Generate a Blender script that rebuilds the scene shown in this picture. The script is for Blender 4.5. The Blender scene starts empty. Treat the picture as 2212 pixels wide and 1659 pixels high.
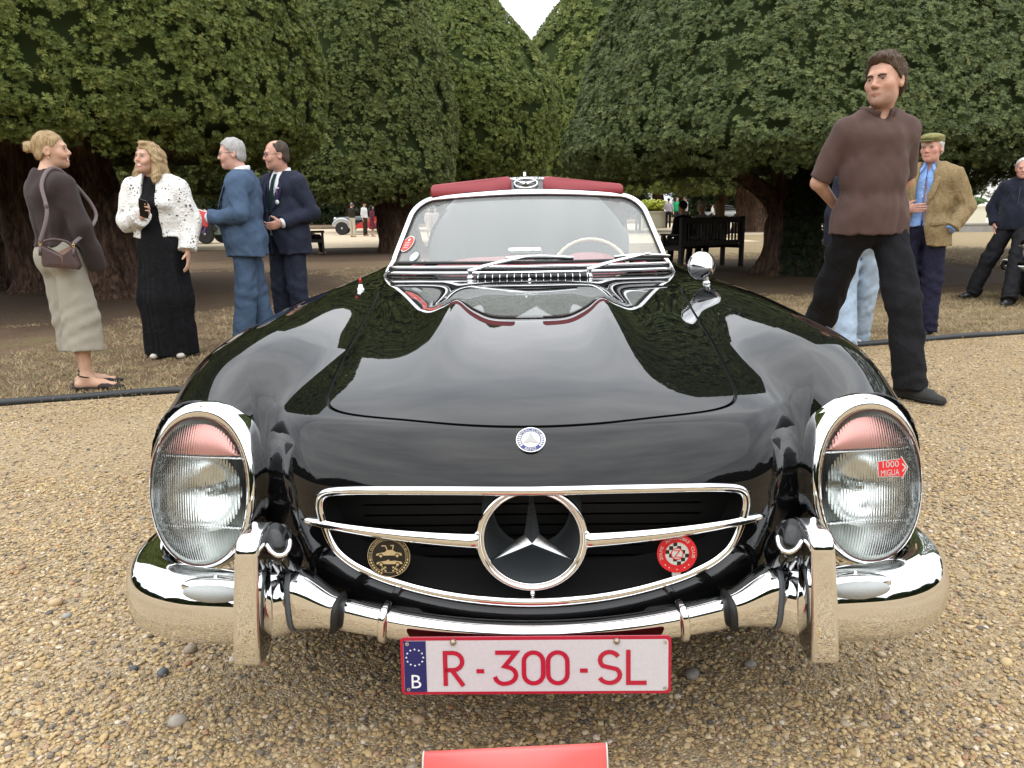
import bpy, bmesh, math, random
import numpy as np
from mathutils import Vector, Matrix, Euler
CAM = (0.0, -1.346, 1.13); PITCH = 12.6; YAW = 1.38; ROLL = 1.0; FPX = 1660.0   # lens measured on a 2212 px wide print of the photograph
# ---------------------------------------------------------------- numeric helpers
def npx_cam():
    p, y, r = math.radians(PITCH), math.radians(YAW), math.radians(ROLL)
    f = np.array([-math.sin(y)*math.cos(p), math.cos(y)*math.cos(p), -math.sin(p)])
    rt = np.array([math.cos(y), math.sin(y), 0.0]); up = np.cross(rt, f)
    # camera rolled clockwise by r: picture content turns counter-clockwise
    rt2 = rt*math.cos(r) - up*math.sin(r); up2 = up*math.cos(r) + rt*math.sin(r)
    return f, rt2, up2
def sm_min(a, b, k):
    h = np.clip(0.5 + 0.5*(b-a)/k, 0, 1)
    return b*(1-h) + a*h - k*h*(1-h)
def sm_max(a, b, k): return -sm_min(-a, -b, k)
def pchip(xs, ys):
    xs = np.asarray(xs, float); ys = np.asarray(ys, float); h = np.diff(xs); d = np.diff(ys)/h
    m = np.zeros_like(ys)
    for i in range(1, len(xs)-1):
        if d[i-1]*d[i] > 0:
            w1 = 2*h[i]+h[i-1]; w2 = h[i]+2*h[i-1]; m[i] = (w1+w2)/(w1/d[i-1]+w2/d[i])
    m[0] = d[0]; m[-1] = d[-1]
    def f(x):
        x = np.asarray(x, float); xc = np.clip(x, xs[0], xs[-1])
        i = np.clip(np.searchsorted(xs, xc)-1, 0, len(xs)-2)
        t = (xc-xs[i])/h[i]; t2 = t*t; t3 = t2*t
        return (2*t3-3*t2+1)*ys[i]+(t3-2*t2+t)*h[i]*m[i]+(-2*t3+3*t2)*ys[i+1]+(t3-t2)*h[i]*m[i+1]
    return f
def cspline(xs, ys):          # natural cubic, C2 smooth (for reflective panels), linear beyond the ends
    xs = np.asarray(xs, float); ys = np.asarray(ys, float); n = len(xs); h = np.diff(xs)
    A = np.zeros((n, n)); b = np.zeros(n); A[0, 0] = A[-1, -1] = 1
    for i in range(1, n-1):
        A[i, i-1] = h[i-1]; A[i, i] = 2*(h[i-1]+h[i]); A[i, i+1] = h[i]
        b[i] = 6*((ys[i+1]-ys[i])/h[i]-(ys[i]-ys[i-1])/h[i-1])
    M = np.linalg.solve(A, b)
    s0 = (ys[1]-ys[0])/h[0]-h[0]*(2*M[0]+M[1])/6; s1 = (ys[-1]-ys[-2])/h[-1]+h[-1]*(2*M[-1]+M[-2])/6
    def f(x):
        x = np.asarray(x, float); xc = np.clip(x, xs[0], xs[-1])
        i = np.clip(np.searchsorted(xs, xc)-1, 0, n-2); hh = h[i]; a = (xs[i+1]-xc)/hh; c = (xc-xs[i])/hh
        v = a*ys[i]+c*ys[i+1]+((a**3-a)*M[i]+(c**3-c)*M[i+1])*hh*hh/6
        return v + np.where(x < xs[0], (x-xs[0])*s0, 0) + np.where(x > xs[-1], (x-xs[-1])*s1, 0)
    return f
def surface_nets(D, ax, ay, az):
    """vertices (n,3) and quads of the zero surface of D sampled on the (uneven) grid ax x ay x az; D<0 inside"""
    ins = D < 0
    nx, ny, nz = D.shape
    c = np.zeros((nx-1, ny-1, nz-1), np.int8)
    for i in (0, 1):
        for j in (0, 1):
            for k in (0, 1): c += ins[i:nx-1+i, j:ny-1+j, k:nz-1+k]
    act = (c > 0) & (c < 8)
    I, J, K = np.nonzero(act)
    idx = -np.ones(act.shape, np.int64); idx[I, J, K] = np.arange(len(I))
    P = np.zeros((len(I), 3)); W = np.zeros(len(I))
    corners = [(i, j, k) for i in (0, 1) for j in (0, 1) for k in (0, 1)]
    vals = {q: D[I+q[0], J+q[1], K+q[2]] for q in corners}
    for q in corners:
        for a in range(3):
            if q[a]: continue
            q2 = list(q); q2[a] = 1; q2 = tuple(q2)
            va, vb = vals[q], vals[q2]; m = (va < 0) != (vb < 0)
            t = np.where(m, va/np.where(m, va-vb, 1), 0)
            off = np.array(q, float)
            for b in range(3):
                P[:, b] += np.where(m, off[b] + (t if b == a else 0), 0)
            W += m
    P /= W[:, None]
    def tow(axv, i, f): return axv[i]*(1-f)+axv[i+1]*f
    V = np.stack([tow(ax, I, P[:, 0]), tow(ay, J, P[:, 1]), tow(az, K, P[:, 2])], 1)
    Q = []
    for a in range(3):
        sl0 = [slice(None)]*3; sl1 = [slice(None)]*3
        sl0[a] = slice(0, -1); sl1[a] = slice(1, None)
        e0, e1 = ins[tuple(sl0)], ins[tuple(sl1)]
        b, c2 = (a+1) % 3, (a+2) % 3
        inner = [slice(None)]*3; inner[b] = slice(1, -1); inner[c2] = slice(1, -1)
        for s in (0, 1):
            m = (e0 & ~e1) if s == 0 else (~e0 & e1)
            mm = np.zeros_like(m); mm[tuple(inner)] = m[tuple(inner)]
            L = list(np.nonzero(mm))
            def at(db, dc):
                q = [l.copy() for l in L]; q[b] -= db; q[c2] -= dc
                return idx[q[0], q[1], q[2]]
            q4 = np.stack([at(1, 1), at(0, 1), at(0, 0), at(1, 0)], 1)
            Q.append(q4 if s == 0 else q4[:, ::-1])
    Q = np.concatenate(Q); Q = Q[(Q >= 0).all(1)]
    return V, Q
def clip_tris(V, T, S, attrs=()):
    """keep the part of the triangles where S<=0; new vertices are interpolated on the edges"""
    V = np.asarray(V); s = S[T]; neg = s <= 0; cnt = neg.sum(1)
    keep = T[cnt == 3]
    out = [keep]; newV = []; cache = {}; n0 = len(V)
    wts = []
    def cut(a, b):
        key = (a, b) if a < b else (b, a)
        if key in cache: return cache[key]
        t = S[key[0]]/(S[key[0]]-S[key[1]]); i = n0+len(wts)
        wts.append((key[0], key[1], t)); cache[key] = i
        return i
    extra = []
    for t in T[(cnt == 1) | (cnt == 2)]:
        n = [S[q] <= 0 for q in t]
        if sum(n) == 1:
            i = n.index(True); a, b, c = t[i], t[(i+1) % 3], t[(i+2) % 3]
            extra.append((a, cut(a, b), cut(a, c)))
        else:
            i = n.index(False); a, b, c = t[i], t[(i+1) % 3], t[(i+2) % 3]
            ab, ac = cut(a, b), cut(a, c)
            extra.append((ab, b, c)); extra.append((ab, c, ac))
    T2 = np.concatenate([keep, np.array(extra, int).reshape(-1, 3)])
    if wts:
        i0 = np.array([w[0] for w in wts]); i1 = np.array([w[1] for w in wts]); tt = np.array([w[2] for w in wts])
        ext = lambda A: np.concatenate([A, A[i0]+(A[i1]-A[i0])*(tt[:, None] if A.ndim > 1 else tt)])
    else: ext = lambda A: A
    V2 = ext(V); at2 = [ext(np.asarray(a)) for a in attrs]
    used = np.unique(T2); mp = -np.ones(len(V2), int); mp[used] = np.arange(len(used))
    return V2[used], mp[T2], [a[used] for a in at2]
def poly_sd(px, py, poly):
    """signed distance to a closed polygon, negative inside"""
    poly = np.asarray(poly, float); px = np.asarray(px); py = np.asarray(py)
    d = np.full(px.shape, 1e9); ins = np.zeros(px.shape, bool); n = len(poly)
    for i in range(n):
        a, b = poly[i], poly[(i+1) % n]; e = b-a; wx, wy = px-a[0], py-a[1]
        t = np.clip((wx*e[0]+wy*e[1])/max(1e-12, e@e), 0, 1)
        d = np.minimum(d, (wx-e[0]*t)**2+(wy-e[1]*t)**2)
        c = ((a[1] <= py) & (b[1] > py)) | ((b[1] <= py) & (a[1] > py))
        if abs(e[1]) > 1e-12: ins ^= c & (px < a[0]+(py-a[1])*e[0]/e[1])
    d = np.sqrt(d); return np.where(ins, -d, d)
def smooth_closed(pts, per=12):
    """closed Catmull-Rom through the points"""
    P = np.asarray(pts, float); n = len(P); out = []
    for i in range(n):
        p0, p1, p2, p3 = P[i-1], P[i], P[(i+1) % n], P[(i+2) % n]
        for k in range(per):
            t = k/per
            out.append(0.5*((2*p1)+(-p0+p2)*t+(2*p0-5*p1+4*p2-p3)*t*t+(-p0+3*p1-3*p2+p3)*t**3))
    return np.array(out)
def smooth_open(pts, per=10):
    P = np.asarray(pts, float); n = len(P); out = []
    for i in range(n-1):
        p0, p1, p2, p3 = P[max(i-1, 0)], P[i], P[i+1], P[min(i+2, n-1)]
        for k in range(per):
            t = k/per
            out.append(0.5*((2*p1)+(-p0+p2)*t+(2*p0-5*p1+4*p2-p3)*t*t+(-p0+3*p1-3*p2+p3)*t**3))
    out.append(P[-1]); return np.array(out)
# ---------------------------------------------------------------- camera, sky, sun, exposure
scene = bpy.context.scene
COL = scene.collection
rng = random.Random(7); NR = np.random.default_rng(11)
def _camera():
    f, r, u = (Vector(v) for v in npx_cam())
    cd = bpy.data.cameras.new('camera'); cd.sensor_width = 36.0; cd.lens = 36.0*FPX/2212.0
    cd.clip_start = .05; cd.clip_end = 2000
    co = bpy.data.objects.new('camera', cd); COL.objects.link(co)
    m = Matrix((r, u, -f)).transposed().to_4x4(); m.translation = Vector(CAM); co.matrix_world = m
    scene.camera = co
_camera()
SUN_EL, SUN_AZ = math.radians(58), math.radians(195)
world = bpy.data.worlds.new('World'); scene.world = world; world.use_nodes = True
def _world():
    nt = world.node_tree; nt.nodes.clear()
    N, L = nt.nodes.new, nt.links.new
    out = N('ShaderNodeOutputWorld'); bg = N('ShaderNodeBackground'); bg.inputs['Strength'].default_value = .1
    sky = N('ShaderNodeTexSky'); sky.sky_type = 'NISHITA'; sky.sun_disc = False
    sky.sun_elevation = SUN_EL; sky.sun_rotation = SUN_AZ; sky.air_density = 1.0; sky.dust_density = 2.0
    tc = N('ShaderNodeTexCoord'); mp = N('ShaderNodeMapping'); mp.inputs['Scale'].default_value = (1, 1, 2.6)
    no = N('ShaderNodeTexNoise'); no.inputs['Scale'].default_value = 2.4; no.inputs['Detail'].default_value = 6; no.inputs['Roughness'].default_value = .55
    cr = N('ShaderNodeValToRGB'); e = cr.color_ramp.elements
    e[0].position = .32; e[0].color = (5.8, 6.15, 6.6, 1); e[1].position = .68; e[1].color = (10.6, 10.7, 10.8, 1)
    mx = N('ShaderNodeMix'); mx.data_type = 'RGBA'; mx.inputs['Factor'].default_value = .93
    L(tc.outputs['Generated'], mp.inputs['Vector']); L(mp.outputs['Vector'], no.inputs['Vector']); L(no.outputs['Fac'], cr.inputs['Fac'])
    L(sky.outputs['Color'], mx.inputs['A']); L(cr.outputs['Color'], mx.inputs['B'])
    # an overcast sky is brighter overhead than at the horizon
    sx = N('ShaderNodeSeparateXYZ'); ma = N('ShaderNodeMath'); ma.operation = 'MULTIPLY_ADD'; ma.inputs[1].default_value = .55; ma.inputs[2].default_value = .70
    vm = N('ShaderNodeVectorMath'); vm.operation = 'SCALE'; cl = N('ShaderNodeMath'); cl.operation = 'MAXIMUM'; cl.inputs[1].default_value = 0.0
    L(tc.outputs['Generated'], sx.inputs[0]); L(sx.outputs['Z'], cl.inputs[0]); L(cl.outputs[0], ma.inputs[0]); L(ma.outputs[0], vm.inputs['Scale']); L(mx.outputs['Result'], vm.inputs[0])
    L(vm.outputs[0], bg.inputs['Color']); L(bg.outputs['Background'], out.inputs['Surface'])
_world()
def _sun():
    sd = bpy.data.lights.new('sun', 'SUN'); sd.energy = .55; sd.angle = math.radians(125); sd.color = (1, .96, .9)
    so = bpy.data.objects.new('sun', sd); COL.objects.link(so); so.location = (0, 0, 30)
    d = Vector((math.sin(SUN_AZ)*math.cos(SUN_EL), math.cos(SUN_AZ)*math.cos(SUN_EL), math.sin(SUN_EL)))   # towards the sun
    so.rotation_euler = d.to_track_quat('Z', 'Y').to_euler()
_sun()
scene.view_settings.view_transform = 'Standard'; scene.view_settings.look = 'None'
scene.view_settings.exposure = 1.34; scene.view_settings.gamma = 1.0; scene.view_settings.use_curve_mapping = False
scene.render.engine = 'CYCLES'
scene.cycles.max_bounces = 10; scene.cycles.glossy_bounces = 6; scene.cycles.transmission_bounces = 10; scene.cycles.transparent_max_bounces = 12
scene.cycles.caustics_reflective = False; scene.cycles.caustics_refractive = False
scene.cycles.use_denoising = True
# ---------------------------------------------------------------- building helpers
def empty(name, loc=(0, 0, 0), rz=0.0):
    o = bpy.data.objects.new(name, None); COL.objects.link(o); o.location = loc; o.rotation_euler = (0, 0, rz); o.empty_display_size = .2
    return o
def tag(o, label=None, cat=None, group=None, kind=None):
    if label: o['label'] = label
    if cat: o['category'] = cat
    if group: o['group'] = group
    if kind: o['kind'] = kind
    return o
def root_loc(p):
    while p.parent: p = p.parent
    return np.array(p.location)
def mesh(name, V, F, mats=None, smooth=True, normals=None, col=None, midx=None, uv=None):
    me = bpy.data.meshes.new(name)
    V = np.asarray(V, np.float32)
    if isinstance(F, np.ndarray):
        n, k = F.shape
        me.vertices.add(len(V)); me.vertices.foreach_set('co', V.ravel())
        me.loops.add(n*k); me.loops.foreach_set('vertex_index', F.astype(np.int32).ravel())
        me.polygons.add(n); me.polygons.foreach_set('loop_start', np.arange(0, n*k, k, dtype=np.int32))
        me.update(calc_edges=True); me.validate()
    else:
        me.from_pydata([tuple(map(float, v)) for v in V], [], [tuple(f) for f in F]); me.update()
    for m in (mats if isinstance(mats, (list, tuple)) else [mats]):
        if m: me.materials.append(m)
    if smooth: me.polygons.foreach_set('use_smooth', np.ones(len(me.polygons), bool))
    if midx is not None: me.polygons.foreach_set('material_index', np.asarray(midx, np.int32))
    if col is not None:
        ca = me.color_attributes.new('Col', 'FLOAT_COLOR', 'POINT')
        c4 = np.ones((len(V), 4), np.float32); c4[:, :3] = col; ca.data.foreach_set('color', c4.ravel())
    if normals is not None: me.normals_split_custom_set_from_vertices([tuple(n) for n in normals.tolist()])
    me.update()
    return me
def obj(name, V, F, mats, parent=None, **kw):
    """V in world coordinates; stored relative to the root of the parent"""
    V = np.asarray(V, float)
    if parent is not None: V = V - root_loc(parent)
    o = bpy.data.objects.new(name, mesh(name, V, F, mats, **kw)); COL.objects.link(o)
    if parent is not None: o.parent = parent
    return o
class MB:
    """collects simple closed shapes into one mesh"""
    def __init__(s): s.V = []; s.F = []; s.M = []; s.n = 0
    def add(s, V, F, m=0):
        V = np.asarray(V, float); s.V.append(V); s.F += [tuple(int(i)+s.n for i in f) for f in F]; s.M += [m]*len(F); s.n += len(V); return s
    def box(s, lo, hi, m=0, R=None, c=None, bev=0):
        lo = np.array(lo, float); hi = np.array(hi, float)
        if bev:
            return s.rbox(lo, hi, bev, m, R, c)
        V = np.array([[x, y, z] for x in (lo[0], hi[0]) for y in (lo[1], hi[1]) for z in (lo[2], hi[2])])
        if R is not None: V = (V-np.array(c))@np.array(R).T+np.array(c)
        return s.add(V, [(0, 1, 3, 2), (4, 6, 7, 5), (0, 4, 5, 1), (2, 3, 7, 6), (0, 2, 6, 4), (1, 5, 7, 3)], m)
    def rbox(s, lo, hi, b, m=0, R=None, c=None):
        bm = bmesh.new(); bmesh.ops.create_cube(bm, size=1)
        for v in bm.verts: v.co = Vector([(lo[i]+hi[i])/2+v.co[i]*(hi[i]-lo[i]) for i in range(3)])
        bmesh.ops.bevel(bm, geom=bm.edges[:], offset=b, segments=2, affect='EDGES', profile=.5)
        V = np.array([v.co[:] for v in bm.verts]); F = [[v.index for v in f.verts] for f in bm.faces]; bm.free()
        if R is not None: V = (V-np.array(c))@np.array(R).T+np.array(c)
        return s.add(V, F, m)
    def tube(s, P, r, n=10, m=0, closed=False, caps=True, prof=None, up=None):
        V, F = sweep(P, r, n, closed, caps, prof, up); return s.add(V, F, m)
    def lathe(s, prof, c, ax, n=24, m=0, caps=True):
        V, F = lathe(prof, c, ax, n, caps); return s.add(V, F, m)
    def ball(s, c, r, m=0, nu=12, nv=8, R=None):
        r = np.ones(3)*np.asarray(r, float); V = []; F = []
        for j in range(1, nv):
            t = math.pi*j/nv
            for i in range(nu): V.append((math.sin(t)*math.cos(2*math.pi*i/nu), math.sin(t)*math.sin(2*math.pi*i/nu), math.cos(t)))
        V += [(0, 0, 1), (0, 0, -1)]; a = len(V)-2
        for j in range(nv-2):
            for i in range(nu): F.append((j*nu+i, (j+1)*nu+i, (j+1)*nu+(i+1) % nu, j*nu+(i+1) % nu))
        for i in range(nu):
            F.append((a, i, (i+1) % nu)); F.append((a+1, (nv-2)*nu+(i+1) % nu, (nv-2)*nu+i))
        V = np.array(V)*r
        if R is not None: V = V@np.array(R).T
        return s.add(V+np.array(c), F, m)
    def build(s, name, mats, parent=None, **kw):
        V = np.concatenate(s.V); return obj(name, V, s.F, mats, parent, midx=s.M, **kw)
def sweep(P, r, n=10, closed=False, caps=True, prof=None, up=None):
    """tube along P; r radius, list of radii or of (a,b); prof: unit closed section (k,2)"""
    P = np.asarray(P, float); m = len(P)
    if closed: T = np.roll(P, -1, 0)-np.roll(P, 1, 0)
    else:
        T = np.gradient(P, axis=0)
    T /= np.linalg.norm(T, axis=1)[:, None]+1e-12
    rr = np.asarray(r, float)
    if rr.ndim == 0: rr = np.full((m, 2), float(rr))
    elif rr.ndim == 1 and len(rr) == 2 and m != 2: rr = np.tile(rr, (m, 1))
    elif rr.ndim == 1: rr = np.stack([rr, rr], 1)
    if prof is None:
        a = np.arange(n)*2*math.pi/n; prof = np.stack([np.cos(a), np.sin(a)], 1)
    prof = np.asarray(prof); n = len(prof)
    A = np.zeros((m, 3)); B = np.zeros((m, 3))
    if up is not None:
        up = np.asarray(up, float); up = np.tile(up, (m, 1)) if up.ndim == 1 else up
        for i in range(m):
            a = np.cross(T[i], up[i]); a /= np.linalg.norm(a)+1e-12; A[i] = a; B[i] = np.cross(a, T[i])
    else:
        a = np.cross(T[0], (0, 0, 1.));
        if np.linalg.norm(a) < 1e-3: a = np.cross(T[0], (0, 1., 0))
        a /= np.linalg.norm(a)
        for i in range(m):
            a = a-T[i]*(a@T[i]); a /= np.linalg.norm(a)+1e-12; A[i] = a; B[i] = np.cross(a, T[i])
    V = (P[:, None, :] + A[:, None, :]*(prof[None, :, :1]*rr[:, None, :1]) + B[:, None, :]*(prof[None, :, 1:]*rr[:, None, 1:])).reshape(-1, 3)
    F = []
    for i in range(m if closed else m-1):
        j = (i+1) % m
        for k in range(n): F.append((i*n+k, i*n+(k+1) % n, j*n+(k+1) % n, j*n+k))
    if caps and not closed:
        F.append(tuple(range(n))[::-1]); F.append(tuple((m-1)*n+k for k in range(n)))
    return V, F
def lathe(prof, c, ax, n=24, caps=True):
    """prof: (radius, along axis) pairs"""
    ax = np.asarray(ax, float); ax = ax/np.linalg.norm(ax); a = np.cross(ax, (0, 0, 1.))
    if np.linalg.norm(a) < 1e-3: a = np.cross(ax, (0, 1., 0))
    a /= np.linalg.norm(a); b = np.cross(ax, a); c = np.asarray(c, float); V = []; F = []
    for r, h in prof:
        for k in range(n):
            t = 2*math.pi*k/n; V.append(c+ax*h+(a*math.cos(t)+b*math.sin(t))*r)
    for i in range(len(prof)-1):
        for k in range(n): F.append((i*n+k, (i+1)*n+k, (i+1)*n+(k+1) % n, i*n+(k+1) % n))
    if caps:
        F.append(tuple(range(n))); F.append(tuple((len(prof)-1)*n+k for k in range(n))[::-1])
    return np.array(V), F
def rotm(axis, deg): return np.array(Matrix.Rotation(math.radians(deg), 3, Vector(axis)))
def copy_thing(root, loc, rz=0.0, label=None, group=None, scale=None):
    def cp(o, par):
        c = o.copy(); COL.objects.link(c)
        if par is not None: c.parent = par
        for ch in o.children: cp(ch, c)
        return c
    r = cp(root, None); r.location = loc; r.rotation_euler = (0, 0, rz)
    if scale: r.scale = (scale,)*3
    if label: r['label'] = label
    if group: r['group'] = group
    return r
# ---------------------------------------------------------------- materials
MATS = {}
class NT:
    def __init__(s, m): s.nt = m.node_tree; s.b = s.nt.nodes['Principled BSDF']
    def n(s, t, **kw):
        q = s.nt.nodes.new('ShaderNode'+t)
        for k, v in kw.items():
            if k.startswith('i_'): q.inputs[k[2:].replace('_', ' ')].default_value = v
            else: setattr(q, k, v)
        return q
    def l(s, a, b): s.nt.links.new(a, b)
    def coord(s, scale=1.0, kind='Object'):
        tc = s.n('TexCoord'); mp = s.n('Mapping'); sc = scale if isinstance(scale, (tuple, list)) else (scale,)*3
        mp.inputs['Scale'].default_value = sc; s.l(tc.outputs[kind], mp.inputs['Vector']); return mp.outputs['Vector']
    def noise(s, scale, detail=4, rough=.55, vec=None, dist=0):
        q = s.n('TexNoise'); q.inputs['Scale'].default_value = scale; q.inputs['Detail'].default_value = detail
        q.inputs['Roughness'].default_value = rough; q.inputs['Distortion'].default_value = dist
        s.l(vec if vec is not None else s.coord(), q.inputs['Vector']); return q.outputs['Fac']
    def ramp(s, fac, stops):
        q = s.n('ValToRGB'); e = q.color_ramp.elements
        while len(e) < len(stops): e.new(.5)
        for el, (p, c) in zip(e, stops): el.position = p; el.color = (*c, 1) if len(c) == 3 else c
        s.l(fac, q.inputs['Fac']); return q.outputs['Color']
    def mix(s, fac, a, b, mode='MIX'):
        q = s.n('Mix', data_type='RGBA', blend_type=mode)
        for sock, v in (('Factor', fac), ('A', a), ('B', b)):
            i = q.inputs[sock] if sock == 'Factor' else [x for x in q.inputs if x.name == sock and x.type == 'RGBA'][0]
            if hasattr(v, 'links'): s.l(v, i)
            else: i.default_value = v if not isinstance(v, tuple) else (*v, 1)[:4]
        return [o for o in q.outputs if o.type == 'RGBA'][0]
    def math(s, op, a, b=0.0):
        q = s.n('Math', operation=op)
        for k, v in enumerate((a, b)):
            if hasattr(v, 'links'): s.l(v, q.inputs[k])
            else: q.inputs[k].default_value = v
        return q.outputs[0]
    def bump(s, h, strength=.3, dist=.01):
        q = s.n('Bump'); q.inputs['Strength'].default_value = strength; q.inputs['Distance'].default_value = dist
        s.l(h, q.inputs['Height']); s.l(q.outputs['Normal'], s.b.inputs['Normal']); return q
    def base(s, c): s.l(c, s.b.inputs['Base Color'])
def mat(name, base=(.5, .5, .5), rough=.5, metal=0.0, coat=0.0, spec=.5, trans=0.0, ior=1.5, var=0.0, vscale=20.0, bump=0.0, bscale=200.0, bdist=.002, sheen=0.0):
    if name in MATS: return MATS[name]
    m = bpy.data.materials.new(name); m.use_nodes = True; t = NT(m); b = t.b
    b.inputs['Base Color'].default_value = (*base, 1); b.inputs['Roughness'].default_value = rough; b.inputs['Metallic'].default_value = metal
    b.inputs['Coat Weight'].default_value = coat; b.inputs['Coat Roughness'].default_value = .02; b.inputs['Specular IOR Level'].default_value = spec
    b.inputs['Transmission Weight'].default_value = trans; b.inputs['IOR'].default_value = ior; b.inputs['Sheen Weight'].default_value = sheen
    if var:
        f = t.noise(vscale, 5, .6)
        t.base(t.ramp(f, [(.25, tuple(c*(1-var) for c in base)), (.75, tuple(min(1, c*(1+var)) for c in base))]))
    if bump: t.bump(t.noise(bscale, 3, .6), bump, bdist)
    MATS[name] = m; return m
# ---------------------------------------------------------------- lettering (flat meshes from the built-in font, made once)
TXT = {}
def _texts(strings):
    objs = []
    for s in strings:
        cu = bpy.data.curves.new('t', 'FONT'); cu.body = s; cu.size = 1; cu.align_x = 'CENTER'; cu.resolution_u = 3
        o = bpy.data.objects.new('t', cu); COL.objects.link(o); objs.append(o)
    dg = bpy.context.evaluated_depsgraph_get(); dg.update()
    for s, o in zip(strings, objs):
        me = bpy.data.meshes.new_from_object(o.evaluated_get(dg))
        V = np.array([v.co[:2] for v in me.vertices]).reshape(-1, 2); F = [tuple(p.vertices) for p in me.polygons]
        TXT[s] = (V, F); cu = o.data; bpy.data.objects.remove(o); bpy.data.curves.remove(cu); bpy.data.meshes.remove(me)
_texts(['MERCEDES', 'BENZ', 'ZOUTE', 'AUTOMOBILE', 'CLUB', '1000', 'MIGLIA', 'Z', '300 SL GULLWING-ROADSTER CLUB BELGIUM', 'Mercedes-Benz', 'B', '300 SL'])
class Plane:
    """local frame for flat marks: origin, right, up; normal = right x up"""
    def __init__(s, o, r, u):
        s.o = np.array(o, float); s.r = np.array(r, float)/np.linalg.norm(r); u = np.array(u, float); u = u-s.r*(u@s.r); s.u = u/np.linalg.norm(u); s.n = np.cross(s.r, s.u)
    def __call__(s, x, y, h=0): return s.o+np.multiply.outer(np.asarray(x, float), s.r)+np.multiply.outer(np.asarray(y, float), s.u)+s.n*h
def put_text(mb, P, text, size, x=0, y=0, h=.001, m=0, width=None):
    V, F = TXT[text]; W = V*size
    if width: W[:, 0] *= width/(np.ptp(W[:, 0]))
    mb.add(P(W[:, 0]+x, W[:, 1]+y)+P.n*h, F, m)
def put_arc(mb, P, text, size, R, mid, span, h=.001, m=0, bottom=False):
    """text along a circle of radius R round the plane's origin; mid angle in degrees, reading outwards (or upright along the bottom)"""
    V, F = TXT[text]; w = np.ptp(V[:, 0]); c = (V[:, 0].max()+V[:, 0].min())/2
    t = (V[:, 0]-c)/w*math.radians(span); a = math.radians(mid)+(t if bottom else -t)
    r = R-V[:, 1]*size if bottom else R+V[:, 1]*size
    mb.add(P(r*np.cos(a), r*np.sin(a))+P.n*h, F, m)
def put_poly(mb, P, pts, h, m=0):
    pts = np.asarray(pts, float); mb.add(P(pts[:, 0], pts[:, 1])+P.n*h, [tuple(range(len(pts)))], m)
def put_ring(mb, P, r0, r1, h, m=0, n=40, sx=1, sy=1, x=0, y=0):
    a = np.arange(n)*2*math.pi/n; c, s = np.cos(a)*sx, np.sin(a)*sy
    V = np.concatenate([P(x+r0*c, y+r0*s), P(x+r1*c, y+r1*s)])+P.n*h
    mb.add(V, [(i, n+i, n+(i+1) % n, (i+1) % n) for i in range(n)], m)
def put_disc(mb, P, r, h, m=0, n=40, x=0, y=0, sx=1, sy=1, th=0.0):
    a = np.arange(n)*2*math.pi/n; V = P(x+r*np.cos(a)*sx, y+r*np.sin(a)*sy)
    if th:
        V2 = np.concatenate([V+P.n*(h-th), V+P.n*h]); mb.add(V2, [tuple(range(n, 2*n))]+[(i, (i+1) % n, n+(i+1) % n, n+i) for i in range(n)], m)
    else: mb.add(V+P.n*h, [tuple(range(n))], m)
def stroke(mb, P, pts, w, h=.001, m=0):
    """flat line of width w along the points (mitred, square ends)"""
    pts = np.asarray(pts, float); pts = pts[np.concatenate([[True], np.abs(np.diff(pts, axis=0)).sum(1) > 1e-5])]; closed = np.allclose(pts[0], pts[-1])
    if closed: pts = pts[:-1]
    n = len(pts); L = []; R = []
    for i in range(n):
        a = pts[i]-pts[i-1] if (i > 0 or closed) else pts[1]-pts[0]
        b = pts[(i+1) % n]-pts[i] if (i < n-1 or closed) else a
        a = a/np.linalg.norm(a); b = b/np.linalg.norm(b)
        na = np.array([-a[1], a[0]]); nb = np.array([-b[1], b[0]]); q = na+nb; q = q/max(.35, q@q)*2
        L.append(pts[i]+q*w/2); R.append(pts[i]-q*w/2)
    L = np.array(L); R = np.array(R); V = np.concatenate([P(L[:, 0], L[:, 1]), P(R[:, 0], R[:, 1])])+P.n*h
    k = n if closed else n-1
    mb.add(V, [(i, n+i, n+(i+1) % n, (i+1) % n) for i in range(k)], m)
def arc(cx, cy, rx, ry, a0, a1, n=8):
    t = np.radians(np.linspace(a0, a1, n)); return [(cx+rx*math.cos(q), cy+ry*math.sin(q)) for q in t]
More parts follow.
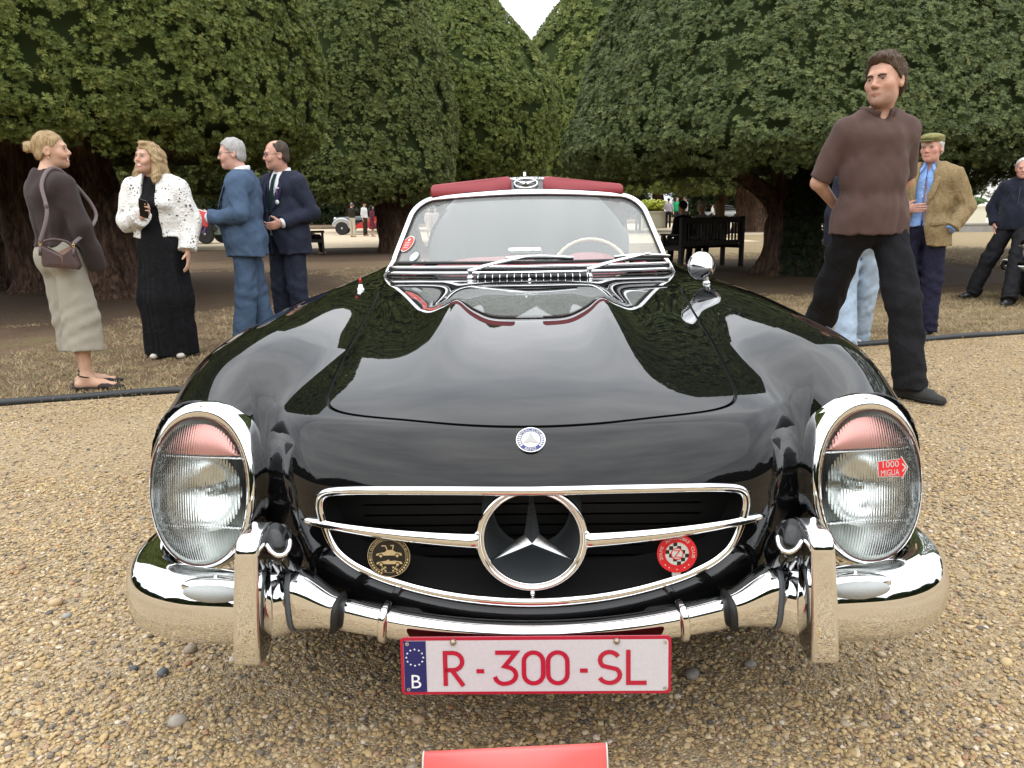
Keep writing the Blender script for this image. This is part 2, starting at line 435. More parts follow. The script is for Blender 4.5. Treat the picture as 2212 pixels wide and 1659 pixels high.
# ---------------------------------------------------------------- ground
def edge_y(x): return 4.22+.289*x                      # the hose along the edge of the gravel forecourt
def ground_mats():
    m = mat('dry_ground', (.2, .15, .1), .95, spec=.15); t = NT(m); v = t.coord(1.0)
    big = t.noise(.16, 3, .5, v); mid = t.noise(1.1, 5, .6, v); fin = t.noise(26, 6, .7, v, .4); blade = t.noise(90, 4, .7, t.coord((1, .35, 1)))
    straw = t.ramp(fin, [(.3, (.20, .145, .082)), (.7, (.42, .33, .19))]); dirt = t.ramp(fin, [(.3, (.105, .070, .042)), (.72, (.225, .155, .095))])
    sx = t.n('SeparateXYZ'); tc = t.n('TexCoord'); t.l(tc.outputs['Object'], sx.inputs[0])
    # barer, browner soil under the yews to the left; pale dry grass to the right and far out
    f = t.math('ADD', t.math('MULTIPLY', sx.outputs['X'], .085), t.math('ADD', t.math('MULTIPLY', mid, 1.5), -.62)); f = t.math('ADD', f, t.math('MULTIPLY', sx.outputs['Y'], .008))
    cl = t.n('Clamp'); t.l(f, cl.inputs[0]); c = t.mix(cl.outputs[0], dirt, straw)
    gr = t.ramp(t.noise(.9, 5, .65, t.coord((1, 1.6, 1))), [(.58, (0, 0, 0)), (.72, (1, 1, 1))]); grc = t.ramp(blade, [(.3, (.10, .105, .035)), (.7, (.22, .20, .085))])
    c = t.mix(t.math('MULTIPLY', gr, .55), c, grc)
    for tx, ty, tr in ((-7.2, 10.8, 5.6), (4.75, 12.6, 5.2), (-5.4, 23, 6.0), (11.2, 15.4, 4.6), (-2.6, 28.6, 5.0)):     # needle litter and crown shade put into the colour under each yew
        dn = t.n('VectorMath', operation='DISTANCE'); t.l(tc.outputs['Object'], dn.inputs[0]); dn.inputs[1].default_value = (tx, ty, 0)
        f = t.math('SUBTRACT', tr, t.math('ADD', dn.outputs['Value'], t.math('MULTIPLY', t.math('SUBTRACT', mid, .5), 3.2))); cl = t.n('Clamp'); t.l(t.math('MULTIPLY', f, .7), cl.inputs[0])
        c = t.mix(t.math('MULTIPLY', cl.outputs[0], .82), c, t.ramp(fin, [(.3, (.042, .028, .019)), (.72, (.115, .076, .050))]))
    c = t.mix(.35, c, t.ramp(blade, [(.35, (.35, .35, .35)), (.65, (1, 1, 1))]), 'MULTIPLY'); t.base(c)
    t.bump(t.math('ADD', fin, t.math('MULTIPLY', blade, .6)), .8, .02)
    g = mat('gravel_bed', (.3, .24, .16), .9, spec=.25); t = NT(g); v = t.coord(1.0)
    vo = t.n('TexVoronoi', feature='F1'); vo.inputs['Scale'].default_value = 115; t.l(v, vo.inputs['Vector'])
    v2 = t.n('TexVoronoi', feature='DISTANCE_TO_EDGE'); v2.inputs['Scale'].default_value = 115; t.l(v, v2.inputs['Vector'])
    hs = t.n('SeparateColor'); t.l(vo.outputs['Color'], hs.inputs[0])
    col = t.ramp(hs.outputs[0], [(0, (.22, .165, .105)), (.2, (.36, .27, .165)), (.5, (.48, .365, .225)), (.75, (.55, .44, .29)), (.93, (.30, .26, .20)), (1, (.66, .57, .43))])
    gap = t.ramp(v2.outputs['Distance'], [(0, (.85, .83, .80)), (.25, (1, 1, 1))]); col = t.mix(.8, col, gap, 'MULTIPLY')  # gaps between stones darkened a little, joint shade put into the colour
    big = t.ramp(t.noise(.7, 4, .55, v), [(.35, (.84, .80, .72)), (.65, (1.0, .99, .96))]); t.base(t.mix(1.0, col, big, 'MULTIPLY'))
    t.bump(t.math('ADD', v2.outputs['Distance'], t.math('MULTIPLY', t.noise(12, 4, .6, v), .25)), .9, .012)
    p = mat('path_gravel', (.5, .42, .3), .95, spec=.1); t = NT(p); t.base(t.ramp(t.noise(3, 8, .75), [(.3, (.42, .34, .23)), (.7, (.62, .52, .38))]))
    return m, g, p
M_DRY, M_GRAVEL, M_PATH = ground_mats()
def grid_sheet(name, xs, ys, zf, m, keep=None):
    X, Y = np.meshgrid(xs, ys, indexing='ij'); Z = zf(X, Y); V = np.stack([X, Y, Z], -1).reshape(-1, 3); n, k = X.shape; F = []
    for i in range(n-1):
        for j in range(k-1): F.append((i*k+j, (i+1)*k+j, (i+1)*k+j+1, i*k+j+1))
    o = obj(name, V, np.array(F), m); o['kind'] = 'structure'; return o
def ground():
    s = lambda a, b, n: np.sign(np.linspace(a, b, n))*np.abs(np.linspace(a, b, n))
    xs = np.concatenate([[-600, -200, -80], np.linspace(-40, 40, 41), [80, 200, 600]]); ys = np.concatenate([[-600, -200, -60], np.linspace(-20, 60, 41), [90, 200, 700]])
    grid_sheet('ground', xs, ys, lambda X, Y: 0*X-.004, M_DRY)
    # forecourt gravel: everything on the camera's side of the hose
    V = []; F = []; n = 60
    for x in np.linspace(-26, 26, n+1): V += [(x, -24, 0.0), (x, edge_y(x), 0.0)]
    for i in range(n): F.append((2*i, 2*i+2, 2*i+3, 2*i+1))
    o = obj('gravel_forecourt', V, F, M_GRAVEL); o['kind'] = 'structure'
    # pale gravel walks beyond the yews
    for nm, q in (('gravel_path', [(-90, 28), (90, 24), (90, 66), (-90, 66)]),):
        o = obj(nm, [(x, y, .0) for x, y in q], [(0, 1, 2, 3)], M_PATH); o['kind'] = 'structure'
    o = obj('gravel_path', [(x, y, .004) for x, y in [(9, 14), (60, 24.5), (60, 33), (7.5, 33)]], [(0, 1, 2, 3)], M_DRY); o.name = 'dry_lawn'; o['kind'] = 'structure'
    mb = MB(); P = [(x, edge_y(x)+.03*math.sin(x*1.7)+.015*math.sin(x*4.1), .016+.003*math.sin(x*7)) for x in np.linspace(-9, 12, 140)]
    mb.tube(P, .024, 10); h = mb.build('edging_hose', mat('hose_black', (.018, .021, .024), .5, bump=.3, bscale=60)); tag(h, 'long dark rubber hose lying along the edge between gravel and dry ground', 'hose')
ground()
# ---------------------------------------------------------------- geometry-node scatter (foliage, pebbles, straw)
def scatter_group(name, protos, mats_):
    ng = bpy.data.node_groups.new(name, 'GeometryNodeTree')
    ng.interface.new_socket('Geometry', in_out='INPUT', socket_type='NodeSocketGeometry'); ng.interface.new_socket('Geometry', in_out='OUTPUT', socket_type='NodeSocketGeometry')
    N, L = ng.nodes.new, ng.links.new
    gi, go = N('NodeGroupInput'), N('NodeGroupOutput'); join = N('GeometryNodeJoinGeometry')
    for p in reversed(protos):
        oi = N('GeometryNodeObjectInfo'); oi.inputs['Object'].default_value = p; oi.inputs['As Instance'].default_value = True
        L(oi.outputs['Geometry'], join.inputs[0])
    ip = N('GeometryNodeInstanceOnPoints'); ip.inputs['Pick Instance'].default_value = True
    def attr(nm, t):
        a = N('GeometryNodeInputNamedAttribute'); a.data_type = t; a.inputs['Name'].default_value = nm
        return [o for o in a.outputs if o.enabled and o.name == 'Attribute'][0]
    L(gi.outputs[0], ip.inputs['Points']); L(join.outputs[0], ip.inputs['Instance'])
    L(attr('idx', 'INT'), ip.inputs['Instance Index']); L(attr('rot', 'FLOAT_VECTOR'), ip.inputs['Rotation']); L(attr('scl', 'FLOAT_VECTOR'), ip.inputs['Scale'])
    L(ip.outputs[0], go.inputs[0]); return ng
def scatter(name, pts, rot, scl, idx, group, parent=None):
    if parent is not None: pts = pts-root_loc(parent)
    me = bpy.data.meshes.new(name); n = len(pts); me.vertices.add(n); me.vertices.foreach_set('co', np.asarray(pts, np.float32).ravel())
    a = me.attributes.new('rot', 'FLOAT_VECTOR', 'POINT'); a.data.foreach_set('vector', np.asarray(rot, np.float32).ravel())
    scl = np.asarray(scl, np.float32); scl = np.repeat(scl[:, None], 3, 1) if scl.ndim == 1 else scl
    a = me.attributes.new('scl', 'FLOAT_VECTOR', 'POINT'); a.data.foreach_set('vector', scl.ravel())
    a = me.attributes.new('idx', 'INT', 'POINT'); a.data.foreach_set('value', np.asarray(idx, np.int32))
    o = bpy.data.objects.new(name, me); COL.objects.link(o)
    if parent is not None: o.parent = parent
    mo = o.modifiers.new('scatter', 'NODES'); mo.node_group = group; o['kind'] = 'stuff'; return o
def proto(name, V, F, m, smooth=False):
    return bpy.data.objects.new(name, mesh(name, np.asarray(V, float), F, m, smooth=smooth))
def leaf_mat(name, dark, light, tip):
    m = mat(name, light, .55, spec=.35); t = NT(m); oi = t.n('ObjectInfo'); r = t.ramp(oi.outputs['Random'], [(0, dark), (.6, light), (1, tip)])
    tc = t.n('TexCoord'); sx = t.n('SeparateXYZ'); t.l(tc.outputs['Object'], sx.inputs[0])
    k = t.ramp(sx.outputs['Z'], [(0, (1.03, 1.03, .98)), (.06, (1.03, 1.03, .96))]); t.base(t.mix(1.0, r, k, 'MULTIPLY'))
    col = t.mix(1.0, r, k, 'MULTIPLY'); tr = t.n('BsdfTranslucent'); t.l(col, tr.inputs['Color']); ms = t.n('MixShader'); ms.inputs[0].default_value = .15
    t.l(t.b.outputs[0], ms.inputs[1]); t.l(tr.outputs[0], ms.inputs[2]); t.l(ms.outputs[0], t.nt.nodes['Material Output'].inputs['Surface']); return m
def sprig(seed, m, nf=12, L=.078, wd=.0075):
    """a yew sprig: flat fronds radiating up and out, each a feathered pair of blades"""
    r = random.Random(seed); V = []; F = []
    for k in range(nf):
        a = 2*math.pi*k/nf+r.uniform(-.3, .3); el = r.uniform(-.05, .85); l = L*r.uniform(.6, 1.1)
        d = np.array([math.cos(a)*math.cos(el), math.sin(a)*math.cos(el), math.sin(el)]); s = np.cross(d, (0, 0, 1.)); s /= np.linalg.norm(s); u = np.cross(s, d)
        w = wd*r.uniform(.8, 1.2); bend = np.array([0, 0, -.25*l])
        b = np.zeros(3); p1 = b+d*l*.5; p2 = b+d*l+bend*.5
        n0 = len(V)
        V += [b-s*w*.25, b+s*w*.25, p1+s*w+u*.004, p1-s*w+u*.004, p2]
        F += [(n0, n0+1, n0+2, n0+3), (n0+3, n0+2, n0+4)]
        for q in (-1, 1):                                    # side leaflets
            for tt in (.38, .68):
                c = b+d*l*tt; e = c+s*q*w*2.3+d*l*.22+u*.003; n1 = len(V); V += [c, c+d*l*.11, e]; F.append((n1, n1+1, n1+2) if q < 0 else (n1+1, n1, n1+2))
    return V, F
def make_leaves():
    out = {}
    for key, cols in (('left', ((.085, .115, .026), (.155, .200, .046), (.245, .265, .070))), ('mid', ((.080, .102, .028), (.142, .176, .050), (.21, .23, .070))), ('right', ((.066, .094, .034), (.125, .164, .060), (.195, .22, .082))), ('ivy', ((.008, .016, .006), (.018, .032, .012), (.04, .06, .02))), ('far', ((.02, .032, .014), (.042, .06, .024), (.07, .09, .035)))):
        m = leaf_mat('yew_leaf_'+key, *cols); pr = [proto('yew_sprig', *sprig(q*7+3, m), m) for q in range(4)]
        out[key] = scatter_group('foliage_'+key, pr, None)
    return out
LEAVES = make_leaves()
M_BARK = mat('yew_bark', (.055, .034, .024), .9, spec=.2)
def _bark():
    t = NT(M_BARK); v = t.coord((5, 5, .9)); f = t.noise(3.2, 7, .65, v, .8); t.base(t.ramp(f, [(.28, (.018, .011, .008)), (.48, (.075, .045, .031)), (.68, (.20, .125, .085))])); t.bump(f, 1.0, .07)
_bark()
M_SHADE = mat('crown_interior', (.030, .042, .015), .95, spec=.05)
def lumps(seed, n=26):
    r = np.random.default_rng(seed); K = r.normal(size=(n, 3)); K /= np.linalg.norm(K, axis=1)[:, None]; fr = r.uniform(2, 13, n); ph = r.uniform(0, 6.28, n)
    def f(D): return sum(np.sin((D@K[i])*fr[i]+ph[i])/fr[i]**.75 for i in range(n))/2.2
    return f
def tree(loc, prof, label, key='left', seed=1, clump=.24, per=11, sc=1.0, lump=.15, trunks=(), limbs=(), lean=(0, 0), holes=0.0, squash=1.0, view=True, group='clipped yew trees', name='yew_tree', front_only=True, ivy=None):
    """prof: (height, radius) pairs from the hem to the tip; the crown is a lumpy skin of sprigs round a shaded core"""
    x0, y0 = loc; root = empty(name, (x0, y0, 0)); tag(root, label, 'tree', group)
    r = np.random.default_rng(seed); hs = np.array([p[0] for p in prof]); rs = np.array([p[1] for p in prof]); R = pchip(hs, rs); lf = lumps(seed)
    # arc length table of the profile incl. the underside
    hh = np.linspace(hs[0], hs[-1], 300); rr = R(hh); ds = np.hypot(np.diff(hh), np.diff(rr)); area = ds*(rr[1:]+rr[:-1])*math.pi; A = np.concatenate([[0], np.cumsum(area)])
    n = int(A[-1]/(clump*clump)*1.35); u = r.uniform(0, A[-1], n); h = np.interp(u, A, hh); th = r.uniform(0, 2*math.pi, n)
    # underside of the hem
    nu = int(math.pi*rs[0]**2/(clump*clump)*.4); uu = np.sqrt(r.uniform(.3, 1, nu)); h = np.concatenate([h, hs[0]+1.9*(1-uu)+r.uniform(-.1, .2, nu)]); th = np.concatenate([th, r.uniform(0, 6.283, nu)])
    rad = np.concatenate([R(h[:n]), rs[0]*uu])
    def surf(h, th, rad):
        D = np.stack([np.cos(th)*rad/3., np.sin(th)*rad/3., h/3.], -1); w = lf(D)*lump*2; rr2 = rad*(1+.10*w)+w*.9*lump
        return np.stack([x0+lean[0]*h+np.cos(th)*rr2*1.0, y0+lean[1]*h+np.sin(th)*rr2*squash, h+.25*w*lump], -1)
    P = surf(h, th, rad); e = 1e-2
    sl = (R(np.clip(h+e, hs[0], hs[-1]))-R(np.clip(h-e, hs[0], hs[-1])))/(2*e); N = np.stack([np.cos(th), np.sin(th), -sl], -1); N[n:] = np.stack([np.cos(th[n:])*.5, np.sin(th[n:])*.5, -np.ones(nu)], -1)
    N /= np.linalg.norm(N, axis=1)[:, None]
    if holes:
        k = lf(P*1.7+5) > -1+holes*0; q = lumps(seed+9)(P*.75); keep = q > np.quantile(q, holes); P, N, h = P[keep], N[keep], h[keep]
    vw = (np.array([CAM])-P)[:, :2]; vis = (vw*N[:, :2]).sum(1) > -.45*np.linalg.norm(vw, axis=1) if front_only else np.ones(len(P), bool)
    back = r.uniform(0, 1, len(P)) < .35; P, N = P[vis | back], N[vis | back]
    m = len(P); off = r.normal(size=(m, per, 3)); off /= np.linalg.norm(off, axis=2)[:, :, None]; off *= r.uniform(.25, 1, (m, per, 1))**.6*clump*.72
    dep = (off*N[:, None, :]).sum(2)
    Q = P[:, None, :]+off-N[:, None, :]*(dep[:, :, None]*.72)-N[:, None, :]*(r.uniform(0, .26, (m, 1, 1))**2*1.3); d = off/np.linalg.norm(off, axis=2)[:, :, None]*.75+N[:, None, :]*.8+np.array([0, 0, .25]); d += r.normal(size=d.shape)*.25
    Q = Q.reshape(-1, 3); d = d.reshape(-1, 3); d /= np.linalg.norm(d, axis=1)[:, None]
    rot = np.stack([np.zeros(len(d)), np.arccos(np.clip(d[:, 2], -1, 1)), np.arctan2(d[:, 1], d[:, 0])], -1)
    scatter('crown', Q, rot, (r.uniform(.5, 1.5, len(Q))*np.repeat(r.uniform(.8, 1.2, m), per))*sc, r.integers(0, 4, len(Q)), LEAVES[key], root)
    # shaded core
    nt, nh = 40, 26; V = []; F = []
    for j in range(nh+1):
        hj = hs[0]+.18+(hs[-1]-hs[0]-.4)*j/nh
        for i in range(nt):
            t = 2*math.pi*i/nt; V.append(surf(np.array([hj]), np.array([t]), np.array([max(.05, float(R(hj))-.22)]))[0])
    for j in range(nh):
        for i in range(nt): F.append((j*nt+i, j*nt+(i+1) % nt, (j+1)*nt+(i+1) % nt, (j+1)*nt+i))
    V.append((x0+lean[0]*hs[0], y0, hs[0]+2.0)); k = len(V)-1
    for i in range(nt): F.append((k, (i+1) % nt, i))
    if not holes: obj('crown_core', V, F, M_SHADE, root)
    for tk in trunks: trunk(root, tk, seed)
    for lb in limbs:
        mb = MB(); P = smooth_open(lb[0], 6); mb.tube(P, np.interp(np.linspace(0, 1, len(P)), np.linspace(0, 1, len(lb[1])), lb[1]), 10); mb.build('limb', M_BARK, root)
    return root
def trunk(root, tk, seed=0):
    """tk: list of (x,y,z,r); fluted, flaring stem"""
    tk = np.array(tk, float); P = smooth_open(tk[:, :3], 8); rr = smooth_open(np.stack([tk[:, 3]]*3, 1), 8)[:, 0]; n = 28; V = []; F = []; r = random.Random(seed+int(tk[0, 0]*31)); ph = [r.uniform(0, 6.28) for _ in range(5)]
    for i, (p, q) in enumerate(zip(P, rr)):
        for k in range(n):
            t = 2*math.pi*k/n; z = p[2]; fl = 1+.17*math.sin(4*t+ph[0]+z*.5)+.12*math.sin(7*t+ph[1]-z*.8)+.09*math.sin(11*t+ph[2]+z*1.7)+.07*math.sin(5*z+3*t+ph[3])+.04*math.sin(9*z-5*t+ph[4])
            V.append((p[0]+math.cos(t)*q*fl, p[1]+math.sin(t)*q*fl, z))
    for i in range(len(P)-1):
        for k in range(n): F.append((i*n+k, i*n+(k+1) % n, (i+1)*n+(k+1) % n, (i+1)*n+k))
    return obj('trunk', V, F, M_BARK, root)
def AT(u, v, d):
    """the point in the photograph's direction (u,v) at ground distance d ahead of the camera"""
    f, r, up = npx_cam(); q = f+r*(u-1106)/FPX-up*(v-829.5)/FPX; return np.array(CAM)+q*(d/q[1])
# ---------------------------------------------------------------- the yews
def plant_trees():
    tree((-7.2, 10.6), [(1.95, 3.6), (2.4, 4.02), (3.4, 4.12), (5.2, 3.6), (7.2, 2.4), (8.6, 1.1), (9.2, .1)], 'big clipped yew at the left edge with dark trunks behind the women', 'left', 3, clump=.14, per=15, sc=.57,
         trunks=[[(-6.15, 10.05, -.05, .46), (-6.2, 10.1, .25, .34), (-6.5, 10.3, 1.2, .30), (-6.75, 10.5, 2.1, .30), (-6.9, 10.6, 3.2, .25)],
                 [(-5.85, 10.15, -.05, .34), (-5.95, 10.2, .3, .24), (-6.3, 10.4, 1.3, .21), (-6.8, 10.7, 2.3, .22)],
                 [(-7.9, 11.2, -.05, .55), (-7.95, 11.2, .3, .40), (-8.15, 11.3, 1.4, .34), (-8.2, 11.4, 3.0, .30)],
                 [(-9.0, 11.6, -.05, .5), (-9.05, 11.6, .4, .34), (-9.3, 11.7, 1.5, .30), (-9.2, 11.7, 3.0, .28)]],
         limbs=[([(-6.4, 10.3, 1.1), (-5.6, 10.4, 1.9), (-4.9, 10.6, 2.5)], [.13, .10, .06])])
    tree((-5.45, 23.2), [(1.45, 2.9), (2.2, 3.35), (4.2, 3.25), (6.4, 2.95), (8.2, 2.0), (9.6, .8), (10.1, .1)], 'tall yew standing just right of the men in suits, trunk beside the windscreen', 'mid', 5, clump=.22, per=13, sc=.9,
         trunks=[[(-3.85, 22.3, -.05, .66), (-3.9, 22.3, .5, .52), (-4.1, 22.5, 1.4, .48), (-4.5, 22.8, 3.0, .4)]], limbs=[([(-4.1, 22.4, 1.3), (-5.2, 22.2, 1.75), (-6.3, 22, 2.1)], [.16, .12, .06]), ([(-4.2, 22.4, 1.6), (-3.2, 22.0, 2.1), (-2.8, 21.8, 2.6)], [.13, .1, .06])], lump=.24)
    tree((-2.6, 28.6), [(2.0, 2.3), (3.0, 3.45), (4.9, 3.95), (6.0, 3.55), (6.9, 2.95), (7.9, 2.1), (9.4, 1.0), (10.6, .1)], 'light green cone shaped yew left of the gap of white sky above the car', 'left', 8, clump=.25, per=12, sc=1.05, trunks=[[(-2.6, 28.6, -.05, .5), (-2.6, 28.6, 1.2, .4), (-2.6, 28.6, 3, .35)]], lump=.12)
    tree((4.2, 41), [(2.0, 4.2), (4.0, 4.9), (7.0, 4.6), (9.5, 3.75), (11.2, 2.6), (12.8, 1.1), (13.5, .1)], 'farthest yew, its pointed side closing the sky gap from the right', 'left', 12, clump=.42, per=10, sc=1.7, trunks=[[(4.7, 41, -.05, .6), (4.7, 41, 3, .45)]])
    t5 = tree((4.75, 12.4), [(1.62, 3.75), (2.05, 4.2), (2.9, 3.95), (4.2, 3.35), (6.0, 2.35), (8.0, 1.1), (9.0, .1)], 'huge spreading yew behind the man in the brown polo shirt, with an ivy covered trunk', 'right', 17, clump=.148, per=15, sc=.58,
         trunks=[[(4.55, 12.4, -.05, .62), (4.55, 12.4, .3, .46), (4.6, 12.4, 1.0, .38), (4.65, 12.5, 2.0, .36), (4.7, 12.5, 3.4, .3)]],
         limbs=[([AT(1700, 500, 13.9), AT(1668, 432, 13.7), AT(1610, 385, 13.5), AT(1545, 352, 13.3), AT(1480, 338, 13.1)], [.20, .17, .13, .10, .06]), ([AT(1700, 440, 13.9), AT(1740, 395, 13.6), AT(1790, 360, 13.2)], [.16, .13, .08])])
    r = np.random.default_rng(4); n = 2600; z = r.uniform(0, 2.0, n); th = r.uniform(-2.5, .5, n); rad = .42+.30*np.exp(-z*2.2)+r.uniform(-.02, .14, n); P = np.stack([4.78+np.cos(th)*rad, 12.4+np.sin(th)*rad, z], 1)
    d = np.stack([np.cos(th), np.sin(th), .2+0*z], 1)+r.normal(size=(n, 3))*.4; d /= np.linalg.norm(d, axis=1)[:, None]
    scatter('ivy', P, np.stack([0*z, np.arccos(d[:, 2]), np.arctan2(d[:, 1], d[:, 0])], 1), r.uniform(.5, 1.0, n), r.integers(0, 4, n), LEAVES['ivy'], t5)
    tree((11.0, 15.2), [(1.38, 4.2), (1.9, 4.8), (3.2, 4.6), (5.0, 3.9), (7.0, 2.7), (8.8, 1.1), (9.6, .1)], 'yew at the right edge of the picture with bright gaps in its thinner leaves', 'right', 23, clump=.20, per=13, sc=.78, holes=.08, trunks=[[(11.0, 15.2, -.05, .6), (11, 15.2, .5, .45), (11, 15.2, 3.5, .35)]], limbs=[([(11, 15.2, 1.5), (9.5, 14.5, 2.4), (8, 14, 2.8)], [.2, .14, .06])])
    tree((11.4, 38), [(2.0, 3.4), (3.0, 3.9), (5, 3.6), (8, 2.2), (10, .6), (10.6, .1)], 'distant yew with a broad brown trunk seen below the limb of the spreading yew', 'mid', 31, clump=.4, per=9, sc=1.6, trunks=[[(11.1, 37.5, -.05, .95), (11.1, 37.5, .6, .78), (11.1, 37.5, 2.0, .72), (11.1, 37.5, 4, .6)]])
    for k, (x, y, s_, lb) in enumerate(((-13.5, 27, 1.0, 'distant yew seen low between the laughing woman and the man in light blue'), (-21, 37, 1.25, 'distant yew glimpsed between the trunks at the left edge'), (-9, 52, 1.3, 'far yew above the red and black vintage car'), (22, 56, 1.3, 'far yew behind the white marquees at the right'), (12, 72, 1.5, 'far yew closing the view above the bench with three people'), (2, 78, 1.5, 'far yew seen under the cone shaped yew in the middle'), (21, 84, 1.5, 'far yew right of the broad brown trunk'), (-16, 70, 1.4, 'far yew behind the far visitors at the left'))):
        tree((x, y), [(1.7*s_, 3.0*s_), (2.6*s_, 3.8*s_), (4*s_, 3.7*s_), (6*s_, 2.7*s_), (8.5*s_, .1)], lb, 'mid', 60+k, clump=.45, per=8, sc=1.8, trunks=[[(x, y, -.05, .6), (x, y, 1, .5), (x, y, 4, .4)]])
    # the wood that closes the view far off, ahead and behind
    r = np.random.default_rng(6); P = []
    for k in range(150):
        a = r.uniform(0, 2*math.pi); ahead = math.sin(a) > .2; R_ = r.uniform(92, 120) if ahead else r.uniform(38, 60); c = np.array([R_*math.cos(a), R_*math.sin(a), 0]); hgt = r.uniform(6, 10); wd = r.uniform(3.5, 6.5); n = 900
        q = r.normal(size=(n, 3)); q /= np.linalg.norm(q, axis=1)[:, None]; q[:, 2] = np.abs(q[:, 2]); P.append(c+q*np.array([wd, wd, hgt])*r.uniform(.8, 1, (n, 1)))
    P = np.concatenate(P); n = len(P); rot = np.stack([r.uniform(-.6, .6, n), r.uniform(-.6, .6, n), r.uniform(0, 6.28, n)], 1)
    scatter('distant_wood', P, rot, r.uniform(9, 16, n), r.integers(0, 4, n), LEAVES['far'])
plant_trees()
# ---------------------------------------------------------------- pebbles of the forecourt and straw litter
def gravel():
    m = mat('pebble', (.4, .3, .2), .6, spec=.35); t = NT(m); oi = t.n('ObjectInfo')
    c = t.ramp(oi.outputs['Random'], [(0, (.085, .075, .065)), (.06, (.18, .145, .105)), (.14, (.36, .255, .13)), (.36, (.46, .32, .15)), (.52, (.56, .42, .22)), (.68, (.40, .285, .15)), (.80, (.62, .50, .32)), (.9, (.22, .19, .16)), (.955, (.38, .20, .10)), (1, (.68, .61, .50))])
    t.base(t.mix(.5, c, t.ramp(t.noise(160, 4, .6), [(.3, (.6, .6, .6)), (.7, (1.1, 1.1, 1.1))]), 'MULTIPLY')); t.bump(t.noise(300, 3, .6), .35, .002)
    pr = []
    for k in range(7):
        bm = bmesh.new(); bmesh.ops.create_icosphere(bm, subdivisions=2, radius=.5); lf = lumps(40+k, 12); r = random.Random(k); sx, sy, sz = 1, r.uniform(.6, .95), r.uniform(.30, .52); ang = k % 2
        V = np.array([v.co[:] for v in bm.verts]); D = V*2; w = lf(D*.7); V = V*(1+.16*w[:, None])
        if ang: V = np.sign(V)*np.minimum(np.abs(V), .36+.05*k/7)
        V = V*np.array([sx, sy, sz]); F = [[v.index for v in f.verts] for f in bm.faces]; bm.free(); pr.append(proto('pebble', V, F, m, smooth=True))
    g = scatter_group('pebbles', pr, None); r = np.random.default_rng(9); P = []; S = []
    def fill(n, x0, x1, y0, y1, s0, s1, lift):
        x = r.uniform(x0, x1, n); y = r.uniform(y0, y1, n); k = (y < edge_y(x)-.03); 
        # only where the camera can see the ground
        d = y-CAM[1]; k &= (np.abs(x) < .75*d+.25); x, y = x[k], y[k]; s = s0+(s1-s0)*r.uniform(0, 1, len(x))**2.2
        ln = lumps(91, 20)(np.stack([x*1.1, y*1.1, 0*x], 1)); q = r.uniform(0, 1, len(x)) < np.clip(.80+.55*ln, .22, 1); x, y, s = x[q], y[q], s[q]
        P.append(np.stack([x, y, s*lift*r.uniform(.2, 1, len(x))], 1)); S.append(s)
    fill(34000, -1.4, 1.4, -.72, .25, .005, .018, .22)
    fill(80000, -2.6, 2.6, .05, 1.9, .006, .018, .22)
    fill(105000, -4.2, 4.6, 1.6, 5.4, .008, .019, .2)
    fill(3500, -2.6, 2.6, -.7, 2.0, .016, .030, .15)
    P = np.concatenate(P); S = np.concatenate(S); n = len(P); out = (np.abs(P[:, 0]) > .75) | (P[:, 1] < 1.1); P, S = P[out], S[out]; n = len(P)
    scatter('gravel', P, np.stack([r.uniform(-.4, .4, n), r.uniform(-.4, .4, n), r.uniform(0, 6.28, n)], 1), S, r.integers(0, 7, n), g)
    big = [(352, 1458, .026, (.085, .095, .105), 'dark blue grey pebble lying below the left end of the bumper'), (412, 1408, .030, (.30, .235, .165), 'brown pebble just under the left end of the bumper'), (290, 1448, .018, (.07, .08, .09), 'small dark pebble left of the blue grey one'), (398, 1205, .0, None, None),
           (145, 1335, .022, (.30, .29, .27), 'pale grey pebble out on the gravel at the left'), (120, 1308, .034, (.46, .33, .19), 'flat sandy stone out on the gravel at the far left'), (1495, 1463, .034, (.22, .20, .18), 'flat grey stone beneath the right side of the number plate'), (1620, 1440, .026, (.24, .22, .19), 'pale stone right of the number plate'), (385, 1565, .036, (.34, .30, .25), 'large pale stone near the bottom left corner'), (905, 1560, .024, (.42, .30, .18), 'tan pebble below the blue band of the plate')]
    fcam = npx_cam()
    for u, v, s, c, lb in big:
        if not c: continue
        q = fcam[0]+fcam[1]*(u-1106)/FPX-fcam[2]*(v-829.5)/FPX; p = np.array(CAM)+q*(-CAM[2]/q[2]); mb = MB(); mb.ball((p[0], p[1], s*.28), (s*.62, s*.5, s*.40), nu=14, nv=9, R=rotm((0, 0, 1), u % 90))
        tag(mb.build('pebble', mat('big_pebble_%d' % u, c, .6, var=.2, vscale=60, bump=.4, bscale=220)), lb, 'stone', 'loose larger stones on the gravel')
    # straw and grass blades on the dry ground
    sm = mat('straw', (.4, .3, .16), .8); t = NT(sm); oi = t.n('ObjectInfo'); t.base(t.ramp(oi.outputs['Random'], [(0, (.12, .08, .045)), (.35, (.30, .21, .11)), (.75, (.44, .34, .19)), (.93, (.19, .17, .06)), (1, (.13, .17, .05))]))
    pr = []
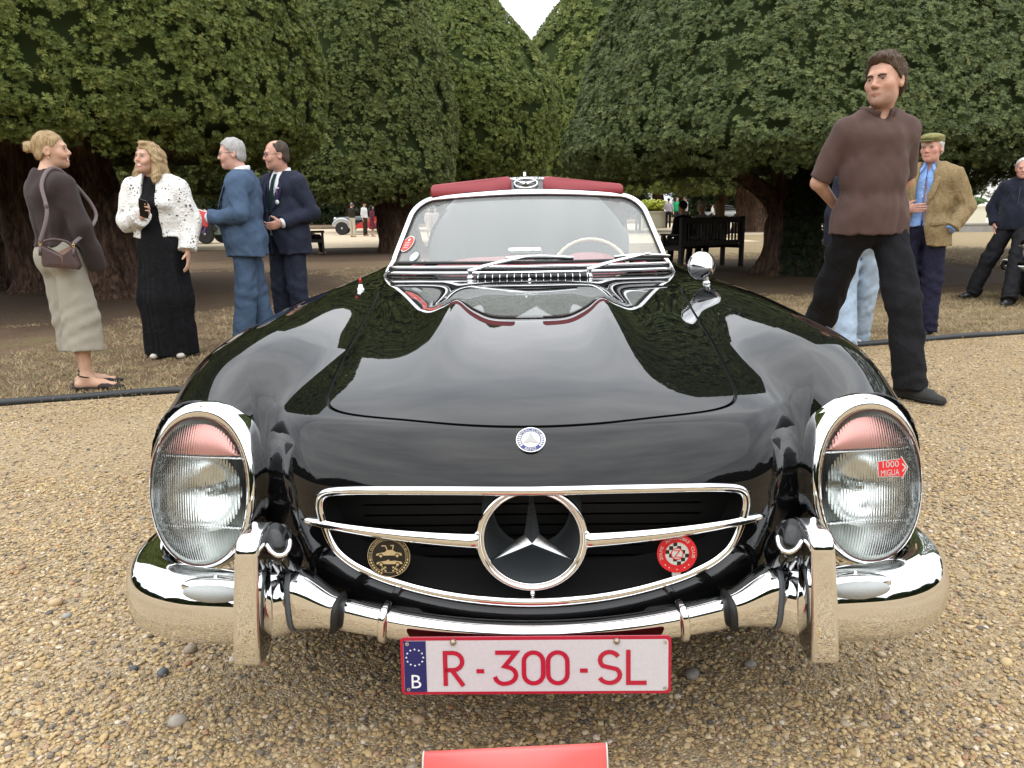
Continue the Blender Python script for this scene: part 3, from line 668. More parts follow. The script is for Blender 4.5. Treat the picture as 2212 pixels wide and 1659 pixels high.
    for k in range(3):
        rr = random.Random(k+50); V = []; F = []
        for b in range(9):
            a = rr.uniform(0, 6.28); x, y = rr.uniform(-.05, .05), rr.uniform(-.05, .05); l = rr.uniform(.025, .07); h = rr.uniform(.004, .028); w = .0014; dx, dy = math.cos(a), math.sin(a); n0 = len(V)
            V += [(x-dy*w, y+dx*w, .001), (x+dy*w, y-dx*w, .001), (x+dx*l*.6+dy*w*.8, y+dy*l*.6-dx*w*.8, h), (x+dx*l*.6-dy*w*.8, y+dy*l*.6+dx*w*.8, h), (x+dx*l, y+dy*l, h*.6)]; F += [(n0, n0+1, n0+2, n0+3), (n0+3, n0+2, n0+4)]
        pr.append(proto('straw_tuft', V, F, sm))
    g = scatter_group('straw', pr, None); x = r.uniform(-9, 12, 52000); d = r.uniform(0, 1, 52000)**1.5*13; y = edge_y(x)+.05+d; lf = lumps(77)(np.stack([x*.35, y*.35, 0*x], 1)); k = (lf+x*.05 > -.35) & (np.hypot(x+7.2, y-10.8) > 4.2) & (np.hypot(x-4.75, y-12.6) > 3.9) & (np.abs(x) < .75*(y+1.35)+.5); x, y = x[k], y[k]; n = len(x)
    scatter('dry_grass', np.stack([x, y, 0*x-.004], 1), np.stack([0*x, 0*x, r.uniform(0, 6.28, n)], 1), r.uniform(.7, 1.4, n), r.integers(0, 3, n), g)
gravel()
# ---------------------------------------------------------------- the car body as one smooth implicit surface (metres; nose towards -y)
HOOD_Z = cspline([-.2, .02, .12, .22, .38, .62, 1.0, 1.5, 2.0, 2.6, 3.3, 3.9, 4.4], [.61, .683, .713, .738, .765, .793, .822, .846, .858, .86, .85, .80, .72])
FEN_X = cspline([.1, .25, .5, .9, 1.4, 2.0, 3.0, 3.6, 4.3], [.708, .712, .722, .730, .728, .722, .735, .735, .70])
FEN_W = cspline([.1, .25, .5, .9, 1.4, 2.0, 3.0, 3.6, 4.3], [.116, .124, .162, .174, .170, .160, .155, .158, .12])
FEN_T = cspline([.1, .25, .5, .9, 1.4, 2.0, 2.6, 3.2, 3.7, 4.3], [.728, .742, .800, .836, .848, .846, .84, .85, .82, .70])
FEN_B = cspline([.1, .25, .5, .9, 1.4, 4.0, 4.3], [.40, .385, .33, .27, .22, .24, .32])
HL_C = np.array([.706, .205, .566]); HL_N = np.array([.14, -1.0, .20]); HL_N = HL_N/np.linalg.norm(HL_N)
def body_F(x, y, z):
    a = np.abs(x)
    yf = .030 + .50*a*a + 2.6*np.maximum(a-.44, 0)**2
    zt = HOOD_Z(y-(yf-.03)*.75) - .06*a*a
    c3 = np.clip((y-1.1)/.7, 0, 1); zt = zt + .036*a*a*c3*c3*(3-2*c3)
    fade = np.clip((y-.30)/.9, 0, 1); fade = fade*fade*(3-2*fade)*np.clip((1.85-y)/.7, 0, 1)
    zt = zt + .032*fade*np.exp(-((a-.245)/.070)**2)
    L = .105; zb = .57
    s = np.clip((yf+L-y)/L, 0, 1.6)
    up = np.sqrt(np.maximum(s*s, 0) + (np.maximum(z-zb, 0)/np.maximum(zt-zb, .03))**2)
    q = np.clip(s*1.4, 0, 1); q = q*q*(3-2*q)
    up_d = (up-1)*(L*.9*q + (zt-zb)*(1-q))
    lowb = .27
    s2 = np.clip((yf+.16-y)/.16, 0, 1.6)
    lo = (s2**4 + (np.maximum(zb-z, 0)/(zb-lowb))**4)**.25
    lo_d = (lo-1)*.16
    C = np.where(z > zb, up_d, lo_d)
    C = sm_max(C, a-.80, .05)
    C = sm_max(C, y-4.42, .12)
    xf, w, ft, fb = FEN_X(y), FEN_W(y), FEN_T(y), FEN_B(y)
    zc = (ft*.56+fb*.44); hh = np.where(z > zc, ft-zc, zc-fb)
    n = 2.35
    e = (np.abs((a-xf)/w)**n + np.abs((z-zc)/hh)**n)**(1/n)
    Fd = (e-1)*w
    pl = (a-HL_C[0])*HL_N[0]+(y-HL_C[1])*HL_N[1]+(z-HL_C[2])*HL_N[2]
    Fd = np.maximum(Fd, pl+.012)
    Fd = sm_max(Fd, y-4.45, .15)
    c2 = np.clip((y-1.1)/.8, 0, 1); k = .05 + .05*np.clip((y-.2)/.5, 0, 1) - .065*c2*c2*(3-2*c2)
    return sm_min(C, Fd, k)
def body_grad(P, e=1e-3):
    g = np.stack([body_F(P[:, 0]+e, P[:, 1], P[:, 2])-body_F(P[:, 0]-e, P[:, 1], P[:, 2]),
                  body_F(P[:, 0], P[:, 1]+e, P[:, 2])-body_F(P[:, 0], P[:, 1]-e, P[:, 2]),
                  body_F(P[:, 0], P[:, 1], P[:, 2]+e)-body_F(P[:, 0], P[:, 1], P[:, 2]-e)], 1)/(2*e)
    return g
# ---------------------------------------------------------------- the roadster
PAINT = mat('black_paint', (.004, .004, .0045), .015, spec=.42)
CHROME = mat('chrome', (.86, .87, .88), .025, metal=1.0)
CHROME2 = mat('satin_chrome', (.75, .76, .77), .12, metal=1.0)
RUBBER = mat('black_rubber', (.012, .012, .012), .6)
DARK = mat('black_cavity', (.004, .004, .004), .7)
GREYP = mat('grey_barrel_paint', (.10, .115, .12), .45)
RED_L = mat('red_leather', (.30, .035, .045), .42, bump=.25, bscale=900, bdist=.0006)
WHITE_E = mat('white_enamel', (.50, .50, .46), .25)
BLUE_E = mat('blue_enamel', (.02, .025, .16), .2)
RED_E = mat('red_enamel', (.55, .012, .02), .25)
GOLD = mat('gold_print', (.62, .50, .28), .3, metal=.5)
BLACK_E = mat('black_enamel', (.008, .008, .008), .2)
def glass_pane(name, tint=(1, 1, 1), bump=None):
    if name in MATS: return MATS[name]
    m = bpy.data.materials.new(name); m.use_nodes = True; t = NT(m); nt = t.nt
    tr = t.n('BsdfTransparent'); tr.inputs['Color'].default_value = (*tint, 1); gl = t.n('BsdfGlossy'); gl.inputs['Roughness'].default_value = .01
    fr = t.n('Fresnel'); ge = t.n('NewGeometry'); t.l(t.math('SUBTRACT', 1.52, t.math('MULTIPLY', ge.outputs['Backfacing'], 1.52-1/1.52)), fr.inputs['IOR']); mx = t.n('MixShader')
    t.l(fr.outputs[0], mx.inputs[0]); t.l(tr.outputs[0], mx.inputs[1]); t.l(gl.outputs[0], mx.inputs[2])
    du = t.n('BsdfDiffuse'); du.inputs['Color'].default_value = (.8, .82, .82, 1); m2 = t.n('MixShader'); m2.inputs[0].default_value = .09; t.l(mx.outputs[0], m2.inputs[1]); t.l(du.outputs[0], m2.inputs[2])   # film of dust, its white also standing in for the sky's veil
    nt.links.new(m2.outputs[0], nt.nodes['Material Output'].inputs['Surface']); MATS[name] = m; return m
PANE = glass_pane('window_glass', (.93, .95, .94))
def lens_mat():
    m = mat('ribbed_lens_glass', (.96, .98, .97), .13, trans=1.0, ior=1.17); t = NT(m)
    tc = t.n('TexCoord'); sx = t.n('SeparateXYZ'); t.l(tc.outputs['Object'], sx.inputs[0])
    w = t.math('SINE', t.math('MULTIPLY', sx.outputs['X'], math.pi/.0055))
    ws = t.math('ABSOLUTE', w)
    band = t.math('SINE', t.math('MULTIPLY', sx.outputs['Z'], 2*math.pi/.075))
    h = t.math('ADD', ws, t.math('MULTIPLY', t.math('GREATER_THAN', band, 0), .9))
    t.bump(h, .8, .0016); return m
LENS = lens_mat()
car = empty('classic_roadster', (0, 2.2, 0)); CARL = np.array(car.location)
tag(car, 'glossy black classic open roadster with chrome bumper, round star grille and white number plate', 'car')
HOOD = [(0, .125), (.136, .139), (.283, .183), (.378, .222), (.43, .262), (.452, .31), (.462, .373), (.485, .62), (.523, 1.08), (.565, 1.5), (.590, 1.72), (.575, 1.80), (.50, 1.825), (.3, 1.84), (0, 1.85)]
HOOD_POLY = smooth_closed(HOOD+[(-x, y) for x, y in HOOD[-2:0:-1]], 6)
GRILLE = [(0, .612), (.15, .610), (.28, .602), (.37, .592), (.418, .58), (.432, .555), (.427, .52), (.41, .475), (.385, .447), (.34, .425), (.27, .407), (.15, .389), (0, .381)]
GRILLE_POLY = smooth_closed(GRILLE+[(-x, z) for x, z in GRILLE[-2:0:-1]], 6)
def face_y(x, z, y0=-.1, y1=.6):
    """front surface of the body at (x,z)"""
    x = np.atleast_1d(np.asarray(x, float)); z = np.atleast_1d(np.asarray(z, float)); out = np.zeros(len(x)); ys = np.linspace(y0, y1, 701)
    for i in range(len(x)):
        f = body_F(np.full(701, x[i]), ys, np.full(701, z[i])); k = np.nonzero(f < 0)[0]
        out[i] = ys[k[0]] if len(k) else .3
    return out
def top_z(x, y):
    x = np.atleast_1d(np.asarray(x, float)); y = np.atleast_1d(np.asarray(y, float)); out = np.zeros(len(x)); zs = np.linspace(1.0, .4, 1201)
    for i in range(len(x)):
        f = body_F(np.full(1201, x[i]), np.full(1201, y[i]), zs); k = np.nonzero(f < 0)[0]; out[i] = zs[k[0]] if len(k) else .4
    return out
def hl_frame(sd):
    n = HL_N*np.array([sd, 1, 1]); r = np.cross(n, (0, 0, 1.)); r = -r/np.linalg.norm(r); u = np.cross(r, n)
    u = np.array([0, 0, 1.])-n*n[2]; u /= np.linalg.norm(u); r = np.cross(u, n); r *= np.sign(r[0])
    return np.array([HL_C[0]*sd, HL_C[1], HL_C[2]]), n, r, u
def make_body():
    ax = np.linspace(-.96, .96, 161)
    ay = np.concatenate([np.arange(-.02, .55, .008), np.arange(.55, 2.3, .016), np.arange(2.3, 4.56, .035)])
    az = np.concatenate([np.arange(.22, .93, .0095)])
    X, Y, Z = np.meshgrid(ax, ay, az, indexing='ij'); D = body_F(X, Y, Z)
    V, Q = surface_nets(D, ax, ay, az)
    for _ in range(3):
        g = body_grad(V); V = V - g*(body_F(V[:, 0], V[:, 1], V[:, 2])/np.maximum((g*g).sum(1), .05))[:, None]*.9
    N = body_grad(V, 2e-3); N /= np.linalg.norm(N, axis=1)[:, None]
    T = np.concatenate([Q[:, [0, 1, 2]], Q[:, [0, 2, 3]]])
    fn = np.cross(V[T[:, 1]]-V[T[:, 0]], V[T[:, 2]]-V[T[:, 0]])
    if (fn*N[T[:, 0]]).sum() < 0: T = T[:, ::-1]
    # cut-outs
    def cut(V, T, N, s): V, T, (N,) = clip_tris(V, T, s, (N,)); return V, T, N
    V, T, N = cut(V, T, N, .245-V[:, 2])
    for wy in (.80, 3.20):
        s = .345-np.sqrt((V[:, 1]-wy)**2+(V[:, 2]-.33)**2); s = np.where((np.abs(V[:, 0]) > .45) & (V[:, 2] < .75), s, -1); V, T, N = cut(V, T, N, s)
    s = -poly_sd(V[:, 0], V[:, 2], GRILLE_POLY); s = np.where((V[:, 1] < .5), s, -1); V, T, N = cut(V, T, N, s)
    for sd in (-1, 1):
        c, n, r, u = hl_frame(sd); q = V-c; e = 1-np.sqrt(((q@r)/.114)**2+((q@u)/.166)**2)
        s = np.where((q@n > -.09) & (V[:, 0]*sd > .5), e, -1); V, T, N = cut(V, T, N, s)
    cab = smooth_closed([(.60, 2.36), (.62, 2.8), (.60, 3.05), (.5, 3.12), (-.5, 3.12), (-.6, 3.05), (-.62, 2.8), (-.60, 2.36), (-.5, 2.2), (.5, 2.2)], 6)
    s = np.where(V[:, 2] > .6, -poly_sd(V[:, 0], V[:, 1], cab), -1); V, T, N = cut(V, T, N, s)
    boot = smooth_closed([(.45, 3.45), (.52, 3.6), (.5, 4.0), (.40, 4.16), (-.40, 4.16), (-.5, 4.0), (-.52, 3.6), (-.45, 3.45)], 6)
    s = np.where(V[:, 2] > .6, -poly_sd(V[:, 0], V[:, 1], boot), -1); V, T, N = cut(V, T, N, s)
    # bonnet and body either side of the shut line
    sd = np.where(N[:, 2] > .2, poly_sd(V[:, 0], V[:, 1], HOOD_POLY), 1.0)
    g = .0040
    def with_lip(V, T, N, depth):
        """turn the edge down so the gap shows thickness"""
        e = np.concatenate([T[:, [0, 1]], T[:, [1, 2]], T[:, [2, 0]]]); key = np.sort(e, 1); k2 = key[:, 0]*len(V)+key[:, 1]
        _, inv, cnt = np.unique(k2, return_inverse=True, return_counts=True); be = e[cnt[inv] == 1]
        be = be[(V[be[:, 0], 1] > .05) & (V[be[:, 0], 1] < 1.95) & (np.abs(poly_sd(V[be[:, 0], 0], V[be[:, 0], 1], HOOD_POLY)) < .008)]
        ids = np.unique(be); n0, m = len(V), len(ids); mp = dict(zip(ids.tolist(), range(n0, n0+m))); e = 2e-3
        sdf = lambda P: poly_sd(P[:, 0], P[:, 1], HOOD_POLY)
        G = np.stack([sdf(V[ids]+[e, 0, 0])-sdf(V[ids]-[e, 0, 0]), sdf(V[ids]+[0, e, 0])-sdf(V[ids]-[0, e, 0]), 0*V[ids, 0]], 1); G /= np.linalg.norm(G, axis=1)[:, None]+1e-9
        G = G*-np.sign(sdf(V[ids]).mean())                       # the edge faces the gap, not the sky
        V2 = np.concatenate([V, V[ids], V[ids]-N[ids]*depth]); N2 = np.concatenate([N, G, G])
        ex = [];
        for a, b in be.tolist(): ex += [(mp[b], mp[a], mp[a]+m), (mp[b], mp[a]+m, mp[b]+m)]
        return V2, np.concatenate([T, np.array(ex, int).reshape(-1, 3)]), N2
    Vb, Tb, Nb = cut(V, T, N, -(sd-g)); Vb, Tb, Nb = with_lip(Vb, Tb, Nb, .02)
    obj('body', Vb, Tb, PAINT, car, normals=Nb)
    Vh, Th, Nh = cut(V, T, N, sd+g); Vh, Th, Nh = with_lip(Vh, Th, Nh, .02)
    obj('bonnet', Vh, Th, PAINT, car, normals=Nh)
make_body()
def bodyside():
    # dark inside: engine bay floor, arches and sills, so that no daylight shows through the gaps
    mb = MB(); mb.box((-.66, .30, .24), (.66, 4.2, .40)); mb.box((-.52, .2, .40), (.52, 1.9, .66))
    mb.build('underbody', DARK, car)
    mb = MB(); hp = smooth_open([(x, y) for x, y in HOOD], 4); 
    for s in (-1, 1):
        P = np.array([(s*x, y, 0) for x, y in hp]); P[:, 2] = top_z(P[:, 0], P[:, 1])-.022; mb.tube(P, .008, 6)
    mb.build('bonnet_seal', RUBBER, car)
bodyside()
# ---- grille
def grille():
    P = np.array([(x, 0, z) for x, z in GRILLE_POLY]); P[:, 1] = face_y(P[:, 0], P[:, 2])-.002
    for _ in range(2): P[:, 1] = (np.roll(P[:, 1], 1)+P[:, 1]*2+np.roll(P[:, 1], -1))/4
    prof = [(math.cos(t)*1.0, math.sin(t)*.8) for t in np.linspace(0, 2*math.pi, 13)[:-1]]
    mb = MB(); mb.tube(P, (.0075, .0095), closed=True, n=12); mb.build('grille_surround', CHROME, car)
    mb = MB(); n = len(P); C0 = np.array([0, 0, .5]); B = P.copy(); B[:, 1] += .22; B[:, 0] *= .93; A = P.copy(); A[:, 1] += .004
    V = np.concatenate([A, B]); mb.add(V, [(i, (i+1) % n, n+(i+1) % n, n+i) for i in range(n)]+[tuple(range(n, 2*n))])
    mb.build('grille_duct', DARK, car)
    for k in range(9):                                     # thin black fins deep in the opening
        z = .40+.024*k; mb = MB(); w = .36 if z > .43 else .24
        mb.box((-w, .2, z), (w, .23, z+.004)); mb.build('grille_fin', mat('fin_black', (.012, .012, .012), .4), car)
    c = np.array([0, .045, .511])
    star = empty('star_emblem'); star.parent = car
    mb = MB(); a = np.linspace(0, 2*math.pi, 65)[:-1]; R = .1035
    mb.tube([(R*math.cos(t), c[1], c[2]+R*math.sin(t)) for t in a], (.0062, .0085), closed=True, n=12)
    mb.tube([(.0955*math.cos(t), c[1]-.003, c[2]+.0955*math.sin(t)) for t in a], .0025, closed=True, n=8)
    mb.build('emblem_ring', CHROME, star)
    for k in range(3):
        t = math.pi/2+k*2*math.pi/3; d = np.array([math.cos(t), 0, math.sin(t)]); s = np.array([-math.sin(t), 0, math.cos(t)])
        b1 = np.array([math.cos(t+math.pi/3), 0, math.sin(t+math.pi/3)])*.017; b2 = np.array([math.cos(t-math.pi/3), 0, math.sin(t-math.pi/3)])*.017
        tip = c+d*.099; pk = c+np.array([0, -.024, 0]); tf = tip+np.array([0, -.004, 0])
        bk = np.array([0, .006, 0])
        V = [pk, tf, c+b1, c+b2, tip+s*.0015, tip-s*.0015, c+b1+bk, c+b2+bk, tip+bk]
        F = [(0, 2, 4, 1), (0, 1, 5, 3), (2, 6, 8, 4), (3, 5, 8, 7), (1, 4, 8, 5)]
        obj('star_arm', V, F, CHROME2, star, smooth=False)
    mb = MB(); mb.lathe([(.098, .004), (.103, .03), (.104, .10), (.11, .21)], c, (0, 1, 0), 48, caps=False)
    mb.build('emblem_barrel', GREYP, star)
    mb = MB(); mb.lathe([(.0955, .004), (.092, .06), (.086, .13), (.078, .17), (.0, .172)], c, (0, 1, 0), 48, caps=False); mb.build('barrel_lining', mat('barrel_lining_grey', (.085, .095, .10), .35), star)
    for z0, z1 in ((.60, .625), (.378, .402)): mb = MB(); mb.tube([(0, .048, z0), (0, .048, z1)], .0055, 10); mb.build('emblem_stay', CHROME, star)
    for s in (-1, 1):
        xs = np.linspace(.102, .478, 26); P = np.array([(s*x, .034+.47*x*x, .511+.004*(x/.478)**2) for x in xs])
        h = np.interp(xs, [.1, .43, .47, .478], [.0175, .0095, .0065, .002]); w = np.interp(xs, [.1, .43, .47, .478], [.016, .010, .007, .002])
        mb = MB(); mb.tube(P, np.stack([w, h], 1), 14, up=(0, 0, 1)); mb.build('grille_bar', CHROME, car)
grille()
# ---- headlights
def headlight(sd, sticker=False):
    c, n, r, u = hl_frame(sd); hl = empty('headlight'); hl.parent = car
    hl['label'] = 'oval headlight with ribbed glass and red sticker reading 1000 MIGLIA' if sticker else 'oval headlight with ribbed glass and pink signal panel'
    A = np.linspace(0, 2*math.pi, 65)[:-1]
    def ringpts(hw, hh, dy, h, ex=2.15, dx=None):
        dx = (.0065*sd if h > -.05 and hw < .116 else 0.0) if dx is None else dx
        ca, sa = np.cos(A), np.sin(A); x = np.sign(ca)*np.abs(ca)**(2/ex)*hw; y = np.sign(sa)*np.abs(sa)**(2/ex)*hh+dy
        dome = -.55*(x*x)*0
        return c+np.outer(x+dx, r)+np.outer(y, u)+n*h
    rings = [ringpts(.1255, .181, .002, -.055), ringpts(.1265, .182, .002, -.018), ringpts(.1235, .179, .001, .004), ringpts(.117, .169, -.003, .012), ringpts(.1130, .1605, -.010, .010), ringpts(.1120, .1585, -.0105, .002), ringpts(.1120, .1585, -.0105, -.03)]
    V = np.concatenate(rings); m = 64; F = [(i*m+k, i*m+(k+1) % m, (i+1)*m+(k+1) % m, (i+1)*m+k) for i in range(len(rings)-1) for k in range(m)]
    obj('headlight_rim', V, F, CHROME, hl)
    mb = MB(); mb.tube(ringpts(.1120, .1585, -.0105, .0075), .0014, 8, closed=True); mb.build('lens_gasket', mat('gasket_red', (.10, .02, .018), .5), hl)
    for yy in (.174, -.176): mb = MB(); mb.ball(c+u*yy+n*.008, .004); mb.build('rim_screw', CHROME, hl)
    # domed ribbed lens, thick closed glass
    def dome(hw, hh, h0, hd, back, nr=14):
        V = [c+u*-.0105+r*.0065*sd+n*(h0+hd)]; F = []
        for i in range(1, nr+1):
            t = i/nr; V += list(ringpts(hw*t, hh*t, -.0105, h0+hd*(1-t**2.6)))
        for k in range(m): F.append((0, 1+k, 1+(k+1) % m))
        for i in range(nr-1):
            for k in range(m): F.append((1+i*m+k, 1+(i+1)*m+k, 1+(i+1)*m+(k+1) % m, 1+i*m+(k+1) % m))
        return V, F
    V1, F1 = dome(.1115, .158, .004, .040, 0); V2, F2 = dome(.1110, .1575, 0, .038, 0)
    k = len(V1); F = F1+[tuple(i+k for i in f[::-1]) for f in F2]; e1 = [len(V1)-m+i for i in range(m)]; e2 = [k+len(V2)-m+i for i in range(m)]
    F += [(e1[i], e2[i], e2[(i+1) % m], e1[(i+1) % m]) for i in range(m)]
    obj('headlight_lens', V1+V2, F, LENS, hl)
    # reflector bowls behind it
    V, F = dome(.1120, .1585, -.004, -.07, 0); obj('lamp_housing', V, F, mat('lamp_silver', (.60, .62, .60), .38, metal=1.0), hl)
    mb = MB(); prof = [(.088*math.sin(t), .075-.075*math.cos(t)*1.0) for t in np.linspace(.15, 1.45, 12)]
    cc = c+u*-.015+r*.0065*sd-n*.068
    mb.lathe([(a, b*.85) for a, b in prof], cc, n, 40, caps=False); mb.build('reflector', mat('reflector_silver', (.70, .71, .70), .2, metal=1.0), hl)
    mb = MB(); mb.lathe([(.0, .05), (.010, .05), (.014, .04), (.014, 0)], cc, n, 16); mb.ball(cc+n*.05, .012); mb.build('lamp_bulb', mat('bulb_glass', (.7, .72, .7), .1, metal=.6), hl)
    for yy, rr in ((.062, .096), (-.088, .086)):
        P = np.array([c+r*x+u*(yy-.25*x*x*(1 if yy > 0 else -1)*0)-n*.012 for x in np.linspace(-rr, rr, 9)]); mb = MB(); mb.tube(P, (.003, .012), 6, up=n); mb.build('lamp_divider', CHROME2, hl)
    # turn signal behind the top of the glass
    V = []; F = []; nu, nv = 18, 6
    for j in range(nv+1):
        for i in range(nu+1):
            x = -.092+.184*i/nu; top = -.0105+.150*math.sqrt(max(0, 1-(x/.1)**2))**(1.0); y0 = .068; y = y0+(max(top-.006, y0)-y0)*j/nv
            V.append(c+r*(x+.0065*sd)+u*y+n*(.012*math.sin(math.pi*min(1, .25+j/nv*.75))*(1-(x/.095)**2)-.006))
    for j in range(nv):
        for i in range(nu): a = j*(nu+1)+i; F.append((a, a+1, a+nu+2, a+nu+1))
    obj('signal_panel', V, F, mat('signal_red', (.92, .47, .43), .5, metal=.85), hl)
    if sticker:
        P = Plane(c+r*.030+u*.030+n*.0455, r*.99-n*.10, u-n*.02); mb = MB(); w, h = .034, .0185
        put_poly(mb, P, [(-w, -h+.002), (w-.014, -h), (w-.012, -h-.006), (w+.004, 0), (w-.012, h+.006), (w-.014, h), (-w, h-.002)], .0, 1)
        w, h = .0325, .0172
        put_poly(mb, P, [(-w, -h+.002), (w-.014, -h), (w-.0115, -h-.0045), (w+.002, 0), (w-.0115, h+.0045), (w-.014, h), (-w, h-.002)], .0006, 0)
        put_text(mb, P, '1000', .0185, -.006, .0022, .0012, 1, .038); put_text(mb, P, 'MIGLIA', .0175, -.007, -.0145, .0012, 1, .043)
        stroke(mb, P, [(w-.010, .008), (w-.002, 0), (w-.010, -.008)], .003, .0012, 1)
        mb.build('sticker', [mat('sticker_red', (.62, .015, .02), .4), WHITE_E], hl)
headlight(-1); headlight(1, True)
# ---- nose badge
def nose_badge():
    y = .093; z = float(top_z([0], [y])[0]); g = body_grad(np.array([[0, y, z]]))[0]; g /= np.linalg.norm(g)
    P = Plane(np.array([0, y, z])+g*.002, (1, 0, 0), np.cross(g, (1, 0, 0))); b = MB()
    put_disc(b, P, .0285, .004, 0, th=.006); put_ring(b, P, .0185, .0268, .0045, 1); put_disc(b, P, .0185, .0047, 2)
    for k in range(3):
        t = math.pi/2+k*2*math.pi/3; pts = [(.017*math.cos(t), .017*math.sin(t)), (.006*math.cos(t+1.05), .006*math.sin(t+1.05)), (0, 0), (.006*math.cos(t-1.05), .006*math.sin(t-1.05))]
        put_poly(b, P, pts, .0055, 3)
    put_arc(b, P, 'MERCEDES', .0088, .0192, 90, 118, .0052, 2); put_arc(b, P, 'BENZ', .0090, .0262, 270, 58, .0052, 2, bottom=True)
    for s in (-1, 1):
        for k in range(6):
            a = math.radians(90-s*(72+k*12)); 
            for q in (-1, 1):
                x0, y0 = .0226*math.cos(a), .0226*math.sin(a); t = a+math.pi/2*s+q*.6
                put_poly(b, P, [(x0, y0), (x0+.0034*math.cos(t+.6), y0+.0034*math.sin(t+.6)), (x0+.0050*math.cos(t), y0+.0050*math.sin(t)), (x0+.0034*math.cos(t-.6), y0+.0034*math.sin(t-.6))], .0052, 2)
    o = b.build('nose_badge', [CHROME2, BLUE_E, WHITE_E, mat('badge_star_silver', (.30, .30, .29), .35, metal=.6)], car, smooth=False); o['label'] = 'round white and blue enamel badge with laurel on the nose'
nose_badge()
def red_badge():
    P = Plane((.2865, .072, .4655), (1, 0, 0), (0, .08, 1)); b = MB()
    put_disc(b, P, .0395, .002, 0, th=.003); put_disc(b, P, .0235, .0026, 1)
    N = 6; s = .047/N
    for i in range(N):
        for j in range(N):
            if (i+j) % 2 == 0: continue
            x, y = -.0235+i*s, -.0235+j*s
            if math.hypot(x+s/2, y+s/2) > .0225: continue
            put_poly(b, P, [(x, y), (x+s, y), (x+s, y+s), (x, y+s)], .003, 2)
    put_ring(b, P, .0235, .0265, .0034, 0); put_disc(b, P, .0125, .0034, 1); put_ring(b, P, .0105, .0125, .0036, 0); put_text(b, P, 'Z', .022, 0, -.0075, .0038, 0)
    put_arc(b, P, 'AUTOMOBILE', .0085, .0295, 90, 92, .003, 1); put_arc(b, P, 'ZOUTE', .0085, .0295, 178, 50, .003, 1); put_arc(b, P, 'CLUB', .0085, .0295, 5, 42, .003, 1)
    for a in (-135, -118, -90, -62, -45): 
        pts = [(.0325*math.cos(math.radians(a))+(.002 if k % 2 == 0 else .0009)*math.cos(k*math.pi/5), .0325*math.sin(math.radians(a))+(.002 if k % 2 == 0 else .0009)*math.sin(k*math.pi/5)) for k in range(10)]
        put_poly(b, P, pts, .003, 1)
    b.box((.278, .07, .418), (.295, .075, .43), 1)
    o = b.build('club_badge', [RED_E, WHITE_E, BLACK_E], car, smooth=False); o['label'] = 'round red club badge with checkered centre and letter Z'
red_badge()
def gold_badge():
    P = Plane((-.2865, .075, .4625), (1, 0, 0), (0, .08, 1)); b = MB()
    put_disc(b, P, .0435, .002, 0, th=.003); put_ring(b, P, .0418, .0428, .0026, 1); put_ring(b, P, .0338, .0344, .0026, 1)
    put_arc(b, P, '300 SL GULLWING-ROADSTER CLUB BELGIUM', .0062, .0355, 90, 200, .0026, 1)
    for yo, wing in ((.006, True), (-.012, False)):
        up = [(-.026, yo-.004), (-.024, yo), (-.008, yo+.003), (-.003, yo+.0075), (.008, yo+.0075), (.014, yo+.003), (.025, yo+.001), (.027, yo-.004)] if wing else [(-.026, yo-.004), (-.024, yo), (-.006, yo+.003), (.0, yo+.006), (.001, yo+.0025), (.012, yo+.003), (.025, yo+.001), (.027, yo-.004)]
        put_poly(b, P, up, .0026, 1)
        for x in (-.016, .017): put_disc(b, P, .0048, .003, 0, 14, x, yo-.0045); put_ring2 = None; put_disc(b, P, .003, .0034, 1, 12, x, yo-.0045)
        if wing: stroke(b, P, [(-.003, yo+.008), (-.006, yo+.016), (-.014, yo+.016)], .002, .0026, 1); stroke(b, P, [(.008, yo+.008), (.01, yo+.017), (.004, yo+.0165)], .002, .0026, 1)
    for s in (-1, 1):
        for i in range(3):
            for j in range(3):
                if (i+j) % 2 == 0: x, y = s*.006+s*i*.0035, -.032+j*.0035+i*.0012; put_poly(b, P, [(x, y), (x+s*.0035, y+.001), (x+s*.0035, y+.0045), (x, y+.0035)][::s], .0026, 1)
        for k in range(7):
            a = math.radians(-90+s*(25+k*9)); put_disc(b, P, .0022, .0026, 1, 8, .038*math.cos(a), .038*math.sin(a))
    o = b.build('club_badge', [BLACK_E, GOLD], car, smooth=False); o['label'] = 'round black and gold club badge showing two sports cars'
gold_badge()
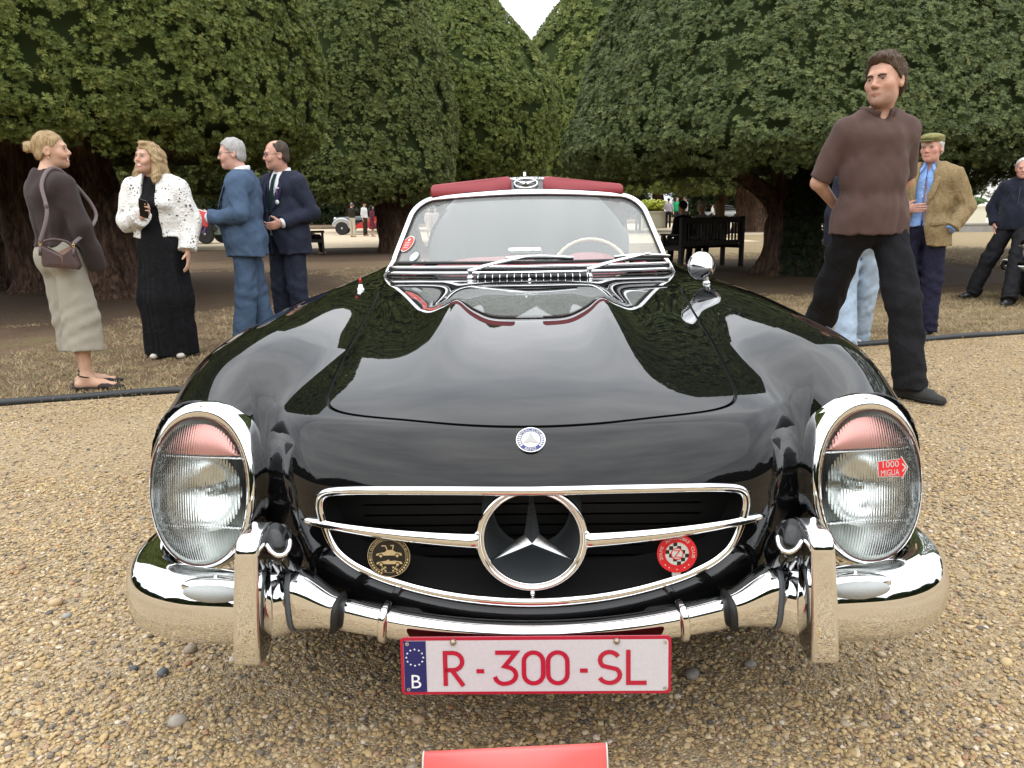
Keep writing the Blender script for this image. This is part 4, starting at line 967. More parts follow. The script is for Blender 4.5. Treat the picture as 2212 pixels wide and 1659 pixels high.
# ---- bumper
def sup(n=20, e=3.0): return [(np.sign(math.cos(t))*abs(math.cos(t))**(2/e), np.sign(math.sin(t))*abs(math.sin(t))**(2/e)) for t in np.linspace(0, 2*math.pi, n+1)[:-1]]
def bumper():
    SE = sup(24, 2.6)
    yb = lambda x: .030+.26*x*x
    xs = np.linspace(-.385, .385, 41); P = np.array([(x, yb(x), .315+.17*x*x) for x in xs])
    h = .026+.07*np.abs(xs)**2.2; mb = MB(); mb.tube(P, np.stack([np.full(41, .024), h], 1), prof=SE, up=(0, 0, 1)); mb.build('bumper_bar', CHROME, car)
    for s in (-1, 1):
        # the swelling piece between the joint and the rubber gasket
        xs = np.linspace(.395, .492, 14); t = (xs-.395)/.097; P = np.array([(s*x, yb(x)+.005*q, .342+.020*q) for x, q in zip(xs, t)])
        hh = .037+.028*(t*t*(3-2*t)); dd = .026+.020*t
        mb = MB(); mb.tube(P, np.stack([dd, hh], 1), prof=SE, up=(0, 0, 1)); mb.build('bumper_joint_piece', CHROME, car)
        mb = MB(); mb.tube([(s*.386, yb(.386), .341), (s*.3945, yb(.3945), .342)], (.029, .040), prof=SE, up=(0, 0, 1)); mb.build('joint_seal', RUBBER, car)
        mb = MB(); x = .492; mb.tube([(s*x, yb(x)+.005+.0475*a, .362+.0665*b) for a, b in sup(48, 2.6)], (.0055, .003), 8, closed=True); mb.build('gasket', mat('grey_rubber', (.09, .1, .11), .5), car)
        # clamp band
        mb = MB(); xs = np.linspace(.286, .306, 7); P = np.array([(s*x, yb(x), .315+.17*x*x) for x in xs]); q = np.array([.75, .95, 1, .98, 1, .95, .75])
        mb.tube(P, np.stack([.032*q, (.031+.05*.09+.006)*q], 1), prof=SE, up=(0, 0, 1)); mb.build('bumper_clamp', CHROME, car)
        # outer wing of the bumper
        pts = smooth_open([(.496, .100, .360), (.54, .098, .348), (.62, .098, .342), (.725, .120, .336), (.808, .165, .335), (.850, .245, .337), (.858, .340, .340), (.845, .430, .343), (.81, .50, .345)], 6); n = len(pts)
        t = np.linspace(0, 1, n); hh = np.interp(t, [0, .1, .25, .5, .75, .92, 1], [.062, .070, .076, .080, .078, .066, .03]); dd = np.interp(t, [0, .2, .5, .8, 1], [.045, .060, .062, .050, .02])
        P = pts.copy(); P[:, 0] *= s
        mb = MB(); mb.tube(P, np.stack([dd, hh], 1), prof=sup(28, 2.3), up=(0, 0, 1)); mb.build('bumper_end', CHROME, car)
        # parking lamp let into the top of the wing
        lamp = empty('parking_lamp'); lamp.parent = car
        c = np.array([s*.640, .064, .388]); R = np.array([[1, s*.10, 0], [-s*.10, 1, -.55], [0, .55, 1]]).T; R = np.linalg.qr(R)[0]; R = R*np.sign(np.diag(R))
        mb = MB(); mb.ball(c+np.array([0, .012, .008]), (.080, .030, .022), R=R, nu=24, nv=12); mb.build('lamp_bezel', CHROME, lamp)
        mb = MB(); mb.ball(c+np.array([0, -.004, .004]), (.068, .026, .020), R=R, nu=24, nv=12); mb.build('lamp_lens', mat('ribbed_grey_glass', (.34, .36, .35), .12, spec=.8, bump=.8, bscale=400, bdist=.002), lamp)
        mb = MB(); mb.ball(c+np.array([0, .010, .032]), .005); mb.build('lamp_screw', CHROME, lamp)
        # overrider
        ov = empty('overrider'); ov.parent = car
        side = arc(-.002, .512, .030, .034, 180, 80, 6)+[(.045, .548), (.078, .540), (.082, .512), (.060, .492), (.045, .44), (.044, .34), (.040, .292)]+arc(-.006, .300, .030, .022, -60, -170, 5)+[(-.036, .34), (-.037, .42)]
        bm = bmesh.new(); fr = [bm.verts.new((-1, y, z)) for y, z in side]; bk = [bm.verts.new((1, y, z)) for y, z in side]; n = len(side)
        bm.faces.new(fr); bm.faces.new(bk[::-1]); [bm.faces.new((fr[i], bk[i], bk[(i+1) % n], fr[(i+1) % n])) for i in range(n)]
        for v in bm.verts: k = (v.co.z-.285)/.265; v.co.x = s*(.552-.022*k) + v.co.x*(.027-.005*k)
        bmesh.ops.recalc_face_normals(bm, faces=bm.faces[:]); ed = [q for q in bm.edges if abs(q.calc_face_angle(0)) > .7]; bmesh.ops.bevel(bm, geom=ed, offset=.009, segments=4, affect='EDGES', profile=.6)
        bm.verts.index_update(); V = [v.co[:] for v in bm.verts]; F = [[v.index for v in q.verts] for q in bm.faces]; bm.free(); obj('overrider_blade', V, F, CHROME, ov)
        mb = MB(); mb.tube(smooth_open([(s*.500, .040, .512), (s*.497, .075, .475), (s*.500, .105, .445)], 5), (.030, .036), prof=sup(20, 2.5), up=(0, 1, 0.2)); mb.build('overrider_neck', PAINT, ov)
        d = np.array([-s*.35, -.62, .70]); d /= np.linalg.norm(d); cc = np.array([s*.490, .026, .522])
        Pn = Plane(cc, np.cross((0, 0, 1.), d), np.cross(d, np.cross((0, 0, 1.), d))); A = np.linspace(0, 2*math.pi, 33)[:-1]
        mb = MB(); A2 = np.linspace(math.pi*1.02, math.pi*1.98, 18); mb.tube(Pn(.022*np.cos(A2), .034*np.sin(A2)), [.001]+[.0045]*16+[.001], 8); mb.build('overrider_eye', CHROME, ov)
        mb = MB(); put_disc(mb, Pn, .0215, .001, 0, 32, sy=1.6, th=.03); mb.build('overrider_eye_plug', BLACK_E, ov)
    mb = MB(); mb.box((-.4, .07, .300), (.4, .12, .35)); mb.build('valance', DARK, car)
bumper()
# ---- number plate
def plate():
    P = Plane((0.004, -.008, .270), (1, 0, .003), (0, .10, 1)); np_ = empty('number_plate'); np_.parent = car
    np_['label'] = 'white number plate with red characters R-300-SL and a blue band with B'
    def rrect(w, h, r, n=5): return arc(w-r, h-r, r, r, 0, 90, n)+arc(-w+r, h-r, r, r, 90, 180, n)+arc(-w+r, -h+r, r, r, 180, 270, n)+arc(w-r, -h+r, r, r, 270, 360, n)
    W, H = .2625, .0585
    def plate_mat():
        m = mat('plate_white', (.52, .50, .51), .35, var=.06, vscale=160); return m
    b = MB(); o = np.array(rrect(W, H, .008)); V = np.concatenate([P(o[:, 0], o[:, 1])-P.n*.004, P(o[:, 0], o[:, 1])]); n = len(o)
    b.add(V, [tuple(range(n, 2*n)), tuple(range(n))[::-1]]+[(i, (i+1) % n, n+(i+1) % n, n+i) for i in range(n)], 0)
    put_poly(b, P, rrect(W-.006, H-.006, .006), .001, 1)
    b.build('plate_panel', [mat('plate_red', (.40, .008, .03), .4), plate_mat()], np_, smooth=False)
    b = MB(); put_poly(b, P, [(-W+.0065, -H+.0065), (-W+.050, -H+.0065), (-W+.050, H-.0065), (-W+.0065, H-.0065)], .0018, 0)
    for k in range(12):
        a = k*math.pi/6; cx, cy = -W+.028+.0165*math.cos(a), .019+.0165*math.sin(a)
        put_poly(b, P, [(cx+(.0026 if q % 2 == 0 else .0011)*math.sin(q*math.pi/5), cy+(.0026 if q % 2 == 0 else .0011)*math.cos(q*math.pi/5)) for q in range(10)], .0026, 1)
    put_text(b, P, 'B', .040, -W+.0285, -.044, .0026, 1)
    b.build('euro_band', [mat('plate_blue', (.012, .014, .10), .4), mat('plate_mark_white', (.72, .74, .76), .4)], np_, smooth=False)
    sw = .0088; ch = .072; y0 = -.040; h = ch-sw/2; l = sw/2; w = .040
    def G(x0, strokes):
        b = MB()
        for q, st in enumerate(strokes): stroke(b, P, [(x0+px, y0+py) for px, py in st], sw, .0022+.0003*q, 0)
        b.build('plate_character', mat('plate_red', (.40, .008, .03), .4), np_, smooth=False)
    G(-.180, [[(l, 0), (l, h), (w*.5, h)]+arc(w*.5, h-.0175, w*.44, .0175, 90, -90, 9)+[(l, h-.035)], [(w*.42, h-.035), (w*.98, 0)]])
    G(-.115, [[(0, .030), (.015, .030)]])
    G(-.078, [[(0, h), (w, h), (w*.45, h-.028)]+arc(w*.45, .0215, w*.55, .0175, 80, -85, 9)+arc(w*.42, .0235, w*.48, .0200, -100, -165, 4)])
    for x0 in (-.024, .023):
        G(x0, [arc(w/2, h-.0185, w/2-l*.3, .0185, 0, 180, 10)+arc(w/2, .0185+l, w/2-l*.3, .0185, 180, 360, 10)+[(w-l*.3, h-.0185)]])
    G(.086, [[(0, .030), (.015, .030)]])
    G(.124, [arc(w*.48, h-.0165, w*.46, .0165, 25, 225, 10)+arc(w*.48, .0165+l, w*.50, .0165, 45, -160, 11)])
    G(.175, [[(l, h+l), (l, l), (w, l)]])
    for x, y in ((-.159, H-.009), (.157, H-.009)): b = MB(); b.ball(P(x, y)+P.n*.002, .0065, nu=10, nv=6); b.build('plate_bolt', mat('dull_bolt', (.35, .30, .22), .4, metal=.7), np_)
    for x, y in ((-W+.014, H-.012), (-W+.014, -H+.012), (W-.012, H-.012), (W-.012, -H+.012)): b = MB(); put_ring(b, P, .0014, .0036, .003, 0, 14, x=x, y=y); b.build('plate_eyelet', CHROME2, np_)
plate()
# ---------------------------------------------------------------- windscreen, cockpit, boot lid, wheels and fittings
def WS(u, w):
    u = np.asarray(u, float); w = np.asarray(w, float)
    x = u*(.617-.085*w); y = (2.03+.20*u*u)*(1-w)+(2.40+.11*u*u)*w; z = (.912-.006*u*u)*(1-w)+(1.206-.022*u*u)*w
    return np.stack([x, y, z], -1)
def ws_outline():
    pts = [(u, 0) for u in np.linspace(-.97, .97, 25)]+[(.995, .03), (1, .1)]+[(1, w) for w in np.linspace(.2, .72, 6)]
    pts += [(1-.17*(1-math.cos(t)), .74+.26*math.sin(t)) for t in np.linspace(.1, math.pi/2, 9)]
    pts += [(u, 1) for u in np.linspace(.78, -.78, 21)]
    pts += [(-x, w) for x, w in ([(1-.17*(1-math.cos(t)), .74+.26*math.sin(t)) for t in np.linspace(math.pi/2, .1, 9)]+[(1, w) for w in np.linspace(.72, .2, 6)]+[(1, .1), (.995, .03)])]
    return np.array(pts)
def windscreen():
    ws = empty('windscreen'); ws.parent = car
    O = ws_outline(); P = WS(O[:, 0], O[:, 1])
    # glass: a grid warped to the outline, two faces 5 mm apart
    nu, nv = 40, 14; V = []; F = []
    for j in range(nv+1):
        w = j/nv; half = 1.0 if w < .74 else 1-.17*(1-math.cos(math.asin(min(1, (w-.74)/.26))))
        if w > .995: half = .83
        for i in range(nu+1): V.append(WS((2*i/nu-1)*half, w))
    V = np.array(V); n0 = len(V)
    for j in range(nv):
        for i in range(nu): a = j*(nu+1)+i; F.append((a, a+1, a+nu+2, a+nu+1))
    V2 = V+np.array([0, .0035, .003]); F2 = [tuple(k+n0 for k in f[::-1]) for f in F]
    obj('windscreen_glass', np.concatenate([V, V2]), F+F2, PANE, ws)
    n = np.array([0, -.63, .77])
    mb = MB(); Q = P+np.array([0, -.004, .0045]); mb.tube(Q, (.008, .0075), 10, closed=True); mb.build('windscreen_seal', RUBBER, ws)
    top = [i for i in range(len(O)) if O[i, 1] > .02]
    Pt = P[top]; foot0 = np.array([.668, 2.215, .838]); foot1 = foot0*np.array([-1, 1, 1])
    out = Pt.copy(); c = np.array([0, 2.25, 1.0]); d = out-c; d[:, 1] = 0; d /= np.linalg.norm(d, axis=1)[:, None]
    Fm = np.concatenate([[foot0, [.645, 2.222, .885]], out+d*.014+np.array([0, -.002, .004]), [[-.645, 2.222, .885], foot1]])
    mb = MB(); mb.tube(Fm, (.0095, .0105), 12); mb.build('windscreen_frame', CHROME, ws)
    mb = MB(); mb.tube(Fm[1:-1]-np.array([0, .012, 0])+np.concatenate([[[0, 0, 0]], d*-.009, [[0, 0, 0]]]), .0045, 8); mb.build('frame_bead', CHROME, ws)
    mb = MB(); mb.tube(Fm[1:-1]+np.array([0, .022, .002]), .0125, 8); mb.build('inner_frame', mat('frame_black', (.012, .012, .012), .25), ws)
    us = np.linspace(-1, 1, 41)
    def base(k, dy, z): return np.array([(u*k, 2.005+.205*u*u+dy, z-.008*u*u) for u in us])
    for nm, k, dy, z, r, m in (('sill_strip', .635, .004, .900, (.010, .0065), CHROME), ('sill_groove', .638, .010, .887, (.012, .008), RUBBER), ('sill_panel', .642, -.004, .874, (.010, .0085), CHROME), ('sill_seal', .645, -.004, .853, (.014, .008), PAINT)):
        mb = MB(); mb.tube(base(k, dy, z), r, prof=sup(16, 2.8), up=(0, 0, 1)); mb.build(nm, m, ws)
    # stickers on the corner of the glass
    p = WS(-.955, .30); r = WS(-.90, .30)-WS(-.99, .30); u = WS(-.955, .42)-WS(-.955, .2); Pn = Plane(p+np.array([0, -.006, .004]), r, u)
    b = MB(); put_disc(b, Pn, .033, 0, 1, sy=1.5); put_disc(b, Pn, .030, .0006, 0, sy=1.52)
    put_disc(b, Pn, .006, .0012, 1, 16, 0, .024, sy=1.4)
    for y in (.006, -.004, -.014, -.026): put_poly(b, Pn, [(-.014, y-.0012), (.014, y-.0012), (.014, y+.0012), (-.014, y+.0012)], .0012, 1)
    o = b.build('sticker', [mat('oval_sticker_red', (.75, .04, .02), .4), mat('oval_sticker_white', (.75, .72, .7), .4)], ws, smooth=False); o['label'] = 'oval red sticker with white rim in the corner of the windscreen'
    p = WS(-.86, .10); Pn = Plane(p+np.array([0, -.006, .004]), r, u); b = MB(); put_disc(b, Pn, .023, 0, 0, sy=1.25); put_disc(b, Pn, .02, .0006, 1, 20, 0, -.004, sx=.8, sy=.2)
    o = b.build('sticker', [mat('pale_sticker', (.42, .46, .46), .4), mat('oval_sticker_white', (.75, .72, .7), .4)], ws, smooth=False); o['label'] = 'small pale round sticker low in the corner of the windscreen'
windscreen()
def wipers():
    for piv, mid, b0, b1 in (((-.250, 1.965, .886), (-.003, 2.035, .941), (-.10, 2.03, .934), (.195, 2.045, .932)), ((.258, 1.965, .886), (.520, 2.075, .942), (.375, 2.055, .930), (.632, 2.15, .928))):
        w = empty('wiper'); w.parent = car; piv, mid, b0, b1 = map(np.array, (piv, mid, b0, b1)); piv = piv.astype(float)
        z0 = float(top_z([piv[0]], [piv[1]-.02])[0])
        mb = MB(); mb.lathe([(.017, 0), (.014, .012), (.009, .016), (.009, .03), (.012, .034), (.011, .043), (0, .045)], (piv[0], piv[1]-.005, z0-.002), (0, -.15, 1), 20); mb.build('wiper_pivot', CHROME, w)
        a0 = np.array([piv[0], piv[1]-.005, z0+.034]); k = a0+(mid-a0)*.42+np.array([0, 0, .006])
        mb = MB(); mb.tube(smooth_open([a0, k, mid+np.array([.012, 0, .004])], 6), [(.010, .006)]*5+[(.008, .005)]*5+[(.005, .004)]*3, 8, up=(0, -.6, .8)); mb.build('wiper_arm', CHROME, w)
        m2 = (b0+b1)/2+np.array([0, -.004, .010])
        mb = MB(); mb.tube(smooth_open([b0+np.array([0, 0, .004]), m2, b1+np.array([0, 0, .002])], 5), (.005, .0045), 8, up=(0, -.6, .8)); mb.build('wiper_bow', CHROME, w)
        mb = MB(); mb.tube(smooth_open([b0-np.array([0, 0, .004]), (b0+b1)/2+np.array([0, -.004, -.001]), b1-np.array([0, 0, .006])], 5), (.003, .006), 6, up=(0, -.6, .8)); mb.build('wiper_blade', RUBBER, w)
wipers()
def cowl_vent():
    v = empty('cowl_vent'); v.parent = car
    xs = np.linspace(-.222, .255, 30); P = np.array([(x, 1.945, float(top_z([x], [1.945])[0])+.006) for x in xs])
    mb = MB(); mb.tube(P, (.022, .009), prof=sup(12, 4), up=(0, 0, 1)); mb.build('vent_slot', RUBBER, v)
    for k in range(16):
        x = -.215+.462*k/15; z = float(top_z([x], [1.945])[0]); mb = MB()
        mb.tube([(x, 1.915, z+.001), (x, 1.920, z+.010), (x, 1.95, z+.016), (x, 1.97, z+.015)], (.0022, .003), 6); mb.build('vent_slat', CHROME, v)
    mb = MB(); mb.tube([(.0, 1.80, .853), (.004, 1.80, .859), (.004, 1.83, .862)], .006, 6); mb.build('washer_nozzle', CHROME, v)
cowl_vent()
def mirror():
    m = empty('wing_mirror'); m.parent = car; z = float(top_z([.672], [1.61])[0])
    mb = MB(); prof = [(.0, -.066), (.006, -.0645), (.014, -.054), (.027, -.034), (.041, -.010), (.0505, .010), (.0545, .026), (.053, .032), (.048, .034)]
    mb.lathe(prof, (.662, 1.60, .918), (-.12, 1, .06), 40); mb.build('mirror_head', CHROME, m)
    mb = MB(); mb.tube(smooth_open([(.676, 1.61, z-.004), (.676, 1.608, z+.012), (.672, 1.605, z+.030), (.668, 1.60, .900)], 5), [.020]+[.014]*4+[.009]*5+[.008]*6, 14); mb.build('mirror_stalk', CHROME, m)
    mb = MB(); mb.lathe([(.006, 0), (.009, .003), (.009, .005), (0, .006)], (.6685, 1.549, .9155), (.12, -1, -.06), 14); mb.build('mirror_cap', GOLD, m)
    a = empty('aerial'); a.parent = car; z = float(top_z([-.652], [1.63])[0])-.008; c = np.array([-.652, 1.63, z-.002])
    mb = MB(); mb.lathe([(.012, 0), (.015, .005), (.014, .013), (.009, .022), (.008, .03)], c, (0, 0, 1), 20); mb.build('aerial_base', CHROME, a)
    mb = MB(); mb.lathe([(.0085, .022), (.0085, .026), (.0065, .036), (.005, .037)], c, (0, 0, 1), 16); mb.build('aerial_collar', RUBBER, a)
    mb = MB(); mb.lathe([(.004, .035), (.0045, .042), (.0055, .045), (.0045, .053), (0, .055)], c, (0, 0, 1), 14); mb.build('aerial_tip', mat('tip_red', (.6, .03, .02), .35), a)
mirror()
def cockpit():
    def pad(x0, x1, z0, z1, y, th, slope, name):
        # rounded padded board, top edge sloping
        pts = [(x0, z0), (x1, z0)]; w = x1-x0; r = .022
        top = lambda x: z1[0]+(z1[1]-z1[0])*(x-x0)/w
        o = [(x0, z0), (x1, z0)]+[(x1-r+r*math.cos(t), top(x1)-r+r*math.sin(t)) for t in np.linspace(0, math.pi/2, 7)]+[(x0+r-r*math.sin(t), top(x0)-r+r*math.cos(t)) for t in np.linspace(0, math.pi/2, 7)]
        o = np.array(o); n = len(o); c = o.mean(0); V = []; F = []
        for k, (s, d) in enumerate(((1, 0), (1, .012), (.985, .018), (.93, .021), (.5, .022))):
            for s2 in (0,): V += [(c[0]+(p[0]-c[0])*s, y-d+slope*(p[1]-z0), c[1]+(p[1]-c[1])*s) for p in o]
        for k in range(4): F += [(k*n+i, k*n+(i+1) % n, (k+1)*n+(i+1) % n, (k+1)*n+i) for i in range(n)]
        F.append(tuple(range(4*n, 5*n))); F.append(tuple(range(n))[::-1])
        v = obj(name, V, F, RED_L, car); return v
    pad(-.468, -.078, 1.210, (1.266, 1.298), 2.475, .02, .25, 'sun_visor'); pad(.074, .458, 1.210, (1.296, 1.256), 2.475, .02, .25, 'sun_visor')
    # dashboard with two padded brows
    V = []; F = []; nx, ny = 40, 9
    for i in range(nx+1):
        x = -.57+1.14*i/nx; hump = .885+.050*math.exp(-((x-.31)/.135)**4)+.032*math.exp(-((x+.20)/.22)**4)-.02*(x/.57)**2
        for j in range(ny+1):
            t = j/ny; y = 2.30+.30*t; V.append((x, y, .865+(hump-.865)*math.sin(min(1, t*1.25)*math.pi/2)-(.16*max(0, t-.85)/.15)))
    for i in range(nx):
        for j in range(ny): a = i*(ny+1)+j; F.append((a, a+ny+1, a+ny+2, a+1))
    obj('dashboard', V, F, RED_L, car)
    mb = MB(); mb.rbox((-.10, 2.42, .918), (.064, 2.46, .962), .010); mb.build('dash_mirror', CHROME, car)
    mb = MB(); mb.tube([(-.02, 2.44, .87), (-.02, 2.44, .925)], .006, 8); mb.build('dash_mirror_stem', CHROME, car)
    st = empty('steering_wheel'); st.parent = car; c = np.array([.325, 2.70, .795]); R = .205; tilt = math.radians(24)
    e1 = np.array([1, 0, 0]); e2 = np.array([0, math.sin(tilt), math.cos(tilt)])
    IV = mat('ivory_bakelite', (.62, .57, .42), .3)
    A = np.linspace(0, 2*math.pi, 97)[:-1]; mb = MB(); mb.tube([c+e1*R*math.cos(a)+e2*R*math.sin(a) for a in A], [.0105+.0016*math.sin(a*36) for a in A], 10, closed=True); mb.build('wheel_rim', IV, st)
    for a in (-.35, math.pi+.35, -math.pi/2): mb = MB(); mb.tube([c, c+e1*R*math.cos(a)+e2*R*math.sin(a)], (.012, .006), 8); mb.build('wheel_spoke', CHROME2, st)
    mb = MB(); mb.lathe([(.0, -.02), (.04, -.01), (.045, .01), (.02, .05), (.02, .3)], c, (0, -math.cos(tilt), math.sin(tilt)*-1), 20); mb.build('wheel_hub', IV, st)
    for s in (-1, 1):
        mb = MB(); mb.rbox((s*.60-.012, 2.3, .55), (s*.60+.012, 3.05, .872), .01); mb.build('door_lining', RED_L, car)
        mb = MB(); mb.rbox((s*.30-.23, 2.72, .38), (s*.30+.23, 3.12, .52), .05); mb.rbox((s*.30-.23, 3.02, .45), (s*.30+.23, 3.14, .86), .05); mb.build('seat', RED_L, car)
    mb = MB(); mb.box((-.6, 2.25, .3), (.6, 3.3, .34)); mb.box((-.6, 3.2, .3), (.6, 3.24, .82)); mb.build('cockpit_floor', DARK, car)
cockpit()
def boot_lid():
    # hinged at the front, standing open: its black outer skin faces the sky
    b0 = np.array([0, 3.42, .862]); al = math.radians(33.5); e = np.array([0, math.cos(al), math.sin(al)]); n = np.array([0, -math.sin(al), math.cos(al)])
    wid = cspline([0, .1, .3, .5, .65, .78, .87, .92], [.60, .625, .61, .535, .45, .33, .20, .001]); L = .92
    ts = np.concatenate([np.linspace(0, .8, 20), np.linspace(.82, .92, 12)]); nu = 24; V = []; F = []
    def P(x, t): return b0+e*t+np.array([x, 0, 0])+n*(.05*math.sin(math.pi*min(1, t/.92))**.8-.07*x*x*(1-.3*t))
    for t in ts:
        w = max(.0, float(wid(t)));  w = w if t < .8 else .30*math.sqrt(max(0, 1-((t-.8)/.12)**2))*(float(wid(.8))/.30)
        for i in range(nu+1): V.append(P(w*(2*i/nu-1), t))
    for j in range(len(ts)-1):
        for i in range(nu): a = j*(nu+1)+i; F.append((a, a+1, a+nu+2, a+nu+1))
    k = len(V); V2 = [v-n*.025 for v in V]; F2 = [tuple(i+k for i in f[::-1]) for f in F]
    edge = [i*(nu+1) for i in range(len(ts))]; edge2 = [i*(nu+1)+nu for i in range(len(ts))]
    for a, b in zip(edge[:-1], edge[1:]): F2.append((a, b, b+k, a+k))
    for a, b in zip(edge2[:-1], edge2[1:]): F2.append((b, a, a+k, b+k))
    lid = obj('boot_lid', V+V2, F+F2, PAINT, car)
    c = P(-.012, .775)+n*.006; tang = P(-.012, .79)-P(-.012, .76); Pn = Plane(c, (-1, 0, 0), -tang); Pn.n = n
    A = np.linspace(0, 2*math.pi, 49)[:-1]; mb = MB(); mb.tube(Pn(.078*np.cos(A), .078*np.sin(A))+n*.004, .0055, 8, closed=True); mb.build('lid_star_ring', CHROME, lid)
    for q in range(3):
        t = math.pi/2+q*2*math.pi/3; T = lambda r, dt: Pn(r*math.cos(t+dt), r*math.sin(t+dt))
        V = [Pn(0, 0)+n*.014, T(.075, 0)+n*.006, T(.014, 1.05)+n*.003, T(.014, -1.05)+n*.003]
        obj('lid_star_arm', V, [(0, 2, 1), (0, 1, 3), (0, 3, 2)], CHROME, lid, smooth=False)
    mb = MB(); Pt = Plane(P(-.012, .868)+n*.007, (-1, 0, 0), -(P(0, .88)-P(0, .85)))
    V, F = TXT['Mercedes-Benz']; W = V*.062; W[:, 0] *= .34/np.ptp(W[:, 0]); y = W[:, 1]-.02+W[:, 0]**2*1.3
    mb.add(Pt(W[:, 0], y)+n*.002, F, 0); mb.build('lid_script', CHROME, lid, smooth=False)
    mb = MB(); mb.tube([P(-.02, .885), P(-.02, .92)+n*.03], .012, 8); mb.build('lid_handle', CHROME, lid)
    mb = MB(); mb.box((-.5, 3.42, .55), (.5, 4.2, .58)); mb.build('boot_floor', DARK, car)
boot_lid()
def wheels():
    for y in (.80, 3.20):
        for s in (-1, 1):
            w = empty('wheel'); w.parent = car; c = (s*.70, y, .33)
            mb = MB(); mb.lathe([(.19, -.07), (.26, -.082), (.315, -.07), (.33, -.04), (.33, .04), (.315, .07), (.26, .082), (.19, .07)], c, (s, 0, 0), 48); mb.build('tyre', RUBBER, w)
            mb = MB(); mb.lathe([(.19, .066), (.185, .05), (.16, .055), (.10, .075), (.06, .085), (0, .088)], c, (s, 0, 0), 36, caps=False); mb.build('hub_cap', CHROME, w)
wheels()
def info_board():
    b = empty('information_board', (-.03, -.30, 0)); tag(b, 'red folded card display board standing on the gravel in front of the number plate', 'sign')
    M = mat('board_red', (.80, .13, .12), .3, spec=.5)
    c = np.array([-.032, -.245, .262]); yaw = math.radians(1.6); W = .150
    prof = smooth_open([(-.145, .003), (-.070, .145), (-.025, .235), (-.010, .262), (0.0, .270), (.012, .262), (.030, .225), (.085, .003)], 5)
    V = []; F = []
    for x in (-W, W):
        for d in (0, .003):
            for y, z in prof:
                V.append((c[0]+x, c[1]+y+x*.03, max(.002, z-d*0+x*.03*(z/.27)-d)))
    n = len(prof)
    for i in range(n-1):
        F += [(i, i+1, 2*n+i+1, 2*n+i), (n+i+1, n+i, 3*n+i, 3*n+i+1), (i+1, i, n+i, n+i+1), (2*n+i, 2*n+i+1, 3*n+i+1, 3*n+i)]
    obj('board_panel', V, F, M, b)
    mb = MB(); hs = n//2
    for x in (-W, W): mb.tube([(c[0]+x*1.003, c[1]+y+x*.03, max(.004, z+x*.03*(z/.27))) for y, z in prof], .0016, 6); 
    mb2 = [MB(), MB()]
    for q, x in enumerate((-W, W)): mb2[q].tube([(c[0]+x*1.003, c[1]+y+x*.03, max(.004, z+x*.03*(z/.27))) for y, z in prof], .0015, 6); mb2[q].build('board_edge', WHITE_E, b)
info_board()
